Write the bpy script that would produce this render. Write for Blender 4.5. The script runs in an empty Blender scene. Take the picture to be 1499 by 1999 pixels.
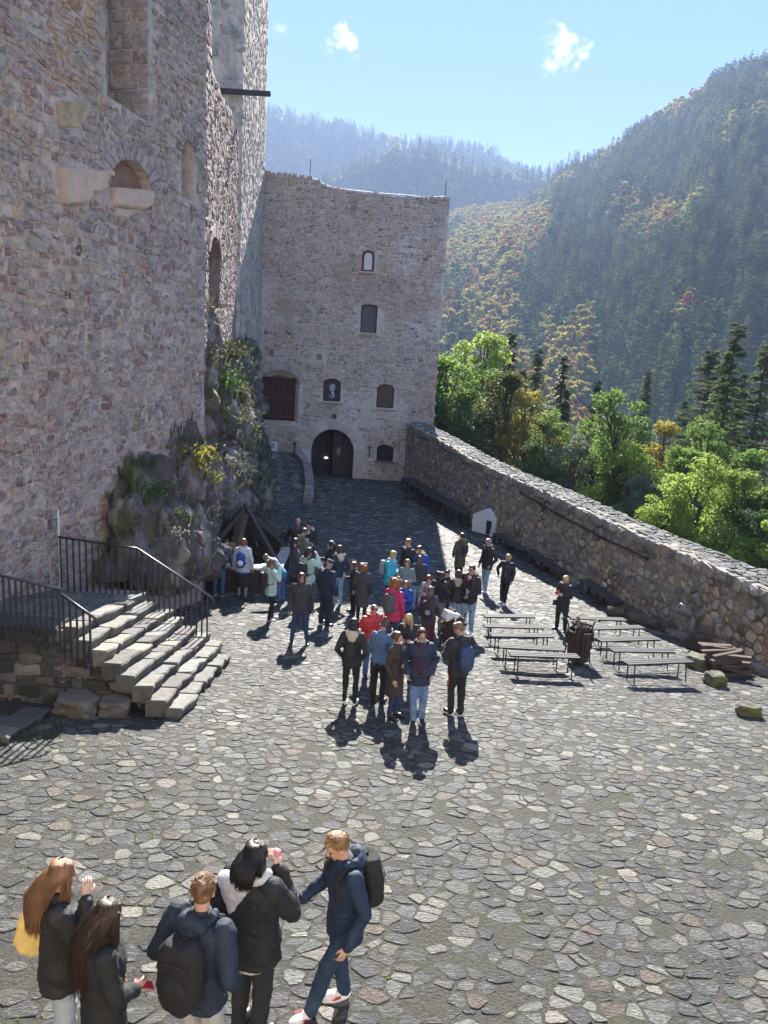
import bpy, bmesh, math, random
from mathutils import Vector, Matrix, noise
from math import radians as RAD, sin, cos, pi

# ------------------------------------------------------------------ camera, sky, sun, exposure
SC = bpy.context.scene
COL = SC.collection
PITCH, ROLL, FOC = RAD(13), RAD(3.5), 1500.0
cp, sp, cr, sr = cos(PITCH), sin(PITCH), cos(ROLL), sin(ROLL)
CR = Vector((cr, sr * sp, sr * cp)); CU = Vector((-sr, cr * sp, cr * cp)); CF = Vector((0, cp, -sp))
cam_d = bpy.data.cameras.new('camera')
cam = bpy.data.objects.new('camera', cam_d); COL.objects.link(cam)
cam_d.sensor_fit = 'VERTICAL'; cam_d.sensor_height = 24.0; cam_d.lens = 24.0 * FOC / 1999.0
cam_d.clip_start = 0.1; cam_d.clip_end = 20000
m = Matrix((CR, CU, -CF)).transposed().to_4x4()
cam.matrix_world = m
SC.camera = cam

HAZE = 0.00022
SUN_EL, SUN_AZ = 31.5, 0.6
SUN_STRENGTH, SKY_STRENGTH, EXPOSURE = 2.0, 0.15, 3.4
SKY_K = (.16, .33, .75)
w = bpy.data.worlds.new('World'); SC.world = w; w.use_nodes = True
nt = w.node_tree; nt.nodes.clear()
N = nt.nodes.new; L = nt.links.new
out = N('ShaderNodeOutputWorld'); bg = N('ShaderNodeBackground'); sky = N('ShaderNodeTexSky')
sky.sky_type = 'NISHITA'; sky.sun_disc = False
sky.sun_elevation = RAD(SUN_EL); sky.sun_rotation = RAD(SUN_AZ)
sky.altitude = 400; sky.air_density = 1.2; sky.dust_density = 0.1; sky.ozone_density = 1.2
bg.inputs[1].default_value = SKY_STRENGTH
def pix_dir(px, py):
    return (CF + CR * ((px - 749.5) / FOC) + CU * ((999.5 - py) / FOC)).normalized()
# small fair-weather clouds in the sky, each a patch of noise round its own direction
# soft shoulder on the whole sky, per channel: c / (1 + (c/K)^1.5)^(2/3)
sx = N('ShaderNodeSeparateXYZ'); L(sky.outputs[0], sx.inputs[0]); cx_ = N('ShaderNodeCombineXYZ')
def mth(op, a_, b_):
    n_ = N('ShaderNodeMath'); n_.operation = op
    for i_, q_ in enumerate((a_, b_)):
        if isinstance(q_, (int, float)): n_.inputs[i_].default_value = q_
        else: L(q_, n_.inputs[i_])
    return n_.outputs[0]
for i_ in range(3):
    c_ = sx.outputs[i_]; q_ = mth('POWER', mth('ADD', mth('POWER', mth('DIVIDE', c_, SKY_K[i_]), 1.5), 1.0), 1/1.5)
    L(mth('DIVIDE', c_, q_), cx_.inputs[i_])
tc = N('ShaderNodeTexCoord'); prev = cx_.outputs[0]
for (cx, cy, rad_, st) in ((1100, 100, 0.021, 1.0), (672, 77, 0.014, .85), (545, 58, .008, .3)):
    d = pix_dir(cx, cy)
    nz = N('ShaderNodeTexNoise'); nz.inputs['Scale'].default_value = 70; nz.inputs['Detail'].default_value = 6
    nz.inputs['Roughness'].default_value = .62
    L(tc.outputs['Generated'], nz.inputs['Vector'])
    dist = N('ShaderNodeVectorMath'); dist.operation = 'DISTANCE'; L(tc.outputs['Generated'], dist.inputs[0]); dist.inputs[1].default_value = d
    dv = N('ShaderNodeMath'); dv.operation = 'DIVIDE'; L(dist.outputs['Value'], dv.inputs[0]); dv.inputs[1].default_value = rad_
    a = N('ShaderNodeMath'); a.operation = 'MULTIPLY_ADD'; L(nz.outputs['Fac'], a.inputs[0]); a.inputs[1].default_value = 4.2; a.inputs[2].default_value = -1.1
    s = N('ShaderNodeMath'); s.operation = 'SUBTRACT'; L(a.outputs[0], s.inputs[0]); L(dv.outputs[0], s.inputs[1])
    mr = N('ShaderNodeMapRange'); mr.interpolation_type = 'SMOOTHSTEP'; L(s.outputs[0], mr.inputs[0])
    mr.inputs[1].default_value = -.25; mr.inputs[2].default_value = .9; mr.inputs[4].default_value = st
    mx = N('ShaderNodeMix'); mx.data_type = 'RGBA'; L(mr.outputs[0], mx.inputs[0]); L(prev, mx.inputs[6]); mx.inputs[7].default_value = (1.0, 1.0, 1.0, 1)
    prev = mx.outputs[2]
L(prev, bg.inputs[0]); L(bg.outputs[0], out.inputs[0])

sun_d = bpy.data.lights.new('sun', 'SUN'); sun_d.energy = SUN_STRENGTH; sun_d.angle = RAD(.5); sun_d.color = (1, .95, .87)
sun = bpy.data.objects.new('sun', sun_d); COL.objects.link(sun)
SUN_DIR = Vector((sin(RAD(SUN_AZ)) * cos(RAD(SUN_EL)), cos(RAD(SUN_AZ)) * cos(RAD(SUN_EL)), sin(RAD(SUN_EL))))
sun.rotation_euler = SUN_DIR.to_track_quat('Z', 'Y').to_euler(); sun.location = (0, 0, 60)
vs = SC.view_settings
vs.view_transform = 'Standard'; vs.look = 'None'; vs.exposure = EXPOSURE; vs.gamma = 1; vs.use_curve_mapping = False
SC.cycles.use_denoising = True
SC.cycles.max_bounces = 6; SC.cycles.diffuse_bounces = 4; SC.cycles.glossy_bounces = 2; SC.cycles.transmission_bounces = 3
SC.cycles.volume_bounces = 0; SC.cycles.transparent_max_bounces = 6

# ------------------------------------------------------------------ helpers
def tag(o, label=None, cat=None, group=None, kind=None):
    if label: o['label'] = label
    if cat: o['category'] = cat
    if group: o['group'] = group
    if kind: o['kind'] = kind
    return o
def empty(name, loc=(0, 0, 0), rz=0, parent=None):
    o = bpy.data.objects.new(name, None); COL.objects.link(o)
    o.location = loc; o.rotation_euler = (0, 0, rz); o.empty_display_size = .1
    if parent: o.parent = parent
    return o
def link_mesh(name, me, mat, parent=None, loc=None):
    o = bpy.data.objects.new(name, me); COL.objects.link(o)
    if mat is not None and not me.materials: me.materials.append(mat)
    if parent: o.parent = parent
    if loc is not None: o.location = loc
    return o
def ground_base(y):
    K = GK
    if y <= K[0][0]: return K[0][1]
    for i in range(len(K) - 1):
        if y <= K[i + 1][0]:
            n = len(K); x0, z0 = K[i]; x1, z1 = K[i + 1]
            mm = lambda j: 0 if j <= 0 or j >= n - 1 else (K[j + 1][1] - K[j - 1][1]) / (K[j + 1][0] - K[j - 1][0])
            h = x1 - x0; t = (y - x0) / h
            return (2*t**3-3*t*t+1)*z0+(t**3-2*t*t+t)*h*mm(i)+(-2*t**3+3*t*t)*z1+(t**3-t*t)*h*mm(i+1)
    return K[-1][1]
GK = [(-10,-5.1),(3,-5.32),(5.3,-5.5),(8,-5.78),(11.3,-6.2),(15,-6.85),(20,-7.65),(24,-8.1),(30,-8.42),(47,-8.8),(60,-9)]
GT = [ground_base(-10 + i * .05) for i in range(1401)]
def g(y):
    t = (y + 10) / .05; i = max(0, min(1399, int(t))); f = max(0, min(1, t - i))
    return GT[i] * (1 - f) + GT[i + 1] * f
def ray(px, py): return CF + CR * ((px - 749.5) / FOC) + CU * ((999.5 - py) / FOC)
def at(px, py, y):
    d = ray(px, py); return d * (y / d.y)
def ground_at(px, py, dz=0):
    d = ray(px, py); lo = 1.0; t = 1.0
    while (d * t).z > g(d.y * t) + dz and t < 300: t += .2
    lo, hi = t - .2, t
    for _ in range(24):
        mid = (lo + hi) / 2
        if (d * mid).z > g(d.y * mid) + dz: lo = mid
        else: hi = mid
    return d * lo
def project(p):
    w_ = CF.dot(p)
    if w_ < .05: return None
    return (749.5 + FOC * CR.dot(p) / w_, 999.5 - FOC * CU.dot(p) / w_, w_)

class MB:
    """collects shapes into one mesh"""
    def __init__(s): s.v = []; s.f = []; s.c = None
    def add(s, vs_, fs): 
        n = len(s.v); s.v += [tuple(v) for v in vs_]; s.f += [tuple(i + n for i in f) for f in fs]; return s
    def box(s, c, size, rot=None, taper=None):
        hx, hy, hz = size[0]/2, size[1]/2, size[2]/2
        pts = [Vector((x*hx, y*hy, z*hz)) for z in (-1, 1) for y in (-1, 1) for x in (-1, 1)]
        if taper:
            for p in pts[4:]: p.x *= taper; p.y *= taper
        if rot is not None: pts = [rot @ p for p in pts]
        c = Vector(c)
        return s.add([p + c for p in pts], [(0,2,3,1),(4,5,7,6),(0,1,5,4),(2,6,7,3),(0,4,6,2),(1,3,7,5)])
    def beam(s, p0, p1, w_, h, up=Vector((0,0,1)), w2=None, h2=None):
        p0, p1 = Vector(p0), Vector(p1); d = (p1 - p0).normalized()
        x = d.cross(up)
        if x.length < 1e-4: x = d.cross(Vector((0, 1, 0)))
        x.normalize(); y = x.cross(d).normalized(); w2 = w2 or w_; h2 = h2 or h
        v_ = [p0 + x*a*w_/2 + y*b*h/2 for a, b in ((-1,-1),(1,-1),(1,1),(-1,1))] + [p1 + x*a*w2/2 + y*b*h2/2 for a, b in ((-1,-1),(1,-1),(1,1),(-1,1))]
        return s.add(v_, [(3,2,1,0),(4,5,6,7),(0,1,5,4),(1,2,6,5),(2,3,7,6),(3,0,4,7)])
    def tube(s, pts, r, n=8, caps=True):
        pts = [Vector(p) for p in pts]
        rs = r if isinstance(r, (list, tuple)) else [r]*len(pts)
        base = len(s.v); ref = None; 
        for i, p in enumerate(pts):
            d = (pts[min(i+1, len(pts)-1)] - pts[max(i-1, 0)])
            d = d.normalized() if d.length > 1e-9 else Vector((0,0,1))
            if ref is None:
                ref = Vector((0,0,1)).cross(d)
                if ref.length < .05: ref = Vector((1,0,0)).cross(d)
            ref = (ref - d * ref.dot(d))
            if ref.length < 1e-5: ref = d.orthogonal()
            ref.normalize(); b = d.cross(ref)
            for k in range(n):
                a = 2*pi*k/n; s.v.append(tuple(p + (ref*cos(a) + b*sin(a))*rs[i]))
        for i in range(len(pts)-1):
            for k in range(n):
                k2 = (k+1) % n; a = base+i*n
                s.f.append((a+k, a+k2, a+n+k2, a+n+k))
        if caps:
            s.f.append(tuple(base+k for k in reversed(range(n)))); a = base+(len(pts)-1)*n; s.f.append(tuple(a+k for k in range(n)))
        return s
    def ball(s, c, r, n=12, m=8, rot=None):
        rr = (r, r, r) if not isinstance(r, (tuple, list)) else r; c = Vector(c); base = len(s.v)
        def put(p):
            p = Vector((p[0]*rr[0], p[1]*rr[1], p[2]*rr[2]))
            if rot is not None: p = rot @ p
            s.v.append(tuple(p + c))
        put((0,0,-1))
        for j in range(1, m):
            t = -pi/2 + pi*j/m
            for k in range(n):
                a = 2*pi*k/n; put((cos(t)*cos(a), cos(t)*sin(a), sin(t)))
        put((0,0,1)); top = len(s.v)-1
        for k in range(n):
            k2 = (k+1) % n
            s.f.append((base, base+1+k2, base+1+k)); b = base+1+(m-2)*n; s.f.append((top, b+k, b+k2))
            for j in range(m-2):
                a = base+1+j*n; s.f.append((a+k, a+k2, a+n+k2, a+n+k))
        return s
    def rings(s, rings, closed=True):
        """rings: list of point lists of equal length"""
        n = len(rings[0]); base = len(s.v)
        for r_ in rings: s.v += [tuple(p) for p in r_]
        for i in range(len(rings)-1):
            for k in range(n):
                k2 = (k+1) % n; a = base+i*n
                s.f.append((a+k, a+k2, a+n+k2, a+n+k))
        if closed:
            s.f.append(tuple(base+k for k in reversed(range(n)))); a = base+(len(rings)-1)*n; s.f.append(tuple(a+k for k in range(n)))
        return s
    def prism(s, prof, mapf, n0, n1):
        """extrude a (u,v) outline between depths n0 and n1 along mapf(u,v,n)"""
        return s.rings([[mapf(u, v, n0) for u, v in prof], [mapf(u, v, n1) for u, v in prof]])
    def mesh(s, name, smooth=False, fix=True):
        me = bpy.data.meshes.new(name); me.from_pydata(s.v, [], s.f)
        if fix:
            bm = bmesh.new(); bm.from_mesh(me); bmesh.ops.recalc_face_normals(bm, faces=bm.faces); bm.to_mesh(me); bm.free()
        if smooth: me.shade_smooth()
        if s.c: set_col(me, s.c)
        me.update(); return me
    def build(s, name, mat, parent=None, smooth=False, loc=None, fix=True):
        return link_mesh(name, s.mesh(name, smooth, fix), mat, parent, loc)
def set_col(me, cols):
    a = me.color_attributes.new('Col', 'FLOAT_COLOR', 'POINT')
    flat = []
    for c in cols: flat += [c[0], c[1], c[2], 1.0]
    a.data.foreach_set('color', flat)
def evaluate_all(objs):
    """bake modifiers of the given objects into their meshes"""
    dg = bpy.context.evaluated_depsgraph_get(); dg.update()
    new = [bpy.data.meshes.new_from_object(o.evaluated_get(dg)) for o in objs]
    for o, me in zip(objs, new):
        old = o.data; o.modifiers.clear(); me.name = old.name; o.data = me
        if old.users == 0: bpy.data.meshes.remove(old)

# ------------------------------------------------------------------ materials
MATS = {}
def material(name, color=(.5,.5,.5), rough=.8, attr=False, var=.25, scale=6.0, bump=.3, bscale=18.0, bdist=.02, metal=0.0,
             col2=None, c2scale=1.0, c2lo=.45, c2hi=.6, spec=.5, stretch=None, transl=0.0, detail=6, col3=None, c3scale=.6, c3lo=.5, c3hi=.62, sheen=0.0):
    if name in MATS: return MATS[name]
    mt = bpy.data.materials.new(name); mt.use_nodes = True; MATS[name] = mt
    nt = mt.node_tree; N = nt.nodes.new; L = nt.links.new
    b = nt.nodes['Principled BSDF']; b.inputs['Roughness'].default_value = rough; b.inputs['Metallic'].default_value = metal
    b.inputs['Specular IOR Level'].default_value = spec
    if sheen: b.inputs['Sheen Weight'].default_value = sheen
    geo = N('ShaderNodeNewGeometry'); vec = geo.outputs['Position']
    if attr != 'world' :
        tc = N('ShaderNodeTexCoord'); vec = tc.outputs['Object'] if attr != True else geo.outputs['Position']
    if stretch:
        mp = N('ShaderNodeMapping'); mp.inputs['Scale'].default_value = stretch; L(vec, mp.inputs[0]); vec = mp.outputs[0]
    if attr is True:
        at_ = N('ShaderNodeAttribute'); at_.attribute_name = 'Col'; col = at_.outputs['Color']
    else:
        rgb = N('ShaderNodeRGB'); rgb.outputs[0].default_value = (*color, 1); col = rgb.outputs[0]
    def noise_(sc, det=detail, ro=.6):
        n = N('ShaderNodeTexNoise'); n.inputs['Scale'].default_value = sc; n.inputs['Detail'].default_value = det; n.inputs['Roughness'].default_value = ro
        L(vec, n.inputs['Vector']); return n
    for c2, cs, lo, hi in ((col2, c2scale, c2lo, c2hi), (col3, c3scale, c3lo, c3hi)):
        if c2:
            n2 = noise_(cs, 5, .65); mr = N('ShaderNodeMapRange'); mr.inputs[1].default_value = lo; mr.inputs[2].default_value = hi; L(n2.outputs['Fac'], mr.inputs[0])
            mx = N('ShaderNodeMix'); mx.data_type = 'RGBA'; L(mr.outputs[0], mx.inputs[0]); L(col, mx.inputs[6]); mx.inputs[7].default_value = (*c2, 1); col = mx.outputs[2]
    if var:
        n1 = noise_(scale); mr = N('ShaderNodeMapRange'); mr.inputs[1].default_value = .25; mr.inputs[2].default_value = .75
        mr.inputs[3].default_value = 1 - var; mr.inputs[4].default_value = 1 + var; L(n1.outputs['Fac'], mr.inputs[0])
        mx = N('ShaderNodeVectorMath'); mx.operation = 'SCALE'; L(col, mx.inputs[0]); L(mr.outputs[0], mx.inputs['Scale']); col = mx.outputs[0]
    L(col, b.inputs['Base Color'])
    if bump:
        n3 = noise_(bscale, 8, .68); bp = N('ShaderNodeBump'); bp.inputs['Strength'].default_value = bump; bp.inputs['Distance'].default_value = bdist
        L(n3.outputs['Fac'], bp.inputs['Height']); L(bp.outputs[0], b.inputs['Normal'])
    if transl:
        o = nt.nodes['Material Output']; tr = N('ShaderNodeBsdfTranslucent'); L(col, tr.inputs[0]); ms = N('ShaderNodeMixShader'); ms.inputs[0].default_value = transl
        L(b.outputs[0], ms.inputs[1]); L(tr.outputs[0], ms.inputs[2]); L(ms.outputs[0], o.inputs[0])
    return mt
M_COB = material('cobble_stone', attr=True, rough=.55, spec=.4, var=.62, scale=26, bump=1.0, bscale=20, bdist=.09, stretch=(1, 2.0, 1), detail=9, col2=(.22,.22,.205), c2scale=9, c2lo=.54, c2hi=.7, col3=(.05,.05,.052), c3scale=14, c3lo=.6, c3hi=.75)
M_WST = material('wall_stone', attr=True, rough=.92, var=.38, scale=8, bump=1.0, bscale=11, bdist=.07)
M_WST_P = material('palace_stone', attr=True, rough=.93, var=.4, scale=9, bump=1.0, bscale=11, bdist=.07, col2=(.44,.385,.345), c2scale=2.3, c2lo=.5, c2hi=.66, col3=(.43,.36,.31), c3scale=9, c3lo=.52, c3hi=.66)
M_WST_T = material('gate_tower_stone', attr=True, rough=.93, var=.4, scale=9, bump=1.0, bscale=11, bdist=.06, col2=(.56,.48,.40), c2scale=1.6, c2lo=.5, c2hi=.66, col3=(.5,.43,.37), c3scale=9, c3lo=.54, c3hi=.68)
M_EARTH = material('joint_earth', (.062,.059,.05), attr='world', spec=.3, rough=.8, var=.45, scale=24, bump=1.0, bscale=30, bdist=.05, col2=(.055,.06,.035), c2scale=.8, c2lo=.52, c2hi=.7)
M_MORT_L = material('palace_mortar', (.49,.42,.37), attr='world', rough=.95, var=.35, scale=5, bump=.9, bscale=9, bdist=.06, col2=(.24,.21,.2), c2scale=.5, c2lo=.5, c2hi=.7, col3=(.44,.35,.25), c3scale=.25, c3lo=.55, c3hi=.68)
M_MORT_D = material('dark_mortar', (.27,.22,.20), attr='world', rough=.95, var=.35, scale=5, bump=1.0, bscale=9, bdist=.06)
M_MORT_T = material('gate_tower_mortar', (.60,.53,.46), attr='world', rough=.95, var=.3, scale=4, bump=.8, bscale=9, bdist=.05, col2=(.46,.35,.26), c2scale=.22, c2lo=.52, c2hi=.6)
M_MORT_P = material('parapet_mortar', (.29,.245,.20), attr='world', rough=.95, var=.4, scale=4, bump=1.0, bscale=10, bdist=.06, col2=(.10,.095,.09), c2scale=.7, c2lo=.5, c2hi=.62)
M_PLASTER = material('pale_weathered_plaster', (.66,.54,.42), attr='world', rough=.95, var=.35, scale=2.5, bump=1.0, bscale=3.0, bdist=.15, col2=(.25,.22,.2), c2scale=.6, c2lo=.5, c2hi=.65)
M_CUT = material('cut_sandstone', (.50,.40,.32), rough=.9, var=.18, scale=5, bump=.35, bscale=25, bdist=.01)
M_ASHLAR = material('gate_ashlar', (.55,.48,.42), attr='world', rough=.85, var=.15, scale=3, bump=.3, bscale=20, bdist=.01)
M_WOOD_D = material('dark_wood', (.045,.036,.033), rough=.7, var=.4, scale=4, bump=.5, bscale=10, bdist=.01, stretch=(6,6,1))
M_WOOD_R = material('red_brown_wood', (.10,.035,.03), rough=.6, var=.35, scale=4, bump=.4, bscale=10, bdist=.01, stretch=(6,6,1))
M_WOOD_G = material('weathered_bench_wood', (.034,.035,.04), spec=.2, rough=.7, var=.35, scale=5, bump=.4, bscale=14, bdist=.004, stretch=(.6,8,8))
M_IRON = material('black_iron', (.03,.03,.033), rough=.5, var=.2, bump=.2, metal=.4)
M_RAIL = material('painted_rail_metal', (.055,.056,.065), rough=.38, var=.25, scale=8, bump=.15, metal=.5)
M_RUST = material('rusty_iron', (.06,.034,.027), rough=.7, var=.45, scale=6, bump=.5, bscale=20, bdist=.01, metal=.2)
M_TARP = material('white_tarpaulin', (.72,.74,.78), rough=.35, var=.06, bump=.5, bscale=3, bdist=.05)
M_WHITE = material('white_enamel', (.75,.75,.74), rough=.4, var=.05, bump=0)
M_GLASS = material('window_glass', (.035,.037,.042), rough=.25, var=0, bump=0, spec=.4)
M_PALEGL = material('pale_reflecting_glass', (.5,.52,.55), rough=.15, var=.1, bump=0)
M_BARK = material('bark', (.09,.075,.06), rough=.95, var=.4, bump=.8, bscale=12, bdist=.03)
M_CUTWOOD = material('split_firewood', (.07,.048,.038), rough=.9, var=.35, scale=5, bump=.6, bscale=16, bdist=.01)
M_ROCK = material('dark_limestone_rock', (.115,.10,.097), attr='world', rough=.9, var=.55, scale=2.2, bump=1.0, bscale=3.5, bdist=.25, stretch=(1.6,1.0,.6), col2=(.34,.32,.30), c2scale=.8, c2lo=.5, c2hi=.64, col3=(.11,.12,.045), c3scale=.5, c3lo=.54, c3hi=.64)
M_BLOCK = material('step_stone', attr=True, rough=.8, var=.35, scale=7, bump=.9, bscale=10, bdist=.04)
# ------------------------------------------------------------------ stone masonry as geometry
def cells(u0, u1, v0, v1, su, sv, rng, jit=.36, wv=.16):
    nu = int((u1-u0)/su)+2; nv = int((v1-v0)/sv)+2
    S = {}
    for j in range(-2, nv+3):
        off = (.5 if j % 2 else 0) + rng.uniform(-.12, .12)
        for i in range(-2, nu+3):
            S[i, j] = (i+off+rng.uniform(-jit, jit), j+rng.uniform(-jit, jit), rng.uniform(-wv, wv))
    out_ = []
    nb = [(a, b) for a in (-2,-1,0,1,2) for b in (-2,-1,0,1,2) if (a or b)]
    nb.sort(key=lambda t: t[0]**2+t[1]**2)
    for j in range(0, nv):
        for i in range(0, nu):
            sx, sy, sw = S[i, j]
            P = [(sx-1.3, sy-1.3), (sx+1.3, sy-1.3), (sx+1.3, sy+1.3), (sx-1.3, sy+1.3)]
            for a, b in nb:
                nx, ny, nw = S[i+a, j+b]
                dx, dy = 2*(nx-sx), 2*(ny-sy); k = nx*nx+ny*ny-sx*sx-sy*sy-nw+sw
                D = [dx*p[0]+dy*p[1]-k for p in P]
                if max(D) <= 0: continue
                Q = []
                n = len(P)
                for q in range(n):
                    d0, d1 = D[q], D[(q+1) % n]; p0, p1 = P[q], P[(q+1) % n]
                    if d0 <= 0: Q.append(p0)
                    if (d0 < 0 < d1) or (d1 < 0 < d0):
                        t = d0/(d0-d1); Q.append((p0[0]+(p1[0]-p0[0])*t, p0[1]+(p1[1]-p0[1])*t))
                P = Q
                if len(P) < 3: break
            if len(P) >= 3: out_.append([(u0+p[0]*su, v0+p[1]*sv) for p in P])
    return out_
def courses(u0, u1, v0, v1, hs, ws, rng, jit=.022, warp=.12):
    """rough courses of rubble: wavy rows of unequal, slightly crooked four to six sided stones"""
    out_ = []; v = v0; k = rng.uniform(0, 99)
    wv = lambda u, v: warp*noise.noise(Vector((u*.45+k, v*.5, 3)))+warp*.35*noise.noise(Vector((u*1.7+k, v*1.1, 8)))
    while v < v1:
        h = rng.uniform(*hs); u = u0+rng.uniform(-.3, 0)
        while u < u1:
            w_ = rng.uniform(*ws)*(.8+.4*h/hs[1])
            parts = [(0, 1)]
            if rng.random() < .26 and h > hs[0]*1.25: s_ = rng.uniform(.35, .65); parts = [(0, s_), (s_, 1)]
            for a, b_ in parts:
                J = lambda: rng.uniform(-jit, jit)
                q = [(u+J(), v+h*a+J()), (u+w_*rng.uniform(.35,.65), v+h*a+J()*1.3), (u+w_+J(), v+h*a+J()), (u+w_+J(), v+h*b_+J()), (u+w_*rng.uniform(.35,.65), v+h*b_+J()*1.6), (u+J(), v+h*b_+J())]
                out_.append([(p[0], p[1]+wv(*p)) for p in q])
            u += w_
        v += h
    return out_
def centroid(P):
    return (sum(p[0] for p in P)/len(P), sum(p[1] for p in P)/len(P))
def area(P):
    return abs(sum(P[i][0]*P[(i+1) % len(P)][1]-P[(i+1) % len(P)][0]*P[i][1] for i in range(len(P))))/2
def shrink(P, gap, rnd=True, rng=random):
    c = centroid(P)
    Q = []
    # drop tiny edges
    n = len(P); R_ = []
    for i in range(n):
        a, b = P[i], P[(i+1) % n]
        if math.hypot(a[0]-b[0], a[1]-b[1]) > gap*1.2: R_.append(a)
    if len(R_) >= 3: P = R_
    for p in P:
        dx, dy = p[0]-c[0], p[1]-c[1]; l = math.hypot(dx, dy) or 1
        k = max(.25, 1-gap*rng.uniform(.8, 1.5)/l); Q.append((c[0]+dx*k, c[1]+dy*k))
    if rnd:
        n = len(Q); R_ = []
        for i in range(n):
            a, b = Q[i], Q[(i+1) % n]; t = rng.uniform(.06, .2)
            R_.append((a[0]+(b[0]-a[0])*t, a[1]+(b[1]-a[1])*t)); t = 1-rng.uniform(.06, .2)
            R_.append((a[0]+(b[0]-a[0])*t, a[1]+(b[1]-a[1])*t))
        Q = [(p[0]+rng.uniform(-1,1)*gap*.45, p[1]+rng.uniform(-1,1)*gap*.45) for p in R_]
    return Q
class StoneSet:
    def __init__(s, parent, mat, name='stone'):
        s.items = []; s.parent = parent; s.mat = mat; s.name = name
    def stone(s, P, mapf, h, color, rng, depth=.05, dome=.25, tilt=.15, flare=.94):
        """P outline in (u,v); h = how far it stands proud"""
        c = centroid(P); n = len(P); V = []
        tu, tv = rng.uniform(-tilt, tilt), rng.uniform(-tilt, tilt)
        for p in P: V.append(mapf(p[0], p[1], -depth))
        for p in P:
            q = (c[0]+(p[0]-c[0])*flare, c[1]+(p[1]-c[1])*flare)
            V.append(mapf(q[0], q[1], h*(1-dome)+tu*(p[0]-c[0])+tv*(p[1]-c[1])+rng.uniform(-.12, .12)*h))
        V.append(mapf(c[0]+rng.uniform(-.1, .1)*math.sqrt(area(P)), c[1]+rng.uniform(-.1, .1)*math.sqrt(area(P)), h*(1+rng.uniform(-.1, .3))))
        F = [(i, (i+1) % n, n+(i+1) % n, n+i) for i in range(n)] + [(n+i, n+(i+1) % n, 2*n) for i in range(n)]
        p0 = V[2*n]; pr = project(p0); px = 0
        if pr and -20 < pr[0] < 1520 and -20 < pr[1] < 2020:
            q = [project(v) for v in V[n:2*n]]
            if all(q): px = area([(a[0], a[1]) for a in q])
        s.items.append((px, V, F, color))
    def finish(s, top=300, minpx=45):
        s.items.sort(key=lambda t: -t[0])
        k = 0
        for px, V, F, color in s.items:
            if k >= top or px < minpx: break
            c = sum(V, Vector())/len(V)
            me = bpy.data.meshes.new(s.name); me.from_pydata([tuple(v-c) for v in V], [], F)
            set_col(me, [color]*len(V)); me.materials.append(s.mat)
            o = bpy.data.objects.new(s.name, me); COL.objects.link(o); o.location = c; o.parent = s.parent; k += 1
        rest = s.items[k:]
        if rest:
            Vv = []; Ff = []; Cc = []
            for px, V, F, color in rest:
                n = len(Vv); Vv += [tuple(v) for v in V]; Ff += [tuple(i+n for i in f) for f in F]; Cc += [color]*len(V)
            me = bpy.data.meshes.new(s.name); me.from_pydata(Vv, [], Ff); set_col(me, Cc); me.materials.append(s.mat)
            o = bpy.data.objects.new('small_'+s.name+'work', me); COL.objects.link(o); o.parent = s.parent; o['kind'] = 'stuff'
STONE_GAIN = {}; STONE_WARM = {}
def pick(rng, pal):
    t = rng.random()*sum(p[0] for p in pal)
    for p in pal:
        t -= p[0]
        if t <= 0: break
    k = rng.uniform(.78, 1.22)*STONE_GAIN.get(id(pal), 1.0); c = p[1]
    wt = STONE_WARM.get(id(pal), (1, 1, 1)); return tuple(max(.01, ci*k*rng.uniform(.96, 1.04)*wi) for ci, wi in zip(c, wt))
def arch(cu, v0, w_, h, rise, n=10):
    """outline of an opening with an arched head: rise = height of the curved part"""
    pts = [(cu-w_/2, v0), (cu+w_/2, v0)]
    for i in range(n+1):
        a = pi*i/n; pts.append((cu+cos(a)*w_/2, v0+h-rise+sin(a)*rise))
    return pts
def in_poly(p, P):
    r_ = False; n = len(P)
    for i in range(n):
        a, b = P[i], P[(i+1) % n]
        if (a[1] > p[1]) != (b[1] > p[1]) and p[0] < (b[0]-a[0])*(p[1]-a[1])/(b[1]-a[1])+a[0]: r_ = not r_
    return r_
def grow(P, k):
    c = centroid(P); R_ = []
    for p in P:
        dx, dy = p[0]-c[0], p[1]-c[1]; l = math.hypot(dx, dy) or 1; R_.append((p[0]+dx/l*k, p[1]+dy/l*k))
    return R_
def plane_map(O, U, Nn):
    O, U, Nn = Vector(O), Vector(U).normalized(), Vector(Nn).normalized(); Z = Vector((0,0,1))
    return lambda u, v, n: O + U*u + Z*v + Nn*n
def cut_openings(o, cutters):
    """subtract closed prisms from a wall"""
    tmp = []
    for cme in cutters:
        c = bpy.data.objects.new('cutter', cme); COL.objects.link(c); tmp.append(c)
        md = o.modifiers.new('cut', 'BOOLEAN'); md.operation = 'DIFFERENCE'; md.solver = 'EXACT'; md.object = c
    evaluate_all([o])
    for c in tmp: me = c.data; bpy.data.objects.remove(c); bpy.data.meshes.remove(me)
def voussoirs(S, mapf, cu, v0, w_, h, rise, thick, n, color_f, rng, proud=.03, depth=.06, gap=.012, full=True):
    """stones set round the head of an opening"""
    for i in range(n):
        a0, a1 = pi*i/n+gap/w_*2, pi*(i+1)/n-gap/w_*2
        P = []
        t = thick*rng.uniform(.85, 1.15)
        for a in (a0, (a0+a1)/2, a1): P.append((cu+cos(a)*w_/2, v0+h-rise+sin(a)*rise))
        for a in (a1, a0): P.append((cu+cos(a)*(w_/2+t), v0+h-rise+sin(a)*(rise+t)))
        S.stone(P, mapf, proud, color_f(), rng, depth=depth, dome=.1, tilt=.03, flare=.98)
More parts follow.
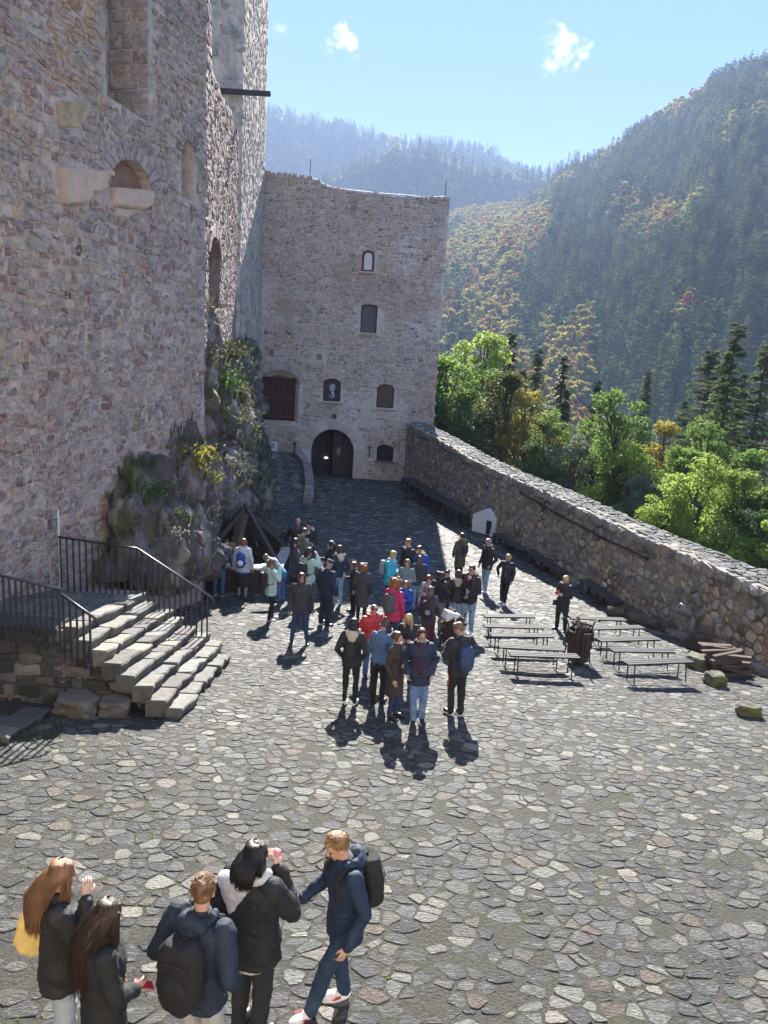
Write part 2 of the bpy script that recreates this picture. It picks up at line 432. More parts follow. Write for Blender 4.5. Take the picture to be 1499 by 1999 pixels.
# ------------------------------------------------------------------ courtyard ground
rng = random.Random(7)
def und(x, y):
    return g(y) + .05*noise.noise(Vector((x*.35, y*.35, 0))) + .02*noise.noise(Vector((x*1.3, y*1.3, 5)))
PAR = [(1.05,47.2),(2.4,42),(3.9,36.5),(5.1,33),(6.3,29.3),(7.1,26.2),(7.85,23),(8.5,20.3),(9.0,18),(9.35,16),(9.7,13.5),(10.1,10.5),(10.8,6),(11.8,0)]
def par_x(y):
    for a, b in zip(PAR, PAR[1:]):
        if b[1] <= y <= a[1]: return a[0]+(b[0]-a[0])*(a[1]-y)/(a[1]-b[1])
    return PAR[0][0] if y > PAR[0][1] else PAR[-1][0]
b = MB(); xs = [-14+i*.3 for i in range(90)]; ys = [-6+j*.3 for j in range(182)]
for y in ys:
    for x in xs: b.v.append((x, y, und(x, y)))
nx = len(xs)
for j in range(len(ys)-1):
    for i in range(nx-1):
        x = xs[i]; y = ys[j]
        if x > par_x(y)+1.0 or x > par_x(y+.3)+1.0: continue
        a = j*nx+i; b.f.append((a, a+1, a+nx+1, a+nx))
court = b.build('courtyard_pavement', M_EARTH, smooth=True, fix=False); tag(court, kind='structure')
STAIR = (-3.0, 11.25, 15.15)      # foot of the stairs: x, near y, far y
def paved(x, y):
    if x > par_x(y)-.25: return False
    if x < -5.4 and y < 40: return False
    if x < -3.0 and 11.2 < y < 15.2: return False
    if x < -7.6: return False
    return True
PALC = [(5,(.155,.157,.162)),(3.5,(.205,.206,.20)),(2.2,(.095,.098,.105)),(1.4,(.235,.218,.185)),(.6,(.27,.22,.175)),(1.6,(.36,.36,.335)),(.2,(.235,.175,.155)),(1.0,(.52,.49,.42))]
STONE_GAIN[id(PALC)] = .5
SS = StoneSet(court, M_COB, 'cobblestone')
gmap = lambda u, v, n: Vector((u, v, und(u, v)+n))
def visible_xy(x, y, mrg=60):
    p = project(Vector((x, y, g(y))));
    return p and -mrg < p[0] < 1499+mrg and p[1] < 2060
for (y0, y1, su, sv, chk) in ((3.2, 10.5, .185, .145, True), (10.5, 20, .18, .145, True), (20, 46.8, .25, .2, False)):
    for P in cells(-8, 10.8, y0, y1, su, sv, rng, jit=.46, wv=.42):
        c = centroid(P)
        if not (y0 <= c[1] < y1) or not paved(*c) or not visible_xy(*c): continue
        k = noise.noise(Vector((c[0]*.5, c[1]*.5, 9)))
        if rng.random() < .06+max(0, k)*.3: continue        # worn places, earth shows
        Q = shrink(P, .006+rng.random()*.016, chk, rng)
        if len(Q) < 3 or area(Q) < .004: continue
        SS.stone(Q, gmap, rng.uniform(.002, .013), pick(rng, PALC), rng, depth=.03, dome=.35, tilt=.05, flare=.95)
SS.finish(300)
# low cross step before the gate
b = MB()
for i in range(9):
    x = -4.1+i*.62; b.box((x+.3, 43.6+rng.uniform(-.05,.05), g(43.6)+.03), (.58, .35, .14))
kerb = b.build('kerb_step', M_ROCK); tag(kerb, 'low line of kerb stones across the paving before the gate', 'kerb', kind='structure')

# ------------------------------------------------------------------ gate tower
TZ0 = -9.6
tmap = plane_map((0,47,0), (1,0,0), (0,-1,0))
tuv = lambda px, py: (at(px, py, 47).x, at(px, py, 47).z)
TOP = [tuv(*q) for q in [(500,333),(517,335),(540,337),(575,341),(605,346),(625,356),(650,368),(700,375),(735,378),(770,382),(800,384),(830,386),(860,385),(881,386)]]
TOP[0] = (-9.2, TOP[1][1]+.1)
XR = 2.68
def top_z(x):
    for a, c in zip(TOP, TOP[1:]):
        if a[0] <= x <= c[0]: return a[1]+(c[1]-a[1])*(x-a[0])/(c[0]-a[0])
    return TOP[-1][1]
prof = [(-9.2, TZ0), (XR, TZ0)]
x = XR
while x > -9.2:
    prof.append((x, top_z(min(x, TOP[-1][0]))+rng.uniform(-.12,.1))); x -= rng.uniform(.2,.45)
prof.append((-9.2, top_z(-9.1)))
tower = empty('gate_tower', (0, 0, 0)); tag(tower, 'tall rubble stone gate tower with ragged top and an arched double door', 'tower')
me = MB().prism(prof, tmap, 0, -9.0).mesh('wall')
wall = link_mesh('wall', me, M_MORT_T, tower)
OPEN = {}
def opening(key, x0, y0, x1, y1, rise=.0):
    """pixel box of an opening in the tower front -> (cu, v0, w, h, rise)"""
    a = tuv(x0, (y0+y1)/2); c = tuv(x1, (y0+y1)/2); lo = tuv((x0+x1)/2, y1)[1]; hi = tuv((x0+x1)/2, y0)[1]
    OPEN[key] = ((a[0]+c[0])/2, lo, abs(c[0]-a[0]), hi-lo, rise)
opening('door', 607, 838, 690, 938, 1.25); OPEN['door'] = (OPEN['door'][0], g(47)-.05, OPEN['door'][2], OPEN['door'][1]+OPEN['door'][3]-g(47)+.05, 1.3)
opening('w_top', 706, 488, 731, 531, .3)
opening('w_mid', 704, 594, 736, 650, .12)
opening('w_gate', 507, 722, 583, 822, .8)
opening('w_icon', 630, 739, 665, 784, .3)
opening('w_right', 735, 750, 769, 797, .3)
opening('w_low', 735, 868, 768, 901, .28)
opening('hole_a', 617, 690, 628, 703, .12)
deps = {'door':6.5,'w_top':.35,'w_mid':.5,'w_gate':.7,'w_icon':.45,'w_right':.45,'w_low':.4,'hole_a':.4}
cut = [MB().prism(arch(*OPEN[k]), tmap, .5, -deps[k]).mesh('c') for k in OPEN]
HOLES = [(626,562,.14),(519,646,.09),(563,650,.09),(529,688,.15),(593,687,.17),(562,708,.08),(704,722,.09),(601,791,.1),(643,796,.1),(700,801,.1)]
for hx, hy, hs in HOLES:
    u_, v_ = tuv(hx, hy); cut.append(MB().prism([(u_-hs,v_-hs),(u_+hs,v_-hs),(u_+hs*.9,v_+hs),(u_-hs,v_+hs*.9)], tmap, .5, -.45).mesh('c'))
cut_openings(wall, cut)
PALT = [(5,(.36,.32,.29)),(4,(.30,.275,.26)),(2.4,(.43,.375,.32)),(1.3,(.37,.29,.23)),(.7,(.22,.20,.20)),(.5,(.31,.23,.20))]
STONE_GAIN[id(PALT)] = 1.32; STONE_WARM[id(PALT)] = (1.0, .97, .92)
ST = StoneSet(tower, M_WST_T, 'stone')
keep_out = [grow(arch(*OPEN[k]), .10 if k not in ('door','w_icon','w_right') else .0) for k in OPEN]
dcu, dv0, dw, dh, dr = OPEN['door']
keep_out.append(arch(dcu, dv0, dw+1.25, dh+.62, dr+.62))
for P in courses(-8.4, 2.75, -9.2, 9.6, (.12,.235), (.16,.42), rng, .026, .1):
    c = centroid(P)
    if not (-8.3 < c[0] < XR-.08) or c[1] > top_z(c[0])-.1: continue
    pl = noise.noise(Vector((c[0]*.23+3, c[1]*.23, 1.5)))+.25*noise.noise(Vector((c[0]*.9, c[1]*.9, 4)))
    mid = math.exp(-((c[0]+5)/2.6)**2-((c[1]-1.2)/2.2)**2)
    if rng.random() < max(0, (pl+mid*.55-.28)*3.2): continue
    if any(in_poly(p, K) for K in keep_out for p in P+[c]): continue
    Q = shrink(P, .010+rng.random()*.018, area(P) > .05, rng)
    if area(Q) < .004: continue
    col = pick(rng, PALT)
    if c[1] > 3: col = tuple(q*w_ for q, w_ in zip(col, (1.0, .93, .9)))
    ST.stone(Q, tmap, rng.uniform(.015, .05), col, rng, depth=.04, dome=.2, tilt=.10, flare=.9)
x = -8.2
while x < XR-.2:                                             # loose stones along the broken top
    w_ = rng.uniform(.22,.5); z0 = top_z(x+w_/2)-.16; h = rng.uniform(.14,.24)
    ST.stone([(x,z0),(x+w_*.95,z0),(x+w_*.9,z0+h),(x+w_*.1,z0+h*rng.uniform(.7,1.1))], tmap, rng.uniform(.02,.08), pick(rng, PALT), rng, depth=.5); x += w_
vc = lambda: pick(rng, PALT)
for k, t, n in (('w_gate', .42, 15), ('w_icon', .36, 9), ('w_right', .36, 9), ('w_low', .3, 9), ('w_top', .2, 7), ('w_mid', .3, 7)):
    voussoirs(ST, tmap, *OPEN[k], t, n, vc, rng)
ST.finish(300)
# ashlar surround of the door
SD = StoneSet(tower, M_ASHLAR, 'arch_stone')
acol = lambda: (lambda k_: tuple(c*k_ for c in (.58,.51,.44)))(rng.uniform(.84,1.1))
M_ASH2 = material('arch_stone_face', attr=True, rough=.85, var=.12, scale=4, bump=.3, bscale=22, bdist=.01); SD.mat = M_ASH2
voussoirs(SD, tmap, dcu, dv0, dw, dh, dr, .60, 7, acol, rng, proud=.07, depth=.25, gap=.045)
for sgn in (-1, 1):
    z = dv0; zt = dv0+dh-dr
    for i in range(2):
        z1 = z+(zt-dv0)/2
        u0, u1 = dcu+sgn*dw/2, dcu+sgn*(dw/2+.60)
        SD.stone([(min(u0,u1), z+.012), (max(u0,u1), z+.012), (max(u0,u1), z1-.012), (min(u0,u1), z1-.012)], tmap, .07, acol(), rng, depth=.25, dome=.05, tilt=.0, flare=1.0); z = z1
SD.finish(40)
# the double door: left leaf ajar to the dark passage, right leaf closed
def half_arch_leaf(x0, x1, name, ang=0.0, dep=.45):
    """boards of a door leaf between x0 and x1 (arched head), hinged"""
    hinge = x0 if abs(x0-(dcu-dw/2)) < abs(x1-(dcu+dw/2)) and name == 'left' else x1
    leaf = None; n = 6
    root = MB()
    hz = lambda x: dv0+dh-dr+dr*math.sqrt(max(0, 1-((x-dcu)/(dw/2))**2))
    objs = []
    for i in range(n):
        a = x0+(x1-x0)*i/n+.008; c = x0+(x1-x0)*(i+1)/n-.008
        zz = dv0+.05
        pr = [(a, zz), (c, zz), (c, hz(c)-.03), ((a+c)/2, hz((a+c)/2)-.03), (a, hz(a)-.03)]
        R_ = Matrix.Rotation(ang, 4, 'Z')
        piv = Vector((hinge, 47+dep, 0))
        def mp(u, v, n_, piv=piv): 
            p = Vector((u-hinge, -n_, v)); p = R_ @ p; return piv+p
        objs.append(MB().prism(pr, mp, rng.uniform(.0, .012), -.07).build('board', M_WOOD_D, None))
    return objs
door = empty('door', parent=tower)
for o in half_arch_leaf(dcu, dcu+dw/2-.02, 'right'): o.parent = door
for o in half_arch_leaf(dcu-dw/2+.02, dcu-.03, 'left', RAD(38)): o.parent = door
u_, v_ = tuv(660, 882)
MB().box((u_, 47+.40, v_), (.22, .03, .46)).build('notice_plate', material('tan_plate', (.30,.22,.15), rough=.6), door)
u_, v_ = tuv(634, 898)
MB().ball((u_, 47.9, v_), (.12, .05, .06)).build('passage_lamp', (lambda m_: (m_.node_tree.nodes['Principled BSDF'].inputs['Emission Color'].__setattr__('default_value', (1,.9,.5,1)), m_.node_tree.nodes['Principled BSDF'].inputs['Emission Strength'].__setattr__('default_value', .35), m_)[2])(material('warm_lamp', (.9,.8,.5))), door)
# windows
def window(key, frame_w, mat_f, mat_g, dep, bars=0, cross=False, mull=0):
    cu, v0, w_, h, rise = OPEN[key]
    w_ -= .02
    win = empty('window', parent=tower)
    O_ = arch(cu, v0, w_, h-.01, rise, 10); I_ = arch(cu, v0+frame_w, w_-2*frame_w, h-2*frame_w, max(.02, rise-frame_w*.5), 10)
    mb = MB(); n = len(O_)
    for i in range(n):
        j = (i+1) % n
        q = [O_[i], O_[j], I_[j], I_[i]]
        mb.rings([[tmap(a, c, -dep+.05) for a, c in q], [tmap(a, c, -dep-.03) for a, c in q]])
    mb.build('frame', mat_f, win)
    MB().prism(I_, tmap, -dep, -dep-.02).build('pane', mat_g, win)
    return win, (cu, v0, w_, h, rise)
win, _ = window('w_top', .13, M_WOOD_R, M_PALEGL, .12)
win, q = window('w_mid', .05, M_WOOD_D, material('grey_shutter_board', (.10,.09,.105), rough=.6, var=.12), .22)
win, q = window('w_icon', .1, M_WOOD_R, M_GLASS, .3)
cu, v0, w_, h, rise = q
MB().prism([(cu-.16,v0+.95),(cu+.1,v0+1.08),(cu+.2,v0+.9),(cu+.1,v0+.6),(cu-.12,v0+.62)], tmap, -.24, -.28).prism([(cu-.06,v0+.55),(cu+.12,v0+.6),(cu+.16,v0+.25),(cu+.06,v0+.2)], tmap, -.25, -.285).prism([(cu-.2,v0+.36),(cu-.16,v0+.4),(cu+.0,v0+.22),(cu-.02,v0+.17)], tmap, -.25, -.285).build('painted_figure', material('pale_blue_figure', (.42,.5,.58), rough=.6), win)
win, q = window('w_right', .1, M_WOOD_R, M_GLASS, .3)
win, q = window('w_low', .06, M_WOOD_D, M_GLASS, .28)
cu, v0, w_, h, rise = q
for i in range(5):
    xx = cu-w_/2+w_*(i+1)/6; MB().tube([tmap(xx, v0+.06, -.12), tmap(xx, v0+h-.1, -.12)], .014, 5).build('bar', M_IRON, win)
for zz in (.35, .65): MB().tube([tmap(cu-w_/2+.02, v0+h*zz, -.135), tmap(cu+w_/2-.02, v0+h*zz, -.135)], .012, 5).build('bar', M_IRON, win)
for k in ('w_icon', 'w_right', 'w_low', 'w_mid', 'w_top'):
    cu, v0, w_, h, rise = OPEN[k]
    MB().box(tmap(cu, v0-.03, .04), (w_+.25, .35, .08)).build('sill', M_ASHLAR if k != 'w_low' else material('brick_red_sill', (.22,.13,.11)), tower)
# barred wooden gate in the upper left opening
cu, v0, w_, h, rise = OPEN['w_gate']
gt = empty('lattice_gate', parent=tower); cw = w_*.86; cu2 = cu-w_*.05
nb_ = 11
for i in range(nb_):
    xx = cu2-cw/2+cw*(i+.5)/nb_; ht = h-.45-rise+rise*.95*math.sqrt(max(0, 1-((xx-cu2)/(cw/2))**2))
    MB().box(tmap(xx, v0+.15+ht/2, -.5), (cw/nb_*.6, .06, ht)).build('slat', M_WOOD_R, gt)
for zz in (.2, 1.35):
    MB().box(tmap(cu2, v0+zz, -.44), (cw, .05, .12)).build('rail', M_WOOD_R, gt)
MB().box(tmap(cu2, v0+1.3, -.62), (cw, .04, 2.6)).build('backing', material('deep_red_board', (.045,.015,.016), rough=.8), gt)
MB().prism(arch(cu, v0+.0, w_-.05, h-.1, rise), tmap, -.66, -.69).build('inner_wall', M_MORT_T, gt)
# boxes and fittings fixed to the tower
def fix(name, label, cat, mb, mat): return tag(mb.build(name, mat), label, cat)
u_, v_ = tuv(535, 871)
bx = empty('meter_box', tmap(u_, v_, .08)); tag(bx, 'small white enamel meter box on the gate tower wall left of the arched door', 'meter box')
MB().box((0,0,0), (.4,.16,.56)).build('case', M_WHITE, bx)
MB().box((.0,-.085,.0), (.36,.012,.52)).build('door', M_WHITE, bx)
mb = MB()
for i in range(4): mb.box((-.1+i*.05, -.095, .12), (.032,.006,.05))
mb.box((.03,-.095,-.06),(.05,.006,.07)); mb.build('lettering', M_IRON, bx)
MB().box((-.14,-.095,-.04), (.025,.01,.05)).build('lock', M_IRON, bx)
for i, (px_, py0, py1) in enumerate(((576, 862, 882), (722, 868, 893))):
    a = tuv(px_, py0); c = tuv(px_, py1)
    r_ = empty('wall_bracket', (a[0], 46.9, c[1])); tag(r_, 'black iron bracket on the wall just left of the door arch' if i == 0 else 'black iron bracket on the wall just right of the door arch', 'bracket', 'iron brackets beside the gate')
    MB().box((0,0,(a[1]-c[1])/2), (.06,.06,a[1]-c[1])).build('stem', M_IRON, r_)
    MB().box((0,-.02,(a[1]-c[1])*.8), (.26,.05,.06)).build('arm', M_IRON, r_)
u_, v_ = tuv(653, 812)
lm = empty('wall_lamp', tmap(u_, v_, .1)); tag(lm, 'small dark box lamp above the keystone of the door arch', 'lamp')
MB().box((0,0,0), (.24,.2,.22), taper=.8).build('housing', M_IRON, lm)
u_, v_ = tuv(773, 917)
lm = empty('outdoor_lamp', tmap(u_, v_, .1)); tag(lm, 'small grey bulkhead lamp low on the tower beside the parapet end', 'lamp')
MB().ball((0,-.02,0), (.13,.1,.17)).build('glass', material('grey_lamp_glass', (.3,.31,.32), rough=.3), lm); MB().box((0,.06,0), (.3,.06,.4)).build('back_plate', M_ASHLAR, lm)
u_, v_ = tuv(784, 893)
bx = empty('junction_box', tmap(u_, v_, .12)); tag(bx, 'tall pale grey electrical box where tower and parapet wall meet', 'electrical box')
MB().box((0,0,0), (.42,.2,.9)).build('case', material('grey_box_paint', (.4,.4,.4), rough=.5), bx); MB().box((0,-.105,0), (.36,.01,.82)).build('door', material('grey_box_paint'), bx)
MB().tube([(-.2,.05,.4),(-.25,.05,1.3)], .02, 6).build('conduit', M_IRON, bx)
# lightning rods and cable along the top
for px_, py0, py1 in ((605, 310, 348), (869, 352, 386)):
    a = at(px_, py0, 47.6); c = at(px_, py1, 47.6)
    r_ = empty('lightning_rod', c); tag(r_, 'thin lightning rod on the left part of the tower top' if px_ < 700 else 'thin lightning rod at the right corner of the tower top', 'lightning rod', 'lightning rods on the tower')
    MB().tube([(0,0,-.3), (0,0,(a-c).z)], .02, 5).build('rod', M_IRON, r_); MB().box((0,0,-.1), (.12,.12,.1)).build('foot', M_IRON, r_)
pts = [at(x_, y_, 47.15) for x_, y_ in ((600,345),(615,349),(632,359),(650,366),(690,371),(740,377),(790,380),(830,385),(870,383))]
tag(MB().tube(pts, .014, 5).build('lightning_cable', material('galvanised_wire', (.35,.36,.38), rough=.6, metal=.2)), 'pale metal cable running along the ragged tower top', 'cable')

# ------------------------------------------------------------------ parapet wall
par = empty('parapet_wall'); tag(par, 'long thick rubble parapet wall with flat top along the right of the courtyard', 'wall')
PT = [((47.2), -5.15), (42,-5.25), (36,-5.5), (33,-5.6), (26,-5.6), (22,-5.5), (18,-5.35), (14,-5.2), (0,-4.9)]
def par_top(y):
    for a, c in zip(PT, PT[1:]):
        if c[0] <= y <= a[0]: return a[1]+(c[1]-a[1])*(a[0]-y)/(a[0]-c[0])
    return PT[-1][1] if y < 0 else PT[0][1]
SL = [0]; 
for a, c in zip(PAR, PAR[1:]): SL.append(SL[-1]+math.hypot(c[0]-a[0], c[1]-a[1]))
def par_pt(s, off=0.0):
    s = max(0, min(SL[-1]-1e-4, s))
    for i in range(len(SL)-1):
        if SL[i] <= s <= SL[i+1]: break
    t = (s-SL[i])/(SL[i+1]-SL[i]); a, c = Vector(PAR[i]), Vector(PAR[i+1])
    def tan_(j): 
        p, q = Vector(PAR[max(0, j-1)]), Vector(PAR[min(len(PAR)-1, j+1)]); return (q-p).normalized()
    T_ = (tan_(i)*(1-t)+tan_(i+1)*t).normalized(); Nn = Vector((T_.y, -T_.x))        # towards the outside? fixed below
    if Nn.x > 0: Nn = -Nn
    p = a.lerp(c, t)+Nn*off
    return p
pmap = lambda s, z, n: Vector((*par_pt(s, n), z))                        # n>0 towards the courtyard
TH = 1.25
b = MB(); ns = 130; R_ = []
for i in range(ns+1):
    s = SL[-1]*i/ns; y = par_pt(s).y; zt = par_top(y)+rng.uniform(-.04, .04)
    R_.append([pmap(s, -15, 0.0), pmap(s, zt, 0), pmap(s, zt+.03, -.4), pmap(s, zt-.05, -TH), pmap(s, -15, -TH-.2)])
b.rings(R_)
link_mesh('wall_core', b.mesh('wall_core'), M_MORT_P, par)
PALP = [(5,(.245,.23,.215)),(3,(.31,.285,.255)),(3,(.18,.17,.165)),(1.4,(.36,.29,.21)),(.8,(.30,.21,.17)),(.7,(.40,.375,.34))]
STONE_GAIN[id(PALP)] = 1.3; STONE_WARM[id(PALP)] = (.97, .97, .93)
SP = StoneSet(par, M_WST, 'stone')
for (z0, z1) in ((-8.9, -4.7),):
    for P in cells(0, SL[-1]-8, z0, z1, .27, .235, rng, jit=.4, wv=.26):
        c = centroid(P); y = par_pt(c[0]).y; zt = par_top(y)
        if y < 12.2: continue
        if c[1] > zt-.36 or c[1] < g(y)-.1: continue
        if rng.random() < .04: continue
        lower = c[1] < zt-.9
        k = rng.uniform(.035, .06) if not lower else rng.uniform(.025, .04)
        Q = shrink(P, k*.8, True, rng)
        if area(Q) < .008: continue
        col = pick(rng, PALP)
        if lower and noise.noise(Vector((c[0]*.3, c[1]*.5, 2))) > -.1: col = tuple(q*w_ for q, w_ in zip(col, (1.12, 1.02, .9)))
        SP.stone(Q, pmap, rng.uniform(.02, .06), col, rng, depth=.05, dome=.25, tilt=.12, flare=.88)
s = 0.1
while s < SL[-1]-8:                                            # big rough stones of the top course
    w_ = rng.uniform(.28, .55); y = par_pt(s+w_/2).y; zt = par_top(y)
    h = rng.uniform(.24, .36)
    Q = shrink([(s, zt-h), (s+w_, zt-h+rng.uniform(-.03,.03)), (s+w_, zt+rng.uniform(-.03,.05)), (s+w_*.5, zt+rng.uniform(0,.08)), (s, zt+rng.uniform(-.03,.05))], .02, True, rng)
    SP.stone(Q, pmap, rng.uniform(.05, .11), pick(rng, PALP), rng, depth=.25, dome=.2, tilt=.1, flare=.92); s += w_
# flat slabs on top
topmap = lambda s, v, n: Vector((*par_pt(s, -v), par_top(par_pt(s).y)+.02+n))
PALTOP = [(4,(.15,.15,.14)),(3,(.115,.115,.11)),(2,(.19,.185,.165)),(1,(.09,.095,.07))]
for P in cells(0, SL[-1]-8, .02, TH-.02, .3, .2, rng, jit=.38, wv=.2):
    c = centroid(P)
    if not (.08 < c[1] < TH-.1): continue
    Q = shrink([(p[0], max(-.02, min(TH-.02, p[1]))) for p in P], .015, True, rng)
    if area(Q) < .008: continue
    SP.stone(Q, topmap, rng.uniform(.02, .06), pick(rng, PALTOP), rng, depth=.05, dome=.25, tilt=.12, flare=.9)
SP.finish(300)
# low foot ledge of the parapet and the iron rail on its face
b = MB(); R_ = []
for i in range(70):
    s = SL[4]+.3+(SL[9]-SL[4])*i/69; y = par_pt(s).y
    R_.append([pmap(s, g(y)-.1, .02), pmap(s, g(y)-.1, .32), pmap(s, g(y)+.12+rng.uniform(-.015,.015), .30), pmap(s, g(y)+.14, .02)])
b.rings(R_); tag(b.build('wall_footing', M_MORT_P), kind='structure')
def onpar(px, py):
    d = ray(px, py); best = None; t = 8.0
    while t < 60:
        p = d*t
        if p.x > par_x(p.y)-.10: return p
        t += .03
    return d*30
pts = [onpar(*q) for q in ((1015,962),(1050,980),(1085,1003),(1130,1025),(1180,1052),(1230,1074),(1262,1090))]
rl = empty('wall_pipe', pts[0]); tag(rl, 'dark conduit pipe fixed slanting along the inner face of the parapet wall', 'pipe')
MB().tube([p-pts[0] for p in pts], .035, 6).build('pipe', M_RUST, rl)
for p in pts[::2]: MB().box(p-pts[0]+Vector((.04,0,0)), (.1,.08,.1)).build('clamp', M_RUST, rl)
# ------------------------------------------------------------------ great palace wall on the left
A_, B_ = Vector((-7.05, 13.9)), Vector((-5.1, 21.1))
U1 = (B_-A_).normalized(); N1 = Vector((U1.y, -U1.x)); LEN1 = (B_-A_).length
f1 = plane_map((A_.x, A_.y, 0), (U1.x, U1.y, 0), (N1.x, N1.y, 0))
def uv1(px, py, off=0.0):
    d = ray(px, py); nn = Vector((N1.x, N1.y, 0)); t = (nn.dot(Vector((A_.x, A_.y, 0)))+off)/nn.dot(d); p = d*t
    return ((p.x-A_.x)*U1.x+(p.y-A_.y)*U1.y, p.z)
pal = empty('palace_wall', (0,0,0)); tag(pal, 'huge rubble stone palace wall with tall recess and blocked niche at the left edge', 'wall')
wme = MB().prism([(-16, -9), (LEN1, -9), (LEN1, 15.5), (-16, 15.5)], f1, 0, -1.6).mesh('wall')
pwall = link_mesh('wall', wme, M_MORT_L, pal)
u0, vb = uv1(208, 187); u1, _ = uv1(291, 187)
REC = [(u0, vb), (u1, vb-.12), (u1, 17), (u0, 17)]
c0 = uv1(252, 312); c1 = uv1(211, 352); c2 = uv1(297, 375); c3 = uv1(252, 424)
ncu = (c1[0]+c2[0])/2+.02; nw = c2[0]-c1[0]-.05
NICHE = (ncu, c3[1]+.28, nw, c0[1]-c3[1]-.28, .62)
w0 = uv1(354, 330); w1 = uv1(379, 330); wt = uv1(368, 276); wb = uv1(366, 388)
WIN1 = ((w0[0]+w1[0])/2, wb[1], w1[0]-w0[0], wt[1]-wb[1], .3)
cut = [MB().prism(REC, f1, .5, -1.0).mesh('c'), MB().prism(arch(*NICHE), f1, .5, -.34).mesh('c'), MB().prism(arch(*WIN1), f1, .5, -.45).mesh('c')]
cut_openings(pwall, cut)
PALL = [(5,(.335,.295,.275)),(3,(.27,.25,.25)),(2.6,(.38,.33,.28)),(1.5,(.29,.205,.19)),(.7,(.24,.165,.16)),(.8,(.37,.27,.20)),(.4,(.21,.20,.20))]
PALLR = [(3,(.31,.235,.22)),(2.4,(.26,.165,.155)),(2.5,(.32,.28,.27)),(1.5,(.26,.25,.25)),(.8,(.17,.12,.125))]
PALO = [(4,(.38,.26,.17)),(3,(.36,.31,.24)),(2,(.30,.20,.15)),(1,(.3,.28,.27))]
PALG = [(5,(.29,.255,.25)),(3,(.24,.215,.225)),(2,(.33,.27,.22))]
for p_ in (PALL, PALLR, PALO, PALG): STONE_GAIN[id(p_)] = 1.22; STONE_WARM[id(p_)] = (.98, .965, .92)
SW = StoneSet(pal, M_WST_P, 'stone')
ko = [grow(REC, .02), grow(arch(*NICHE), .03), grow(arch(*WIN1), .03)]
blk = [uv1(112, 327), uv1(205, 335), uv1(196, 372), uv1(163, 390), uv1(118, 396)]
ko.append(grow([blk[4], blk[3], blk[2], blk[1], blk[0]], .03))
pan = [uv1(108, 196), uv1(172, 200), uv1(165, 235), uv1(150, 250), uv1(112, 246)]; ko.append(pan[::-1])
def zone(px_, py_):
    return px_, py_
for P in courses(-3.5, LEN1, -7.2, 9.6, (.09,.21), (.12,.34), rng, .026, .14):
    c = centroid(P); p3 = f1(c[0], c[1], 0); pr = project(p3)
    if not pr or pr[0] < -60 or pr[1] < -80 or c[0] > LEN1-.05: continue
    if c[1] < g(p3.y)-.2: continue
    if any(in_poly(p, K) for K in ko for p in P+[c]): continue
    pal_ = PALL; red = .5*(noise.noise(Vector((c[0]*.35, c[1]*.45, 3)))) + (.28 if c[1] < -.6 else -.05)
    if 100 < pr[0] < 208 and pr[1] < 200: pal_ = PALO
    elif 120 < pr[0] < 300 and 190 < pr[1] < 320: pal_ = PALG
    elif rng.random() < red+.15: pal_ = PALLR
    rough_ = noise.noise(Vector((c[0]*.5+7, c[1]*.5, 1)))
    if rng.random() < .05+max(0, rough_)*.25 and pal_ is not PALG: continue
    Q = shrink(P, .004+rng.random()*.014, area(P) > .03, rng)
    if len(Q) < 3 or area(Q) < .002: continue
    SW.stone(Q, f1, rng.uniform(.006, .042), pick(rng, pal_), rng, depth=.05, dome=.25, tilt=.2, flare=.93)
# corner quoins and the inside of the recess
mapb = lambda u, v, n: f1(u, v, n-1.0)
for P in cells(u0-.1, u1+.1, vb-.1, 9.5, .36, .27, rng, jit=.25, wv=.15):
    c = centroid(P)
    if not (u0+.02 < c[0] < u1-.02) or c[1] < vb: continue
    Q = shrink([(max(u0+.01, min(u1-.01, p[0])), max(vb, p[1])) for p in P], .018, True, rng)
    if area(Q) > .005: SW.stone(Q, mapb, rng.uniform(.03, .07), pick(rng, PALG), rng)
for uu, sg in ((u1, -1),):                                      # far jamb of the recess faces the viewer
    jm = plane_map(f1(uu, 0, 0), (-N1.x, -N1.y, 0), (-U1.x, -U1.y, 0))
    z = vb
    while z < 9.5:
        h = rng.uniform(.22, .34)
        aa = 0
        while aa < .98:
            bb = min(1.0, aa+rng.uniform(.25, .5)); Q = shrink([(aa, z), (bb, z), (bb, z+h), (aa, z+h)], .014, True, rng)
            SW.stone(Q, jm, .035, pick(rng, PALG), rng); aa = bb
        z += h
nc = lambda: pick(rng, [(3,(.33,.30,.30)),(2,(.29,.26,.26)),(1,(.36,.33,.3))])
voussoirs(SW, f1, *NICHE, .38, 13, nc, rng, proud=.05)
voussoirs(SW, f1, *WIN1, .3, 9, nc, rng, proud=.05)
SW.finish(300)
# smooth corbel blocks
def slab(name, pts, n0, n1, mat, parent, bev=.015):
    me = MB().prism(pts, f1, n0, n1).mesh(name); o = link_mesh(name, me, mat, parent)
    bm = bmesh.new(); bm.from_mesh(me); bmesh.ops.bevel(bm, geom=bm.edges[:], offset=bev, segments=2, affect='EDGES'); bm.to_mesh(me); bm.free(); return o
b0 = [uv1(113, 327), uv1(200, 335), uv1(205, 342), uv1(194, 368), uv1(178, 376), uv1(170, 374), uv1(170, 384), uv1(160, 396), uv1(118, 398)]
slab('corbel_block', b0[::-1], .17, -.3, M_CUT, pal, .03)
k0 = [uv1(197, 331), uv1(207, 334), uv1(207, 344), uv1(197, 341)]; slab('corbel_lip', k0[::-1], .22, -.2, M_CUT, pal)
b1 = [uv1(219, 365), uv1(297, 372), uv1(295, 398), uv1(285, 407), uv1(270, 408), uv1(219, 402)]
slab('corbel_block', b1[::-1], .10, -.3, M_CUT, pal, .04)
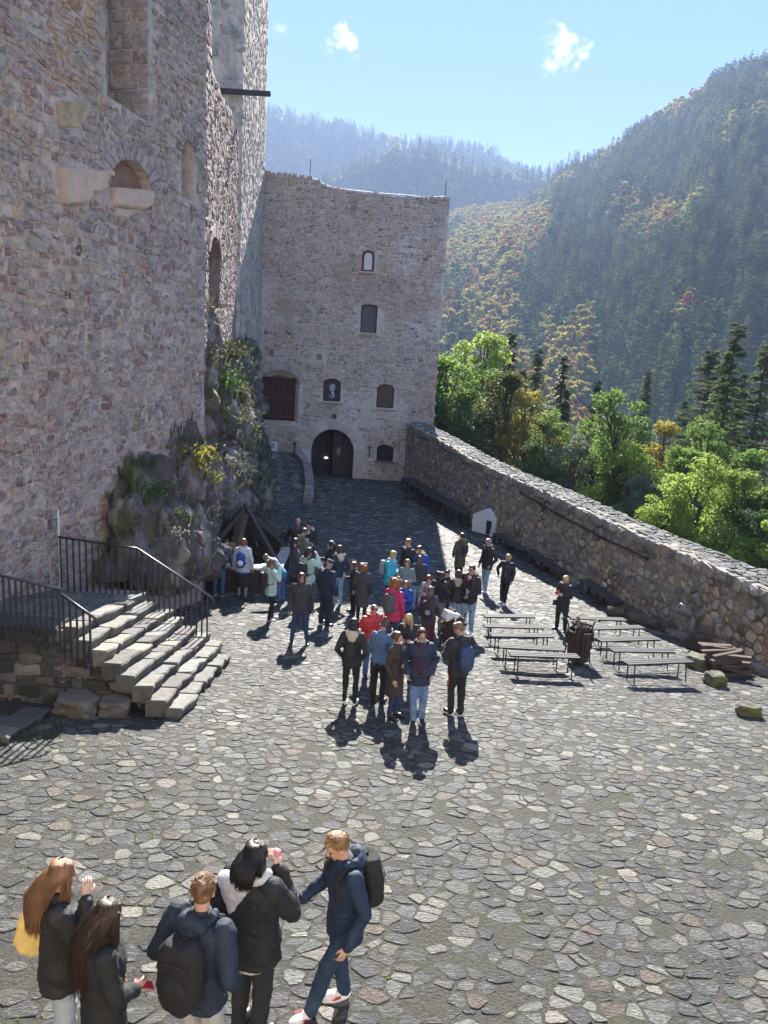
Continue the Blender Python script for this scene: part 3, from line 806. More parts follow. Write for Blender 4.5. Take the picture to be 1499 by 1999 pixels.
b2 = [uv1(220, 403), uv1(266, 408), uv1(262, 418), uv1(245, 426), uv1(221, 423)]
slab('corbel_block', b2[::-1], .05, -.3, M_CUT, pal, .03)
slab('sandstone_panel', pan[::-1], .03, -.2, material('ochre_sandstone', (.40,.33,.20), rough=.9, var=.35, scale=4, bump=.6, bscale=8, bdist=.03, col2=(.28,.22,.17), c2scale=3), pal)
MB().prism(arch(NICHE[0], NICHE[1]-.1, NICHE[2]-.02, NICHE[3]+.08, NICHE[4]), f1, -.25, -.33).build('niche_back', material('reddish_niche_plaster', (.26,.17,.14), attr='world', rough=.95, var=.35, scale=4, bump=.8, bscale=8, bdist=.05), pal)

# unseen building added behind the camera; its sunlit face bounces light onto shaded walls
kp = MB()
kp.box((1.5, -6.0, 1.0), (27, 3.0, 19)); kp.box((1.5, -3.2, -3.9), (27, 2.6, 4.4))
tag(kp.build('unseen_bounce_building', material('bounce_plaster', (.55,.48,.40), attr='world', rough=.95, var=.25, scale=1.2, bump=.6, bscale=5, bdist=.05)), kind='structure')

# ------------------------------------------------------------------ second wall, set back, darker
C_, D_ = Vector((-5.12, 21.15)), Vector((-7.28, 36.0))
U2 = (D_-C_).normalized(); N2 = Vector((U2.y, -U2.x)); LEN2 = (D_-C_).length
f2 = plane_map((C_.x, C_.y, 0), (U2.x, U2.y, 0), (N2.x, N2.y, 0))
def uv2(px, py):
    d = ray(px, py); nn = Vector((N2.x, N2.y, 0)); t = nn.dot(Vector((C_.x, C_.y, 0)))/nn.dot(d); p = d*t
    return ((p.x-C_.x)*U2.x+(p.y-C_.y)*U2.y, p.z)
rw = empty('ruined_side_wall'); tag(rw, 'dark purple grey ruined wall with broken sloping top between palace wall and pale tower', 'wall')
tp = [uv2(412, 90), uv2(414, 140), uv2(425, 165), uv2(432, 185), uv2(442, 205), uv2(452, 225), uv2(459, 250), uv2(464, 262)]
tp = [(-.2, 9.5)]+tp
def top2(u):
    for a, c in zip(tp, tp[1:]):
        if a[0] <= u <= c[0]: return a[1]+(c[1]-a[1])*(u-a[0])/max(1e-6, c[0]-a[0])
    return tp[-1][1] if u > 0 else tp[0][1]
pr = [(0, -9.5), (LEN2, -9.5), (LEN2, top2(LEN2))]
u = LEN2
while u > .3:
    pr.append((u, top2(u)+rng.uniform(-.1, .15))); u -= rng.uniform(.15, .35)
pr.append((0, top2(.05)))
w2 = link_mesh('wall', MB().prism(pr, f2, 0, -1.3).mesh('wall'), M_MORT_D, rw)
s0 = uv2(406, 560); s1 = uv2(429, 560); st_ = uv2(417, 462); sb_ = uv2(415, 602)
SLIT = ((s0[0]+s1[0])/2, sb_[1], max(.8, s1[0]-s0[0]), st_[1]-sb_[1], .6)
cut_openings(w2, [MB().prism(arch(*SLIT), f2, .5, -.6).mesh('c')])
PALD = [(4,(.30,.255,.26)),(3,(.235,.205,.215)),(2,(.35,.31,.30)),(1,(.27,.19,.19))]
STONE_GAIN[id(PALD)] = 1.1; STONE_WARM[id(PALD)] = (1.08, .98, .86)
S2 = StoneSet(rw, M_WST, 'stone'); k2 = grow(arch(*SLIT), .03)
for P in cells(0, LEN2, -5, 9.5, .34, .17, rng, jit=.4, wv=.2):
    c = centroid(P)
    if not (.05 < c[0] < LEN2-.1) or c[1] > top2(c[0])-.03 or in_poly(c, k2): continue
    Q = shrink(P, .02, False, rng)
    if area(Q) < .004: continue
    S2.stone(Q, f2, rng.uniform(.01, .045), pick(rng, PALD), rng, dome=.2, tilt=.12)
voussoirs(S2, f2, *SLIT, .35, 9, lambda: pick(rng, PALD), rng, proud=.08)
sm = lambda u, v, n: f2(u, v, n-.6)
z = SLIT[1]
while z < SLIT[1]+SLIT[3]-.5:                                  # blocked with coursed stones
    h = rng.uniform(.18, .3); S2.stone(shrink([(SLIT[0]-SLIT[2]/2+.01, z), (SLIT[0]+SLIT[2]/2-.01, z), (SLIT[0]+SLIT[2]/2-.01, z+h), (SLIT[0]-SLIT[2]/2+.01, z+h)], .012, True, rng), sm, rng.uniform(.05,.25), pick(rng, PALD), rng, depth=.1); z += h
S2.finish(200)

# ------------------------------------------------------------------ pale tower behind
pt = empty('pale_tower'); tag(pt, 'tall pale plastered stone tower standing between the ruined wall and the gate tower', 'tower')
PTP = [(-10.5, 34.2), (-8.1, 36.35), (-7.32, 37.0), (-7.98, 46.98), (-12, 46.98)]
b = MB(); R_ = []
for z in [(-9.8)+i*2.0 for i in range(17)]: R_.append([Vector((x_, y_, z)) for x_, y_ in PTP])
b.rings(R_); link_mesh('wall', b.mesh('wall'), M_PLASTER, pt)
S3 = StoneSet(pt, M_WST_P, 'stone')
PAL3 = [(4,(.50,.44,.38)),(3,(.43,.39,.35)),(1.5,(.56,.49,.42)),(1,(.34,.31,.28))]
U3 = (Vector(PTP[3])-Vector(PTP[2])); L3 = U3.length; U3.normalize(); f3 = plane_map((PTP[2][0], PTP[2][1], 0), (U3.x, U3.y, 0), (U3.y, -U3.x, 0))
for P in cells(0, L3, -3, 21.5, .42, .24, rng, jit=.42, wv=.2):
    c = centroid(P)
    if not (.1 < c[0] < L3-.1): continue
    if rng.random() < .25: continue
    Q = shrink(P, .03, False, rng)
    if area(Q) > .01: S3.stone(Q, f3, rng.uniform(.005, .03), pick(rng, PAL3), rng, dome=.3, tilt=.08)
U4 = (Vector(PTP[2])-Vector(PTP[0])); L4 = U4.length; U4.normalize(); f4 = plane_map((PTP[0][0], PTP[0][1], 0), (U4.x, U4.y, 0), (U4.y, -U4.x, 0))
for P in cells(0, L4, 0, 21.5, .5, .32, rng, jit=.42, wv=.2):
    c = centroid(P)
    if not (.1 < c[0] < L4-.1): continue
    if rng.random() < .82: continue
    Q = shrink(P, .06, True, rng)
    if area(Q) > .01: S3.stone(Q, f4, rng.uniform(.005, .03), pick(rng, PAL3), rng, dome=.3, tilt=.1)
S3.finish(150)
a = at(428, 177, 36.1); c = at(527, 183.5, 37.4)
tag(MB().beam(a, c, .16, .2).build('wooden_beam', M_WOOD_D), 'dark wooden beam jutting out across the pale tower high up', 'beam')

# ------------------------------------------------------------------ rock outcrop under the walls
def blob(b, px, py, y, r, rot=None):
    b.ball(at(px, py, y), r, 14, 10, rot)
rb = MB()
for (px, py, y, rx, ry, rz_) in (
    (290, 1010, 18.0, .9, 1.5, 1.4), (300, 1075, 17.5, .9, 1.4, .9), (340, 930, 20.2, 1.0, 1.6, 1.0), (355, 1040, 20.2, .9, 1.8, 1.5), (270, 1090, 17.2, .8, 1.2, .7), (255, 1085, 16.9, .6, .9, .5),
    (380, 950, 22.6, 1.1, 2.0, 1.3), (385, 1050, 23.0, .7, 1.8, 1.3), (425, 985, 26.0, 1.1, 2.2, 1.6), (455, 960, 28.5, 1.3, 2.6, 1.7), (425,1060,26.6,.9,1.5,1.2), (470, 1000, 29.8, 1.1, 2.4, 1.6), (335, 885, 20.3, .8, 1.2, .7),
    (382, 790, 22.2, .62, 1.2, 1.6), (378, 690, 22.4, .50, 1.2, 1.4), (388, 630, 22.6, .38, 1.1, .8), (405, 720, 24, .55, 1.5, 1.5), (372, 850, 22, .5, 1.2, .8), (415, 800, 24.5, .65, 1.6, 1.3),
    (445, 770, 29, .8, 2.6, 1.6), (462, 735, 33, .6, 3.2, 1.2), (440, 860, 27, .9, 2.6, 1.4), (465, 820, 33, .8, 3.5, 1.8), (470, 900, 34, 1.0, 3.6, 1.6), (468, 960, 34, 1.1, 3.2, 1.4), (425, 915, 25.5, 1.0, 2.4, 1.1), (474, 860, 38, .8, 3.5, 1.8), (478,765,40,.4,2.6,.8), (472, 715, 37, .4, 2.6, .6), (488, 930, 38, .8, 3, 1.1)):
    blob(rb, px, py, y, (rx, ry, rz_), Matrix.Rotation(RAD(rng.uniform(-20, 20)), 3, 'Y') @ Matrix.Rotation(RAD(rng.uniform(-25, 25)), 3, 'X'))
rock = link_mesh('rock_outcrop', rb.mesh('rock_outcrop', fix=False), M_ROCK)
md = rock.modifiers.new('r', 'REMESH'); md.mode = 'VOXEL'; md.voxel_size = .13
evaluate_all([rock])
me = rock.data; nv = [v.normal.copy() for v in me.vertices]
for v, n in zip(me.vertices, nv):
    p = v.co; q = Vector((p.x*1.1+p.z*.25, p.y*1.0, p.z*.45))
    v1 = noise.voronoi(q*.9)[0]; v2 = noise.voronoi(q*2.3+Vector((5,0,0)))[0]
    r2 = 1-abs(noise.noise(q*2.7))*2
    d = .52*min(1, v1[1]-v1[0])+.32*min(1, v2[1]-v2[0])+.16*r2+.10*noise.noise(p*3.7)+.06*noise.noise(p*8)-.25
    v.co = p+n*d
me.materials.clear(); me.materials.append(M_ROCK); me.shade_flat(); tag(rock, kind='structure'); me.update()
rockpts = [(v.co.copy(), v.normal.copy()) for v in me.vertices]

# grass, moss and weeds on the rock
M_GRASS = material('dry_green_grass', attr=True, rough=.7, var=.2, bump=0, transl=.4)
M_LEAF = material('leaf', attr=True, rough=.5, var=.15, scale=1.5, bump=0, transl=.45, spec=.4)
def blades(name, spots, n, hmin, hmax, cols, droop=.5, wd=.012, spread=.1):
    b = MB(); b.c = []
    for (p, nrm, k) in spots:
        for i in range(int(n*k)):
            a = rng.uniform(0, 2*pi); r_ = rng.uniform(0, spread); q = p+Vector((cos(a)*r_, sin(a)*r_, -.02))
            h = rng.uniform(hmin, hmax); a2 = rng.uniform(0, 2*pi); dv = Vector((cos(a2), sin(a2), 0))+nrm*.8
            s_ = Vector((-sin(a2), cos(a2), 0))*wd
            t1 = q+Vector((0,0,h*.7))+dv*h*.25; t2 = q+Vector((0,0,h*(.9-droop*.4)))+dv*h*.7
            b.add([q-s_, q+s_, t1+s_*.7, t1-s_*.7, t2], [(0,1,2,3), (3,2,4)])
            c = cols[int(rng.random()**1.5*len(cols))]; k_ = rng.uniform(.7, 1.25); b.c += [tuple(x_*k_ for x_ in c)]*5
    return b.build(name, M_GRASS, fix=False)
gs = []
for p, n in rockpts:
    if rng.random() > .16: continue
    pr = project(p)
    if not pr: continue
    if n.dot(p) > 0: continue
    if 360 < pr[0] < 530 and 780 < pr[1] < 980 and p.y > 23 and n.z > .12: k = 1.0
    elif n.z > .45: k = .6
    elif 430 < pr[0] < 520 and 660 < pr[1] < 900 and rng.random() < .45: k = .6
    else: 
        if rng.random() < .08: k = .5
        else: continue
    gs.append((p, n, k))
tag(blades('rock_grass', gs, 10, .12, .42, [(.05,.075,.022),(.09,.11,.03),(.12,.115,.05),(.17,.15,.08),(.035,.05,.02)], .8, .014, .16), 'dry green grass hanging over the dark rock outcrop', 'grass', kind='stuff')
def weed(name, label, base, h, wdt, n, cols, parent=None, leaf=.05):
    """small leafy plant with stems"""
    t = empty(name, base); tag(t, label, 'plant')
    st = MB(); lf = MB(); lf.c = []
    for i in range(max(3, n//14)):
        a = rng.uniform(0, 2*pi); r_ = rng.uniform(.2, 1)*wdt; top = Vector((cos(a)*r_, sin(a)*r_, h*rng.uniform(.55, 1)))
        st.tube([(0,0,-.05), top*.5+Vector((0,0,.1*h)), top], [.012, .008, .004], 4)
        for j in range(14):
            q = top*rng.uniform(.35, 1.05)+Vector((rng.gauss(0,.06), rng.gauss(0,.06), rng.gauss(0,.06)))*max(1, wdt*3)
            d1 = Vector((rng.gauss(0,1), rng.gauss(0,1), rng.gauss(0,.6))).normalized()*leaf; d2 = d1.orthogonal().normalized()*leaf*.5
            lf.add([q-d1, q+d2, q+d1, q-d2], [(0,1,2,3)]); c = rng.choice(cols); k_ = rng.uniform(.7, 1.3); lf.c += [tuple(x_*k_ for x_ in c)]*4
    st.build('stem', M_BARK, t); lf.build('foliage', M_LEAF, t, fix=False); return t
def on_rock(px, py):
    d = ray(px, py).normalized(); best = None; bs = 1e9
    for p, n in rockpts:
        t = p.dot(d); e = (p-d*t).length
        if e < .2 and t < bs: bs = t; best = p
    return best or at(px, py, 22)
GY = [(.32,.30,.03),(.38,.33,.05),(.18,.22,.04),(.42,.36,.12)]; GG = [(.07,.14,.03),(.1,.18,.04),(.05,.1,.025)]; GD = [(.2,.17,.11),(.14,.12,.06),(.09,.1,.04)]
weed('weed', 'bright yellow green weed glowing in the sun on the mossy rock shoulder', on_rock(397, 915), .8, .55, 170, GY, leaf=.06)
weed('weed', 'low bright yellow moss tuft just right of the sunlit weed on the rock', on_rock(425, 945), .3, .5, 90, GY[:3], leaf=.05)
weed('weed', 'pale thin weed hanging from the tall rock pillar by the corner', on_rock(420, 715), .9, .4, 120, [(.25,.25,.1),(.14,.17,.05)], leaf=.05)
weed('weed', 'small dry weed on top of the narrow rock pillar', on_rock(405, 610), .5, .3, 70, GD, leaf=.04)
weed('weed', 'dark green fern low on the rock face beside the stairs', on_rock(318, 965), .5, .4, 110, GG, leaf=.06)
weed('weed', 'small green plant on the rock between the fern and the wooden pyramid', on_rock(355, 1005), .35, .3, 80, [(.18,.24,.03),(.1,.16,.03)], leaf=.04)
weed('weed', 'whitish dried flower clump at the foot of the rock behind the railing', on_rock(365, 1062), .5, .25, 80, [(.4,.38,.3),(.3,.28,.2)], leaf=.035)
weed('weed', 'green climbing weed on the rock beneath the pale tower', on_rock(455, 765), .7, .7, 170, GG, leaf=.08)
weed('weed', 'brownish bush clinging under the pale tower corner', on_rock(465, 705), .8, .7, 230, GD+[(.06,.08,.03)], leaf=.09)
weed('weed', 'mossy bush at the rock edge beside the lattice gate', on_rock(478, 790), .6, .4, 150, [(.1,.12,.04),(.07,.085,.03)]+GD[:1], leaf=.1)

# ------------------------------------------------------------------ path ramp with curved kerb wall left of the gate
ramp = MB(); R_ = []
RP = [(-5.9,38.0,-8.62),(-6.0,40.5,-8.2),(-6.3,43,-7.6),(-6.8,45.5,-7.45),(-7.2,46.9,-7.5)]
RR = [(-4.15,38.4,-8.6),(-4.3,40.5,-8.15),(-4.75,43,-7.6),(-5.4,45,-7.45),(-5.75,46.9,-7.45)]
for a, c in zip(RP, RR): R_.append([Vector((-9,a[1],a[2])), Vector(a), Vector(c), Vector((c[0], c[1], -9.3)), Vector((-9,a[1],-9.3))])
tag(ramp.rings(R_).build('ramp_path', material('ramp_cobble', (.13,.12,.115), attr='world', rough=.8, var=.6, scale=7, bump=1, bscale=9, bdist=.08)), kind='structure')
def ramp_z(y):
    for a, c in zip(RR, RR[1:]):
        if a[1] <= y <= c[1]: return a[0]+(c[0]-a[0])*(y-a[1])/(c[1]-a[1]), a[2]+(c[2]-a[2])*(y-a[1])/(c[1]-a[1])
    return RR[-1][0], RR[-1][2]
rp = bpy.data.objects['ramp_path']; SRm = StoneSet(rp, M_COB, 'cobblestone'); rmap = lambda u, v, n: Vector((u, v, ramp_z(v)[1]+.02+n))
STONE_GAIN[id(PALC)] = .7
for P in cells(-8.6, -4.1, 38.5, 46.8, .27, .22, rng, jit=.42, wv=.3):
    c = centroid(P)
    if not (38.5 < c[1] < 46.7) or c[0] > ramp_z(c[1])[0]-.1: continue
    Q = shrink(P, .02, False, rng)
    if area(Q) > .008: SRm.stone(Q, rmap, rng.uniform(.01, .05), pick(rng, PALC), rng, depth=.06)
SRm.finish(200)
kw = empty('curved_kerb_wall'); tag(kw, 'low curved stone kerb wall bounding the ramp left of the arched door', 'wall')
b = MB(); R_ = []
for i, c in enumerate(RR):
    x_, y_, z_ = c; t_ = .42 if i < 4 else .3
    R_.append([Vector((x_, y_-.1, -9.2)), Vector((x_, y_-.1, z_+.32)), Vector((x_+t_, y_-.1, z_+.30)), Vector((x_+t_+.02, y_-.1, -9.2))])
link_mesh('wall_core', b.rings(R_).mesh('wall_core'), M_MORT_D, kw)
S5 = StoneSet(kw, M_WST, 'stone')
for (c, d_) in zip(RR, RR[1:]):
    for j in range(8):
        y_ = c[1]+(d_[1]-c[1])*(j+.5)/8; x_ = c[0]+(d_[0]-c[0])*(j+.5)/8; z_ = c[2]+(d_[2]-c[2])*(j+.5)/8
        mp = lambda u, v, n, y_=y_: Vector((u, v, n+z_+.3)); S5.stone(shrink([(x_, y_-.15), (x_+.42, y_-.15), (x_+.42, y_+.15), (x_, y_+.15)], .02, True, rng), mp, .05, pick(rng, PALD), rng)
        for q in range(3):
            zz = z_+.25-q*.3; 
            if zz-.2 < g(y_): break
            mp2 = lambda u, v, n, x_=x_: Vector((x_+.43+n, u, v)); S5.stone(shrink([(y_-.16, zz-.28), (y_+.16, zz-.28), (y_+.16, zz), (y_-.16, zz)], .02, True, rng), mp2, .04, pick(rng, PALD), rng)
S5.finish(100, 20)

# ------------------------------------------------------------------ stone stairs with landing
stairs = empty('stone_staircase', (0,0,0)); tag(stairs, 'worn stone staircase climbing left from the courtyard to a landing', 'stairs')
SB = StoneSet(stairs, M_BLOCK, 'step_block')
NST = 8; TR = .262; RI = .165
SCOL = [(4,(.135,.13,.115)),(3,(.105,.103,.096)),(1.5,(.17,.155,.125)),(1,(.09,.08,.073))]
def block(S, x0, x1, y0, y1, zf, h, color, wob=.02):
    """one rough step block; zf(y) = top height"""
    nx_, ny_ = 2, max(2, int((y1-y0)/.22))
    V = []; top = []; F = []
    ol = [(x0, y0), (x1, y0)]
    # ring outline (clockwise from above) with wobble
    pts = []
    for i in range(ny_+1): pts.append((x1+rng.uniform(-wob, wob), y0+(y1-y0)*i/ny_))
    for i in range(ny_, -1, -1): pts.append((x0, y0+(y1-y0)*i/ny_))
    n = len(pts)
    for p in pts: V.append(Vector((p[0]-(.075 if p[0] > x0+.02 else 0), p[1], zf(p[1])-h)))
    for p in pts: V.append(Vector((p[0]-(.004 if p[0] > x0 else 0), p[1], zf(p[1])-.025)))
    cx, cy = (x0+x1)/2, (y0+y1)/2
    for p in pts: V.append(Vector((cx+(p[0]-cx)*.86, cy+(p[1]-cy)*.96, zf(p[1])+rng.uniform(-.008, .012))))
    F = [(i, (i+1) % n, n+(i+1) % n, n+i) for i in range(n)]+[(n+i, n+(i+1) % n, 2*n+(i+1) % n, 2*n+i) for i in range(n)]
    F.append(tuple(range(2*n, 3*n)))
    pr = project(V[2*n]); S.items.append((1000, V, F, color))
gz = lambda y: g(y)
for s_i in range(NST):
    xf = STAIR[0]-s_i*TR; zt = (s_i+1)*RI
    ya = STAIR[1]-.12+s_i*.07+rng.uniform(-.14, .12); yb = STAIR[2]+.12+rng.uniform(-.1, .1)-(.5 if s_i < 1 else 0)
    y = ya
    while y < yb-.05:
        ln = min(yb-y, rng.uniform(.45, 1.3))
        if yb-y-ln < .3: ln = yb-y
        dz = rng.uniform(-.015, .015); dx = rng.uniform(-.03, .03)
        block(SB, xf-TR-.06, xf+dx, y+.008, y+ln-.008, lambda yy, dz=dz: gz(yy)+zt+dz, RI+.12, pick(rng, SCOL), .035); y += ln
SB.finish(200, 0)
LZ = NST*RI
b = MB(); R_ = []
xl = STAIR[0]-NST*TR+.05
for y in [10.07+i*.5 for i in range(16)]:
    R_.append([Vector((xl, y, g(y)-.3)), Vector((xl, y, gz(y)+LZ-.03)), Vector((-8.4, y, gz(y)+LZ-.03)), Vector((-8.4, y, g(y)-.3))])
b.rings(R_[3:12]); link_mesh('landing_core', b.mesh('landing_core'), M_MORT_D, stairs)
b = MB(); R_ = []                                               # rubble body under the steps
for y in (11.6, 12.5, 14, 15.1):
    R_.append([Vector((STAIR[0]-.1, y, g(y)-.2)), Vector((STAIR[0]-.15, y, gz(y)+.02)), Vector((xl+.15, y, gz(y)+LZ-.32)), Vector((xl-.3, y, gz(y)+LZ-.1)), Vector((xl-.3, y, g(y)-.2))])
link_mesh('rubble_core', b.rings(R_).mesh('rubble_core'), M_MORT_D, stairs)
SLd = StoneSet(stairs, M_BLOCK, 'landing_stone')
lmap = lambda u, v, n: Vector((u, v, gz(v)+LZ-.03+n))
for P in cells(-8.3, xl, 11.0, 15.1, .42, .3, rng, jit=.35, wv=.2):
    c = centroid(P)
    if not (-8.2 < c[0] < xl-.1 and 11.65 < c[1] < 15.0): continue
    Q = shrink([(min(xl, p[0]), max(11.57, p[1])) for p in P], .016, True, rng)
    if area(Q) > .01: SLd.stone(Q, lmap, .02, pick(rng, SCOL), rng, depth=.04, dome=.3, tilt=.03)
# side face of the landing seen under the near railing
sf = lambda u, v, n: Vector((u, 11.55-n, v))
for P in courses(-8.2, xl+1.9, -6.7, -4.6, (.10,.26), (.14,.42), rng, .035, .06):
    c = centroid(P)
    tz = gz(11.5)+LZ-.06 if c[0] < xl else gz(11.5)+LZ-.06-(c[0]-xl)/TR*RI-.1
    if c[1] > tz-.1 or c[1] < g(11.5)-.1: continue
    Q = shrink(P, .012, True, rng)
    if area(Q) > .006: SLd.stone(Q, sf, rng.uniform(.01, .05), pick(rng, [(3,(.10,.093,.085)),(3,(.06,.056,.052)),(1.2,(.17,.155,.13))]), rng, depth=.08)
SLd.finish(120, 0)
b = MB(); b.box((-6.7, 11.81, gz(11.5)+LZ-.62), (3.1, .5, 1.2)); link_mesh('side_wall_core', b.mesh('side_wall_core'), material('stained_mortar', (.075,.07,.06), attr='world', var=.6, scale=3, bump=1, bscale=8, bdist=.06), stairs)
# sunlit retaining kerb further left, loose blocks and slabs
def boulder(name, label, cat, px, py, size, mat, rz=0, dz=0, seed=0, group=None, cube=.6, y=None):
    p = ground_at(px, py) if y is None else at(px, py, y)
    bm = bmesh.new(); bmesh.ops.create_icosphere(bm, subdivisions=3, radius=1)
    for v in bm.verts:
        q = v.co.copy(); m_ = max(abs(q.x), abs(q.y), abs(q.z)); q = q.lerp(q/m_, cube)
        q *= 1+.22*noise.noise(q*1.3+Vector((seed*7, 0, 0)))+.08*noise.noise(q*4+Vector((seed*3, 0, 0)))
        v.co = Vector((q.x*size[0]/2, q.y*size[1]/2, q.z*size[2]/2))
    me = bpy.data.meshes.new(name); bm.to_mesh(me); bm.free()
    o = link_mesh(name, me, mat, None, (p.x, p.y, p.z+size[2]*.40+dz)); o.rotation_euler = (rng.uniform(-.06,.06), rng.uniform(-.06,.06), RAD(rz)); tag(o, label, cat, group); return o
M_BL = material('brown_grey_block', (.13,.112,.092), rough=.85, var=.35, scale=5, bump=.8, bscale=9, bdist=.03)
M_MOSS = material('mossy_stone', (.12,.115,.10), rough=.9, var=.4, scale=4, bump=.8, bscale=9, bdist=.03, col2=(.11,.11,.04), c2scale=2.2, c2lo=.42, c2hi=.55)
boulder('loose_block', 'large squared brown block lying at the near foot of the stairs', 'stone block', 155, 1392, (.62,.5,.34), M_BL, -14, seed=1, cube=.85)
boulder('loose_block', 'smaller rounded tan block right of the large squared one at the stair foot', 'stone block', 226, 1394, (.48,.42,.30), M_BL, 8, seed=2, cube=.75)
boulder('loose_block', 'small pale block at the far bottom corner of the stairs under the rail end', 'stone block', 418, 1275, (.34,.42,.26), material('pale_block', (.2,.185,.155), rough=.85, var=.3, bump=.6), 5, seed=3, cube=.8)
# lower slab step at the left edge with the rail shadows on it
st2 = empty('lower_slab'); tag(st2, 'row of old kerb slabs at the left edge striped by railing shadows', 'kerb')
S6 = StoneSet(st2, M_BLOCK, 'slab')
for i in range(6):
    x0 = -5.15-i*.0; y0 = 8.6+i*.42
    block(S6, -6.0+.16*i-.32, -5.3+.05*i, y0, y0+.40, lambda yy: g(yy)+.10, .25, pick(rng, SCOL), .03)
S6.finish(50, 0)
gm = []
for i in range(160):
    x_ = rng.uniform(-7, -4.6); y_ = rng.uniform(9.8, 11.0); gm.append((Vector((x_, y_, g(y_))), Vector((0,0,1)), 1.0))
tag(blades('foot_grass', gm, 5, .03, .10, [(.04,.09,.015),(.06,.12,.02)], .5, .008, .1), 'low green grass and moss in the shade under the stair railing', 'grass', kind='stuff')
mo = []
for i in range(75):
    x_ = rng.uniform(-3.8, -2.0) if i < 50 else rng.uniform(-4, 8); y_ = rng.uniform(5.0, 8.5) if i < 50 else rng.uniform(5, 13)
    mo.append((Vector((x_, y_, und(x_, y_)+.01)), Vector((0,0,1)), 1.0))
tag(blades('joint_moss', mo, 9, .012, .03, [(.10,.24,.02),(.14,.28,.03)], .5, .006, .03), 'tiny bright green moss tufts in the joints of the cobbles', 'moss', kind='stuff')

# ------------------------------------------------------------------ railings
def railing(label, top, foot, n, curl=True, foot2=None, u_bars=False):
    """top: polyline of the handrail, foot(i,t) gives the bar foot under a top point"""
    root = empty('stair_railing', top[0]); tag(root, label, 'railing', 'stair railings'); o0 = Vector(top[0])
    P = [Vector(p)-o0 for p in top]
    if curl:
        d = (P[-1]-P[-2]).normalized(); e = P[-1]; P = P+[e+d*.06+Vector((0,0,-.03)), e+d*.07+Vector((0,0,-.09)), e+d*.02+Vector((0,0,-.13))]
    MB().tube(P, .024, 8).build('handrail', M_RAIL, root, smooth=True)
    seg = [(Vector(b_)-Vector(a_)).length for a_, b_ in zip(top, top[1:])]; tot = sum(seg)
    def pt_(s):
        for a_, b_, l in zip(top, top[1:], seg):
            if s <= l: return Vector(a_).lerp(Vector(b_), s/l)
            s -= l
        return Vector(top[-1])
    ends = []
    for i in range(n):
        s = tot*(i+.3)/n; p = pt_(s); f = foot(p)
        MB().tube([p-o0, p-o0+Vector((.0,0,-.06)), f-o0], .019, 6).build('bar', M_RAIL, root); ends.append(f-o0)
    if u_bars:
        for a_, b_ in zip(ends[::2], ends[1::2]): MB().tube([a_, a_.lerp(b_, .2)+Vector((0,0,-.06)), a_.lerp(b_, .8)+Vector((0,0,-.06)), b_], .019, 6).build('loop', M_RAIL, root)
    return root
stz = lambda x, y: gz(y)+max(0, min(NST, int((STAIR[0]-x)/TR)+1))*RI if x < STAIR[0] else g(y)
yf = 15.02
T = [at(113, 1048, yf), at(268, 1071, yf), at(412, 1166, yf)]
railing('far railing of the stairs bending down in front of the rock', T, lambda p: Vector((p.x, p.y, stz(p.x, p.y)-.02)), 26)
yn = 11.5
T = [at(-120, 1095, yn-.12), at(0, 1123, yn-.12), at(122, 1152, yn-.12)]
railing('near level railing at the left edge over the shaded landing side', T, lambda p: Vector((p.x, p.y, p.z-1.02)), 20, curl=False, u_bars=True)
T = [at(119, 1160, yn), at(184, 1206, yn)]
railing('short sloping near railing with bright top at the stairs', T, lambda p: Vector((p.x, p.y, p.z-1.05)), 5)
a = at(113, 995, yf+.05); c = at(119, 1165, yf+.05)
tag(MB().tube([a, c], .018, 6).build('wall_conduit', M_WHITE), 'thin pale vertical conduit on the palace wall above the railing start', 'pipe')
# ------------------------------------------------------------------ wooden well house with pyramid frame
wl = empty('well_curb', (-4.3, 23.2, g(23.2))); tag(wl, 'dark boxed wooden well curb with pale ledge at the foot of the rock', 'well')
zt = at(455, 1102, 22.6).z; zb = g(22.6)
W0, W1, Y0, Y1 = -5.75, -3.15, 22.35, 24.9
lo = Vector((-4.3, 23.2, g(23.2)))
n = 13
for side in range(4):
    for i in range(n):
        t = (i+.5)/n
        if side < 2: c_ = Vector((W0+(W1-W0)*t, (Y0, Y1)[side], (zt+zb)/2)); sz = ((W1-W0)/n-.01, .07, zt-zb)
        else: c_ = Vector(((W0, W1)[side-2], Y0+(Y1-Y0)*t, (zt+zb)/2)); sz = (.07, (Y1-Y0)/n-.01, zt-zb)
        MB().box(c_-lo+Vector((0,0,-.02)), sz).build('board', M_WOOD_D, wl)
for xx in (W0, W1):
    for yy in (Y0, Y1): MB().box(Vector((xx, yy, (zt+zb)/2+.02))-lo, (.2, .2, zt-zb+.06)).build('post', M_WOOD_D, wl)
M_LEDGE = material('pale_worn_ledge', (.36,.35,.33), rough=.5, var=.3, scale=5, bump=.3)
for k, (c_, sz) in enumerate((((( W0+W1)/2, Y0-.02, zt+.04), (W1-W0+.35, .34, .07)), (((W0+W1)/2, Y1, zt+.04), (W1-W0+.35, .3, .07)), ((W0, (Y0+Y1)/2, zt+.042), (.34, Y1-Y0-.35, .07)), ((W1, (Y0+Y1)/2, zt+.042), (.34, Y1-Y0-.35, .07)))):
    MB().box(Vector(c_)-lo, sz).build('ledge', M_LEDGE, wl)
MB().box(Vector(((W0+W1)/2, (Y0+Y1)/2, zt-.35))-lo, (W1-W0-.1, Y1-Y0-.1, .05)).build('well_shade_sheet', material('painted_well_shade', (.012,.012,.014)), wl)  # black sheet laid in to paint the shaded depth of the well
py = empty('wooden_pyramid_frame', (-4.4, 23.7, zt)); tag(py, 'dark wooden pyramid frame of leaning beams standing on the well curb', 'frame')
ap = at(477, 986, 23.7); lo = Vector((-4.4, 23.7, zt))
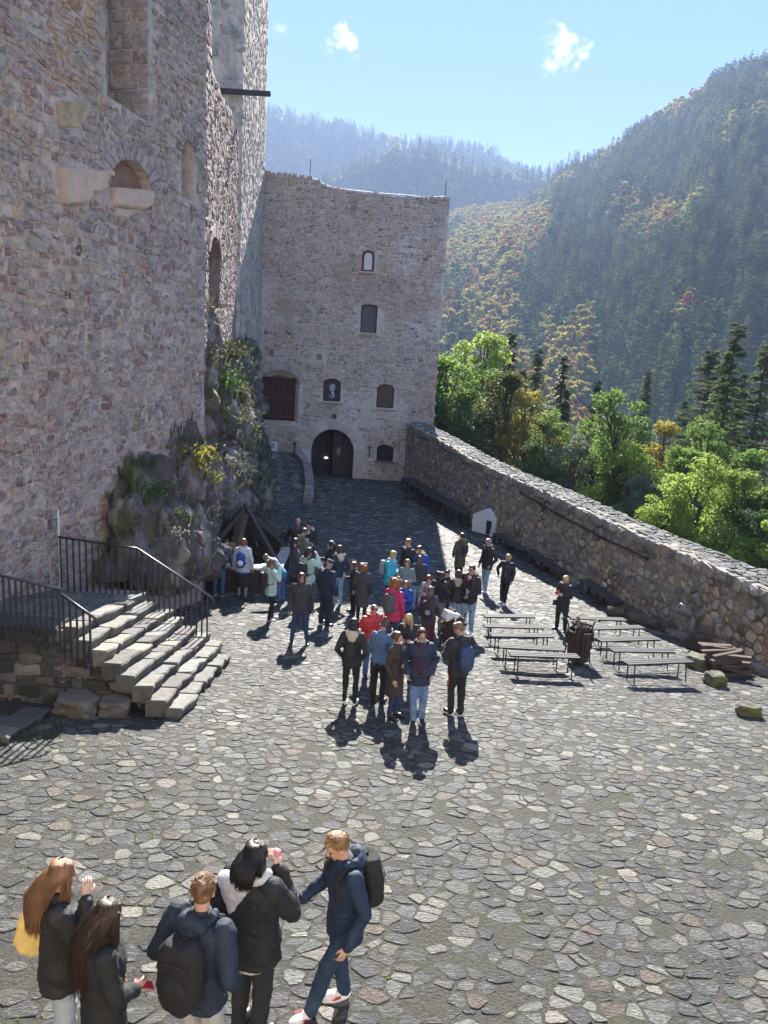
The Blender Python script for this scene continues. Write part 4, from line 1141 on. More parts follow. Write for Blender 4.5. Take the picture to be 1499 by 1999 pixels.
for (xx, yy, ww) in ((W0+.1, Y0+.25, .2), (W1+.05, Y0+.3, .13), (W0+.1, Y1-.1, .2), (W1, Y1-.1, .2)):
    o_ = MB().beam(Vector((xx, yy, zt))-lo, ap-lo+Vector((0,0,.06 if ww < .15 else -.1)), ww, ww*.8, w2=ww*.7, h2=ww*.6).build('rafter', M_WOOD_G if ww < .15 else M_WOOD_D, py)
for i in range(5):                                             # boards of the left and back faces
    t = .12+.76*i/4
    MB().beam(Vector((W0+.15, Y0+.3+(Y1-Y0-.5)*t, zt))-lo, ap-lo+Vector((-.1,.05,-.3)), .30, .04, up=Vector((1,0,.5)), w2=.09).build('board', M_WOOD_D, py)
    MB().beam(Vector((W0+.3+(W1-W0-.4)*t, Y1-.15, zt))-lo, ap-lo+Vector((0,.08,-.3)), .34, .04, up=Vector((0,1,.5)), w2=.09).build('board', M_WOOD_D, py)
MB().beam(Vector((-4.75, 23.2, zt-.4))-lo, ap-lo+Vector((-.02,-.03,-.25)), .30, .2, w2=.26, h2=.2).build('king_post', material('brown_post', (.085,.07,.055), rough=.7, var=.4, bump=.4), py)
MB().box(at(453, 1067, 22.9)-lo, (.24,.03,.27)).build('sign', material('ochre_sign', (.22,.15,.07), rough=.6), py)
for k, (px_, py_) in enumerate(((508, 1106), (520, 1098))):
    tag(MB().box((0,0,0), (.3,.22,.012), Matrix.Rotation(RAD(12+20*k), 3, 'Z')).build('paper_sheet', M_WHITE, loc=Vector((at(px_, py_, 22.4).x, 22.4+.1*k, zt+.085+.014*k))), ('open white booklet on the well ledge beside the bending woman', 'upper white leaf of paper on the well ledge')[k], 'paper')

# ------------------------------------------------------------------ slatted benches
def make_bench(w_, d_=.34, h=.44, slats=3, mat=M_WOOD_G):
    t = empty('bench')
    for i in range(slats):
        y_ = -d_/2+d_*(i+.5)/slats
        MB().box((0, y_, h-.02), (w_, d_/slats-.030, .036)).build('slat', mat, t)
    for sx in (-1, 1):
        x_ = sx*(w_/2-.16); fr = MB()
        fr.tube([(x_, -d_/2+.03, h-.05), (x_, d_/2-.03, h-.05)], .014, 5)
        fr.build('crossbar', M_IRON, t)
        for sy in (-1, 1): MB().tube([(x_, sy*(d_/2-.04), h-.05), (x_, sy*(d_/2-.02), 0)], .015, 5).build('leg', M_IRON, t)
    MB().tube([(-w_/2+.16, 0, .16), (w_/2-.16, 0, .16)], .011, 5).build('stretcher', M_IRON, t)
    MB().box((0, 0, h-.055), (w_-.06, .05, .03)).build('rail', M_IRON, t)
    return t
def copy_tree(o, parent=None):
    c = o.copy(); COL.objects.link(c); c.parent = parent
    for ch in o.children: copy_tree(ch, c)
    return c
BN = [((949,1205),(1047,1208),'pale blue lit bench in the left row, farthest from the camera'),
      ((948,1224),(1064,1229),'grey bench in the left row, second from the far end'),
      ((962,1245),(1084,1249),'shiny bench in the middle of the left row'),
      ((976,1268),(1104,1275),'bench in the left row running up to the right fire basket'),
      ((999,1283),(1135,1289),'nearest bench of the left row, in front of the fire basket'),
      ((1116,1210),(1226,1215),'far bench of the right row beside the woman with the phone'),
      ((1162,1230),(1262,1231),'bluish bench in the right row, second from the far end'),
      ((1176,1254),(1293,1255),'bench in the middle of the right row with low stretcher'),
      ((1200,1276),(1321,1280),'bench of the right row, second nearest, touching a mossy stone'),
      ((1230,1300),(1358,1300),'widest slatted bench, nearest of the right row')]
b0_ = None
for i, (a, c, lab) in enumerate(BN):
    p, q = ground_at(*a, .44), ground_at(*c, .44); ln = (q-p).length
    if b0_ is None: b0_ = make_bench(1.48); o = b0_
    else: o = copy_tree(b0_)
    if i == 9:
        for ch in o.children: pass
    mid = (p+q)/2; ang = math.atan2(q.y-p.y, q.x-p.x)
    nd = Vector((-sin(ang), cos(ang), 0))*.17
    o.location = (mid.x+nd.x, mid.y+nd.y, und(mid.x, mid.y)+.015); o.rotation_euler = (RAD(-6.5) if mid.y < 24 else 0, 0, ang); o.scale = (ln/1.48, 1, 1)
    tag(o, lab, 'bench', 'slatted benches in two rows')
# long dark tables and low benches along the parapet
def long_table(label, p, q, wd, h, cat, legs=4, name='long_table'):
    p, q = Vector(p), Vector(q); mid = (p+q)/2; ln = (q-p).length; ang = math.atan2(q.y-p.y, q.x-p.x)
    t = empty(name, (mid.x, mid.y, g(mid.y)), ang); tag(t, label, cat, 'dark wooden tables and benches along the parapet')
    for i in range(3):
        MB().box((0, -wd/2+wd*(i+.5)/3, h), (ln-.03, wd/3-.008, .05)).build('plank', M_WOOD_D, t)
    for i in range(legs):
        x_ = -ln/2+.12+(ln-.24)*i/(legs-1)
        yy_ = mid.y+sin(ang)*x_; dz_ = g(yy_)-g(mid.y)
        for sy in (-1, 1): MB().box((x_, sy*(wd/2-.07), (h+dz_)/2-.03), (.08, .08, h-dz_)).build('leg', M_WOOD_D, t)
    MB().box((0, 0, h-.07), (ln-.1, .06, .07)).build('apron', M_WOOD_D, t); return t
def alongpar(y0, y1, off, z=0):
    return (par_x(y0)-off, y0, z), (par_x(y1)-off, y1, z)
long_table('long dark table against the parapet nearest the gate tower', *alongpar(43.6, 40.6, .75), .8, .74, 'table')
long_table('middle dark table in the row against the far parapet', *alongpar(40.4, 37.7, .75), .8, .76, 'table')
long_table('near dark table with slatted top before the white cover', *alongpar(37.5, 34.9, .75), .8, .78, 'table')
long_table('low dark bench along the parapet just past the white cover', *alongpar(32.0, 29.4, .55), .42, .42, 'bench', 3, 'wall_bench')
long_table('low dark bench along the parapet behind the blonde woman in black', *alongpar(29.2, 26.3, .55), .42, .44, 'bench', 3, 'wall_bench')
long_table('low dark bench by the wall behind the woman with the phone', *alongpar(24.8, 22.6, .55), .42, .44, 'bench', 3, 'wall_bench')
for k, (x_, y_, l_) in enumerate(((865, 1003, 'pale round stone under the near end of the dark tables'), (800, 972, 'rough grey stone under the farthest dark table'), (848, 995, 'small dark stone beneath the middle dark table'))):
    boulder('field_stone', l_, 'stone', x_, y_, (.5,.4,.3), M_BL if k == 0 else M_ROCK, 20*k, seed=10+k, cube=.3)
# white cover
p = ground_at(950, 1043); tp_ = empty('covered_stall', (p.x+.05, p.y+.1, g(p.y)), RAD(-38)); tag(tp_, 'small white tarpaulin covered stall with pitched top by the parapet', 'tarpaulin cover')
pr = [(-.62, .12), (.55, .10), (.60, .92), (.05, 1.22), (-.60, .95)]
b = MB(); mp = lambda u, v, n: Vector((u, -n, v)); R_ = []
for k in range(7):
    n_ = .42-.84*k/6; R_.append([mp(u+rng.uniform(-.02,.02), v+rng.uniform(-.02,.02), n_) for u, v in [(-.60,.1),(.0,.08),(.57,.1),(.60,.5),(.60,.86),(.02,1.2),(-.60,.86),(-.62,.5)]])
o = b.rings(R_).build('tarpaulin', M_TARP, tp_)
MB().box((.28, -.435, .42), (.26, .02, .62)).build('opening', M_IRON, tp_)  # flat dark panel standing in for the shade inside an opening
MB().box((.1, 0, .06), (1.1, .7, .12)).build('base', M_WOOD_D, tp_)
MB().box((.48,-.45,.35), (.14,.02,.66), Matrix.Rotation(.2, 3, 'Y')).build('flap', M_TARP, tp_)
# fire baskets
def fire_basket(label, px, py, h, r_, white):
    p = ground_at(px, py); t = empty('fire_basket', (p.x, p.y, g(p.y))); tag(t, label, 'fire basket', 'iron fire baskets')
    ns = 16
    for i in range(ns):
        a = 2*pi*i/ns; c0, c1 = r_*.82, r_
        P = [Vector((cos(a)*c0, sin(a)*c0, .12)), Vector((cos(a)*c1*.97, sin(a)*c1*.97, .12+(h-.12)*.5)), Vector((cos(a)*c1, sin(a)*c1, h))]
        b = MB(); w_ = 2*pi*r_/ns*.88; tn = Vector((-sin(a), cos(a), 0))*w_/2; nn = Vector((cos(a), sin(a), 0))*.006
        for q in (0, 1): b.add([P[q]-tn-nn, P[q]+tn-nn, P[q+1]+tn-nn, P[q+1]-tn-nn, P[q]-tn+nn, P[q]+tn+nn, P[q+1]+tn+nn, P[q+1]-tn+nn], [(0,1,2,3),(7,6,5,4),(0,4,5,1),(3,2,6,7),(0,3,7,4),(1,5,6,2)])
        b.build('strip', M_RUST, t)
    for zz in (.14, h*.55, h-.02):
        rr = r_*(.84 if zz < .2 else 1.0)+.012; MB().tube([(cos(2*pi*k/20)*rr, sin(2*pi*k/20)*rr, zz) for k in range(21)], .014, 5).build('hoop', M_RUST, t)
    MB().tube([(0,0,.1), (0,0,.14)], r_*.8, 14).build('floor', M_RUST, t)
    for k in range(3):
        a = RAD((20, 150, 265)[k]); d = Vector((cos(a), sin(a), 0)); r0 = r_+.03
        MB().tube([d*(r0+.04), d*r0+Vector((0,0,.3)), d*r0+Vector((0,0,h+.05)), d*(r0+.05)+Vector((0,0,h+.16)), d*(r0+.12)+Vector((0,0,h+.2)), d*(r0+.18)+Vector((0,0,h+.15))], .017, 6).build('hooked_leg', M_IRON, t)
    for k in range(9):
        a = rng.uniform(0, pi); L_ = rng.uniform(.3, .5); tl = rng.uniform(.1, .5); z_ = h-.08+.03*k
        d = Vector((cos(a)*cos(tl), sin(a)*cos(tl), sin(tl)))*L_/2; c_ = Vector((rng.uniform(-.1,.1), rng.uniform(-.1,.1), z_))
        lg = MB().beam(c_-d, c_+d, rng.uniform(.05,.09), rng.uniform(.04,.07)).build('split_log', M_CUTWOOD, None); lg.parent = t
    if white: MB().box((-.08,-.05,h+.12), (.34,.22,.18), Matrix.Rotation(.4, 3, 'Z') @ Matrix.Rotation(.3, 3, 'Y')).build('carton', M_WHITE, t)
    return t
fire_basket('rusty iron fire basket with a white carton behind the boy with the phone', 880, 1272, .80, .24, True)
fire_basket('rusty iron fire basket full of split logs between the bench rows', 1126, 1296, .84, .27, False)
# floodlights
def flood(label, px, py, zpole, heads, square=False):
    p = ground_at(px, py); t = empty('floodlight_post', (p.x, p.y, g(p.y))); tag(t, label, 'floodlight', 'grey floodlight posts at the parapet')
    MB().tube([(0,0,0), (0,0,zpole)], .075, 10).build('pole', M_FL, t, smooth=True); MB().box((0,0,.02), (.3,.3,.04)).build('base_plate', M_FL, t)
    for (dx, dy, dz, hx, hy, hz_, s_) in heads:
        d = Vector((hx, hy, hz_)).normalized(); c_ = Vector((dx, dy, zpole+dz)); hd = MB()
        hd.tube([c_-d*.19*s_, c_-d*.15*s_, c_+d*.12*s_, c_+d*.2*s_], [.07*s_, .10*s_, .125*s_, .14*s_], 12)
        h_ = hd.build('lamp_head', M_FL, t, True)
        MB().tube([c_+d*.17*s_, c_+d*.205*s_], .122*s_, 12).build('lens', M_PALEGL if s_ > 1.1 else M_GLASS, h_)
        MB().tube([(0,0,zpole-.05), (dx*.7, dy*.7, zpole+min(0, dz)*.5-.02), c_-Vector((0,0,.1*s_)), c_], .026, 6).build('arm', M_FL, t)
    if square:
        R3 = Matrix.Rotation(RAD(-20), 3, 'Z') @ Matrix.Rotation(RAD(38), 3, 'X'); c_ = Vector((0,-.02,zpole+.30)); hd = MB().box(c_, (.46,.20,.40), R3, .92).build('lamp_head', M_FL, t)
        MB().box(c_+R3 @ Vector((0,-.095,.03)), (.34,.03,.26), R3).build('lens', M_PALEGL, hd)
        for q in range(4): MB().box(c_+R3 @ Vector((0,-.113,-.06+.06*q)), (.30,.008,.014), R3).build('louvre', M_FL, hd)
M_FL = material('grey_blue_paint', (.17,.175,.19), rough=.5, var=.15, bump=.1)
flood('grey post with four floodlight heads against the parapet', 1346, 1252, .72, [(-.26,-.05,.16,-.6,.1,.25,1.0), (.02,.0,.48,-.25,.1,.5,1.0), (.16,-.14,.18,.3,-.2,.45,1.1), (.50,.0,.20,.75,.0,.15,1.05)])
flood('single square floodlight with bright lens beside the firewood', 1402, 1268, .38, [], True)
# mossy stones
boulder('mossy_stone', 'pale mossy boulder at the end of the widest bench', 'boulder', 1362, 1305, (.5,.6,.38), M_MOSS, 30, seed=21, cube=.5)
boulder('mossy_stone', 'yellow mossy angular boulder just in front of the bench end boulder', 'boulder', 1394, 1337, (.42,.42,.32), M_MOSS, 10, seed=22, cube=.55)
boulder('mossy_stone', 'squat mossy block alone on the cobbles near the right edge', 'boulder', 1460, 1395, (.46,.26,.24), M_MOSS, -12, seed=23, cube=.7)
# logs along the wall foot
def log(label, px, py, L_, r_, ang, dz=0, mat=M_BARK, seed=0):
    p = ground_at(px, py); a = RAD(ang); d = Vector((cos(a), sin(a), 0))*L_/2
    b = MB(); b.tube([-d, -d*.3+Vector((0,0,.01)), d*.4, d], [r_, r_*1.05, r_*.96, r_*.9], 9)
    o = b.build('log', mat, loc=(p.x, p.y, und(p.x, p.y)+r_*.9+dz)); tag(o, label, 'log', 'logs lying along the parapet')
    MB().tube([-d*1.002, -d*1.02], r_*.93, 9).build('sawn_end', M_CUTWOOD, o); return o
for i, (px_, py_, L_, r_, an, lab) in enumerate(((1200,1202,.5,.14,160,'short log with pale sawn end, first from the low wall bench'), (1232,1200,.8,.13,-55,'dark log lying behind the far right bench'), (1262,1222,1.0,.15,-40,'thick dark log pointing toward the floodlights'), (1290,1224,.7,.12,-75,'slender dark log behind the thick one'), (1305,1232,.6,.15,10,'squat greenish log nearest the four headed floodlight'), (1248,1205,.7,.11,-70,'thin log half hidden between the dark ones'))):
    log(lab, px_, py_, L_, r_, an, seed=i)
# firewood stack
fw = empty('firewood_pile', ground_at(1440, 1322)); tag(fw, 'stack of split red brown firewood against the parapet', 'firewood')
for i in range(34):
    lay = i//7; k = i % 7
    L_ = rng.uniform(.5, .85); w_ = rng.uniform(.07, .13)
    c_ = Vector((rng.uniform(-.25,.2)-.05*lay, .0+k*.13+rng.uniform(-.03,.03), .06+lay*.105))
    a = RAD(rng.uniform(-30, 24)); d = Vector((cos(a), sin(a), rng.uniform(-.14,.14)))*L_/2
    MB().beam(c_-d, c_+d, w_, rng.uniform(.06,.1)).build('split_log', M_CUTWOOD if (lay > 2 or rng.random() < .25) else M_BARK, fw)
fw2 = empty('firewood_pile', ground_at(1375, 1268)); tag(fw2, 'small dark heap of wood and stones between the floodlight posts', 'firewood')
for i in range(12):
    a = RAD(rng.uniform(-50, 50)); d = Vector((cos(a), sin(a), rng.uniform(-.1,.3)))*rng.uniform(.15,.3); c_ = Vector((rng.uniform(-.35,.35), rng.uniform(-.1,.3), .06+.03*i*rng.random()))
    MB().beam(c_-d, c_+d, .1, .08).build('split_log', M_RUST if i % 3 == 0 else M_BARK, fw2)
# ------------------------------------------------------------------ valley, hills and forest
def dir_azel(px, py):
    d = ray(px, py); return math.degrees(math.atan2(d.x, d.y)), math.degrees(math.atan2(d.z, math.hypot(d.x, d.y)))
def interp(tab, x):
    if x <= tab[0][0]: return tab[0][1]
    for a, c in zip(tab, tab[1:]):
        if x <= c[0]: return a[1]+(c[1]-a[1])*(x-a[0])/(c[0]-a[0])
    return tab[-1][1]
def skyline(pts): return [dir_azel(*p) for p in pts]
M_SOIL = material('forest_floor', (.075,.06,.035), attr='world', rough=.95, var=.5, scale=.15, bump=.4, bscale=.8, bdist=.5, col2=(.05,.065,.025), c2scale=.03)
M_SLOPE = material('distant_slope', (.07,.085,.04), attr='world', rough=.95, var=.45, scale=.03, bump=.0, col2=(.13,.10,.045), c2scale=.006, c2lo=.5, c2hi=.62)
def valley_z(x, y):
    r_ = math.hypot(x, y)
    z = -12.0 - min(1, max(0, (r_-48)/210))**.9*45
    return z + 1.2*noise.noise(Vector((x*.03, y*.03, 0)))
b = MB(); NR = [0, 12, 20, 26, 34, 44, 56, 70, 90, 115, 150, 220, 320, 420, 560, 900, 1600, 3000, 6000]; NA = 72
for r_ in NR:
    for k in range(NA):
        a = 2*pi*k/NA; x_, y_ = sin(a)*r_, cos(a)*r_; b.v.append((x_, y_, valley_z(x_, y_) if r_ < 900 else -58))
for i in range(len(NR)-1):
    for k in range(NA):
        k2 = (k+1) % NA; b.f.append((i*NA+k, (i+1)*NA+k, (i+1)*NA+k2, i*NA+k2))
tag(b.build('valley_ground', M_SOIL, smooth=True, fix=False), kind='structure')
SK1 = skyline([(700,460),(860,428),(900,418),(960,410),(1010,402),(1060,375),(1100,345),(1150,318),(1200,292),(1250,252),(1300,222),(1350,188),(1400,160),(1450,140),(1499,126)])
SK1 = SK1+[(32, SK1[-1][1]+3), (50, 26), (75, 20), (100, 10)]
def gully(az, t): 
    return .5*noise.noise(Vector((az*.16+t*.8, t*1.1, 2)))+.3*noise.noise(Vector((az*.5+t*1.5, t*2.3, 4)))+.12*noise.noise(Vector((az*1.4, t*6, 7)))
def hill1(az, t):
    """t 0 foot .. 1 crest"""
    el = interp(SK1, az); R1 = 1250-14*max(0, min(30, az-4)); R0 = 300-2.2*max(0, min(30, az)); r_ = R0+(R1-R0)*t
    zt = R1*math.tan(RAD(el))-8; z0 = -58
    z = z0+(zt-z0)*(t**1.12)*(1.0)+gully(az, t)*55*min(1, t*2.5)*min(1, (1-t)*3.2+.04)
    return Vector((sin(RAD(az))*r_, cos(RAD(az))*r_, z)), r_
def grid_hill(name, fn, a0, a1, na, nt_, mat, back=True):
    b = MB()
    for j in range(nt_+1):
        for i in range(na+1): b.v.append(tuple(fn(a0+(a1-a0)*i/na, j/nt_)[0]))
    for i in range(na+1):                                    # back slope
        p, r_ = fn(a0+(a1-a0)*i/na, 1.0); q = p*1.25; b.v.append((q.x, q.y, p.z*.35-20))
    for j in range(nt_+1):
        for i in range(na):
            a = j*(na+1)+i; b.f.append((a, a+1, a+na+2, a+na+1))
    o = b.build(name, mat, smooth=True, fix=False); tag(o, kind='structure'); return o
grid_hill('hillside', hill1, -4, 100, 170, 46, M_SOIL)
SK2 = skyline([(380,190),(450,205),(523,214),(600,230),(660,241),(700,252),(760,270),(800,277),(840,281),(870,281),(920,288),(960,298),(1000,318),(1030,335),(1060,341),(1090,346),(1130,352),(1200,390)])
SK2 = [(-60, 9), (-30, 12)]+SK2+[(14, 8), (30, 4)]
def hill2(az, t):
    el = interp(SK2, az); R1 = 2100; R0 = 1250; r_ = R0+(R1-R0)*t; zt = R1*math.tan(RAD(el))-10
    z = -58+(zt+58)*t**.95+gully(az*.8+3, t)*110*min(1, t*2)*min(1, (1-t)*3+.02)
    return Vector((sin(RAD(az))*r_, cos(RAD(az))*r_, z)), r_
grid_hill('far_mountain', hill2, -60, 30, 150, 36, M_SLOPE)
SK3 = skyline([(500,420),(600,385),(640,352),(680,338),(710,328),(740,312),(780,303),(830,302),(870,312),(920,335),(980,345),(1040,352),(1090,336),(1120,326),(1150,330),(1180,370),(1250,420)])
def hill3(az, t):
    el = interp(SK3, az); R1 = 1550; R0 = 1150; r_ = R0+(R1-R0)*t; zt = R1*math.tan(RAD(el))
    z = -58+(zt+58)*t+gully(az*1.3+9, t)*90*min(1, t*2)*min(1, (1-t)*3+.02)
    return Vector((sin(RAD(az))*r_, cos(RAD(az))*r_, z)), r_
grid_hill('middle_spur', hill3, SK3[0][0]-3, SK3[-1][0]+2, 70, 20, M_SLOPE)

# tree builders -------------------------------------------------------
LG = {}
def leafmat(key, col, tr=.4, spec=.1):
    if key not in LG: LG[key] = material('foliage_'+key, col, rough=.55, var=.35, scale=.35, bump=0, transl=tr, spec=spec, attr='world')
    return LG[key]
def leaf_quads(b, c, r, n, size, rg, flat=.0):
    for i in range(n):
        while True:
            p = Vector((rg.uniform(-1,1), rg.uniform(-1,1), rg.uniform(-1,1)))
            l = p.length
            if .45 < l < 1: break
        q = c+Vector((p.x*r[0], p.y*r[1], p.z*r[2]))
        d1 = Vector((rg.gauss(0,1), rg.gauss(0,1), rg.gauss(0,.5))).normalized()*size*rg.uniform(.6,1.3); d2 = d1.cross(Vector((rg.gauss(0,1), rg.gauss(0,1), rg.gauss(0,1)))).normalized()*size*rg.uniform(.4,.7)
        b.add([q-d1, q+d2, q+d1, q-d2], [(0,1,2,3)])
def broad_meshes(seed, h, cw, nclump, nleaf, lsize, z0=.28, shape=1.0):
    rg = random.Random(seed); tr = MB(); lf = MB()
    lean = Vector((rg.uniform(-.05,.05)*h, rg.uniform(-.05,.05)*h, 0))
    tp_ = Vector((lean.x, lean.y, h*.8)); tr.tube([(0,0,-.5), lean*.3+Vector((0,0,h*.3)), lean*.7+Vector((0,0,h*.55)), tp_], [h*.02+.05, h*.015+.03, h*.01+.02, .02], 7)
    for i in range(nclump):
        t = rg.random()**1.25*.94; zz = h*(z0+(1-z0)*t); prof = math.sin(pi*min(1, (.16+t*.84))**shape)**.6
        a = rg.uniform(0, 2*pi); rr = cw*prof*rg.uniform(.25, .85)
        c = Vector((cos(a)*rr, sin(a)*rr, zz))+lean*t; s_ = cw*rg.uniform(.2,.36)*(1.15-t*.45)
        lo_ = Vector((lean.x*.5, lean.y*.5, zz*.65)); tr.tube([lo_, lo_.lerp(c, .6)+Vector((0,0,.1*h*rg.uniform(-.3,.6))), c], [h*.006+.02, h*.004+.01, .01], 4, caps=False)
        leaf_quads(lf, c, (s_, s_, s_*rg.uniform(.6,.85)), nleaf, lsize, rg)
    return tr.mesh('trunk', fix=False), lf.mesh('crown', fix=False)
def conifer_meshes(seed, h, cw, tiers, per, nq, q, droop=.25, top=1.0, z0=.12, gap=.0):
    rg = random.Random(seed); tr = MB(); lf = MB()
    tr.tube([(0,0,-.5), (rg.uniform(-.1,.1),0,h*.5), (0,0,h*.99)], [h*.016+.05, h*.01+.03, .015], 6)
    for i in range(tiers):
        t = (i+rg.random()*.5)/tiers; zz = h*(z0+(1-z0)*t); L_ = cw*(1-t)**.85*rg.uniform(.75,1.1)+.05*cw
        for k in range(per):
            if rg.random() < gap: continue
            a = 2*pi*(k+rg.random()*.8)/per+i*.7; d = Vector((cos(a), sin(a), 0)); ll = L_*rg.uniform(.65,1.15)
            tip = d*ll+Vector((0,0,zz-ll*droop)); zj = rg.uniform(-.75,.75)*h/tiers; base_ = Vector((0,0,zz+zj)); tip = tip+Vector((0,0,zj+ll*rg.uniform(-.16,.16)))
            if nq > 6: tr.tube([base_, tip*.98], [.03, .01], 3, caps=False)
            for j in range(nq):
                s_ = (j+.8)/nq; p = base_.lerp(tip, s_); w_ = q*(1.15-.5*s_)
                for _ in range(2):
                    side = Vector((-d.y, d.x, 0))*rg.uniform(-1,1)*w_*1.2+Vector((0,0,rg.uniform(-.35,.2)*w_)); fw_ = d*w_*rg.uniform(.3,1)
                    up = Vector((rg.gauss(0,.3), rg.gauss(0,.3), rg.uniform(-.5,.25)))*w_
                    lf.add([p, p+side+up*.4, p+side*.8+fw_+up, p+fw_*.7], [(0,1,2,3)])
    return tr.mesh('trunk', fix=False), lf.mesh('crown', fix=False)
def make_tree(name, label, meshes, mat, loc, s=1.0, group=None, rz=None):
    tr, lf = meshes; key = mat.name
    t = empty(name, loc, rng.uniform(0, 6) if rz is None else rz); t.scale = (s, s, s*rng.uniform(.92, 1.08)); tag(t, label, 'tree', group)
    o = bpy.data.objects.new('trunk', tr); COL.objects.link(o); o.parent = t
    if not tr.materials: tr.materials.append(M_BARK)
    if not lf.materials: lf.materials.append(mat)
    c = bpy.data.objects.new('crown', lf); COL.objects.link(c); c.parent = t
    c.material_slots[0].link = 'OBJECT'; c.material_slots[0].material = mat; return t
G1 = leafmat('green', (.14,.215,.05), .55); G2 = leafmat('light_green', (.26,.35,.07), .6); G3 = leafmat('olive', (.10,.105,.03), .45); G4 = leafmat('silver', (.16,.19,.14), .4)
GC = leafmat('pine', (.085,.125,.055), .35, .0); GC2 = leafmat('pine_light', (.15,.18,.075), .4, .0); GO = leafmat('autumn_orange', (.40,.23,.06), .5, 0); GYL = leafmat('autumn_yellow', (.36,.31,.08), .5, 0); GR = leafmat('autumn_red', (.30,.12,.05), .5, 0); GD2 = leafmat('dark_green', (.08,.13,.045), .45, .1)
BR = [broad_meshes(11+i, 11, 3.6, 60, 170, .125, z0=.12) for i in range(4)]
BT = [broad_meshes(31+i, 15, 3.2, 80, 170, .13, z0=.10, shape=1.0) for i in range(2)]
SP_ = [conifer_meshes(51+i, 16, 3.0, 30, 9, 9, .30, .35) for i in range(2)]
PN = [conifer_meshes(61+i, 15, 4.0, 24, 8, 11, .36, .02, z0=.14, gap=.12) for i in range(2)]
LO_C = [conifer_meshes(71+i, 19, 3.6, 10, 6, 3, 1.15, .35) for i in range(3)]
LO_P = [conifer_meshes(81+i, 17, 3.9, 8, 6, 3, 1.5, .1, z0=.2, gap=.1) for i in range(2)]
LO_B = [broad_meshes(91+i, 14, 5.0, 18, 30, .7) for i in range(3)]
def place(name, label, meshes, mat, px, py_top, dist, h0, group=None, s=None):
    """a tree whose top shows at (px, py_top), standing dist metres away on the valley side"""
    d = ray(px, py_top); hd = math.hypot(d.x, d.y); p = d*(dist/hd); zg = valley_z(p.x, p.y)
    h = (p.z-zg) if s is None else s*h0
    sc = h/h0
    return make_tree(name, label, meshes, mat, (p.x, p.y, p.z-h), sc, group)
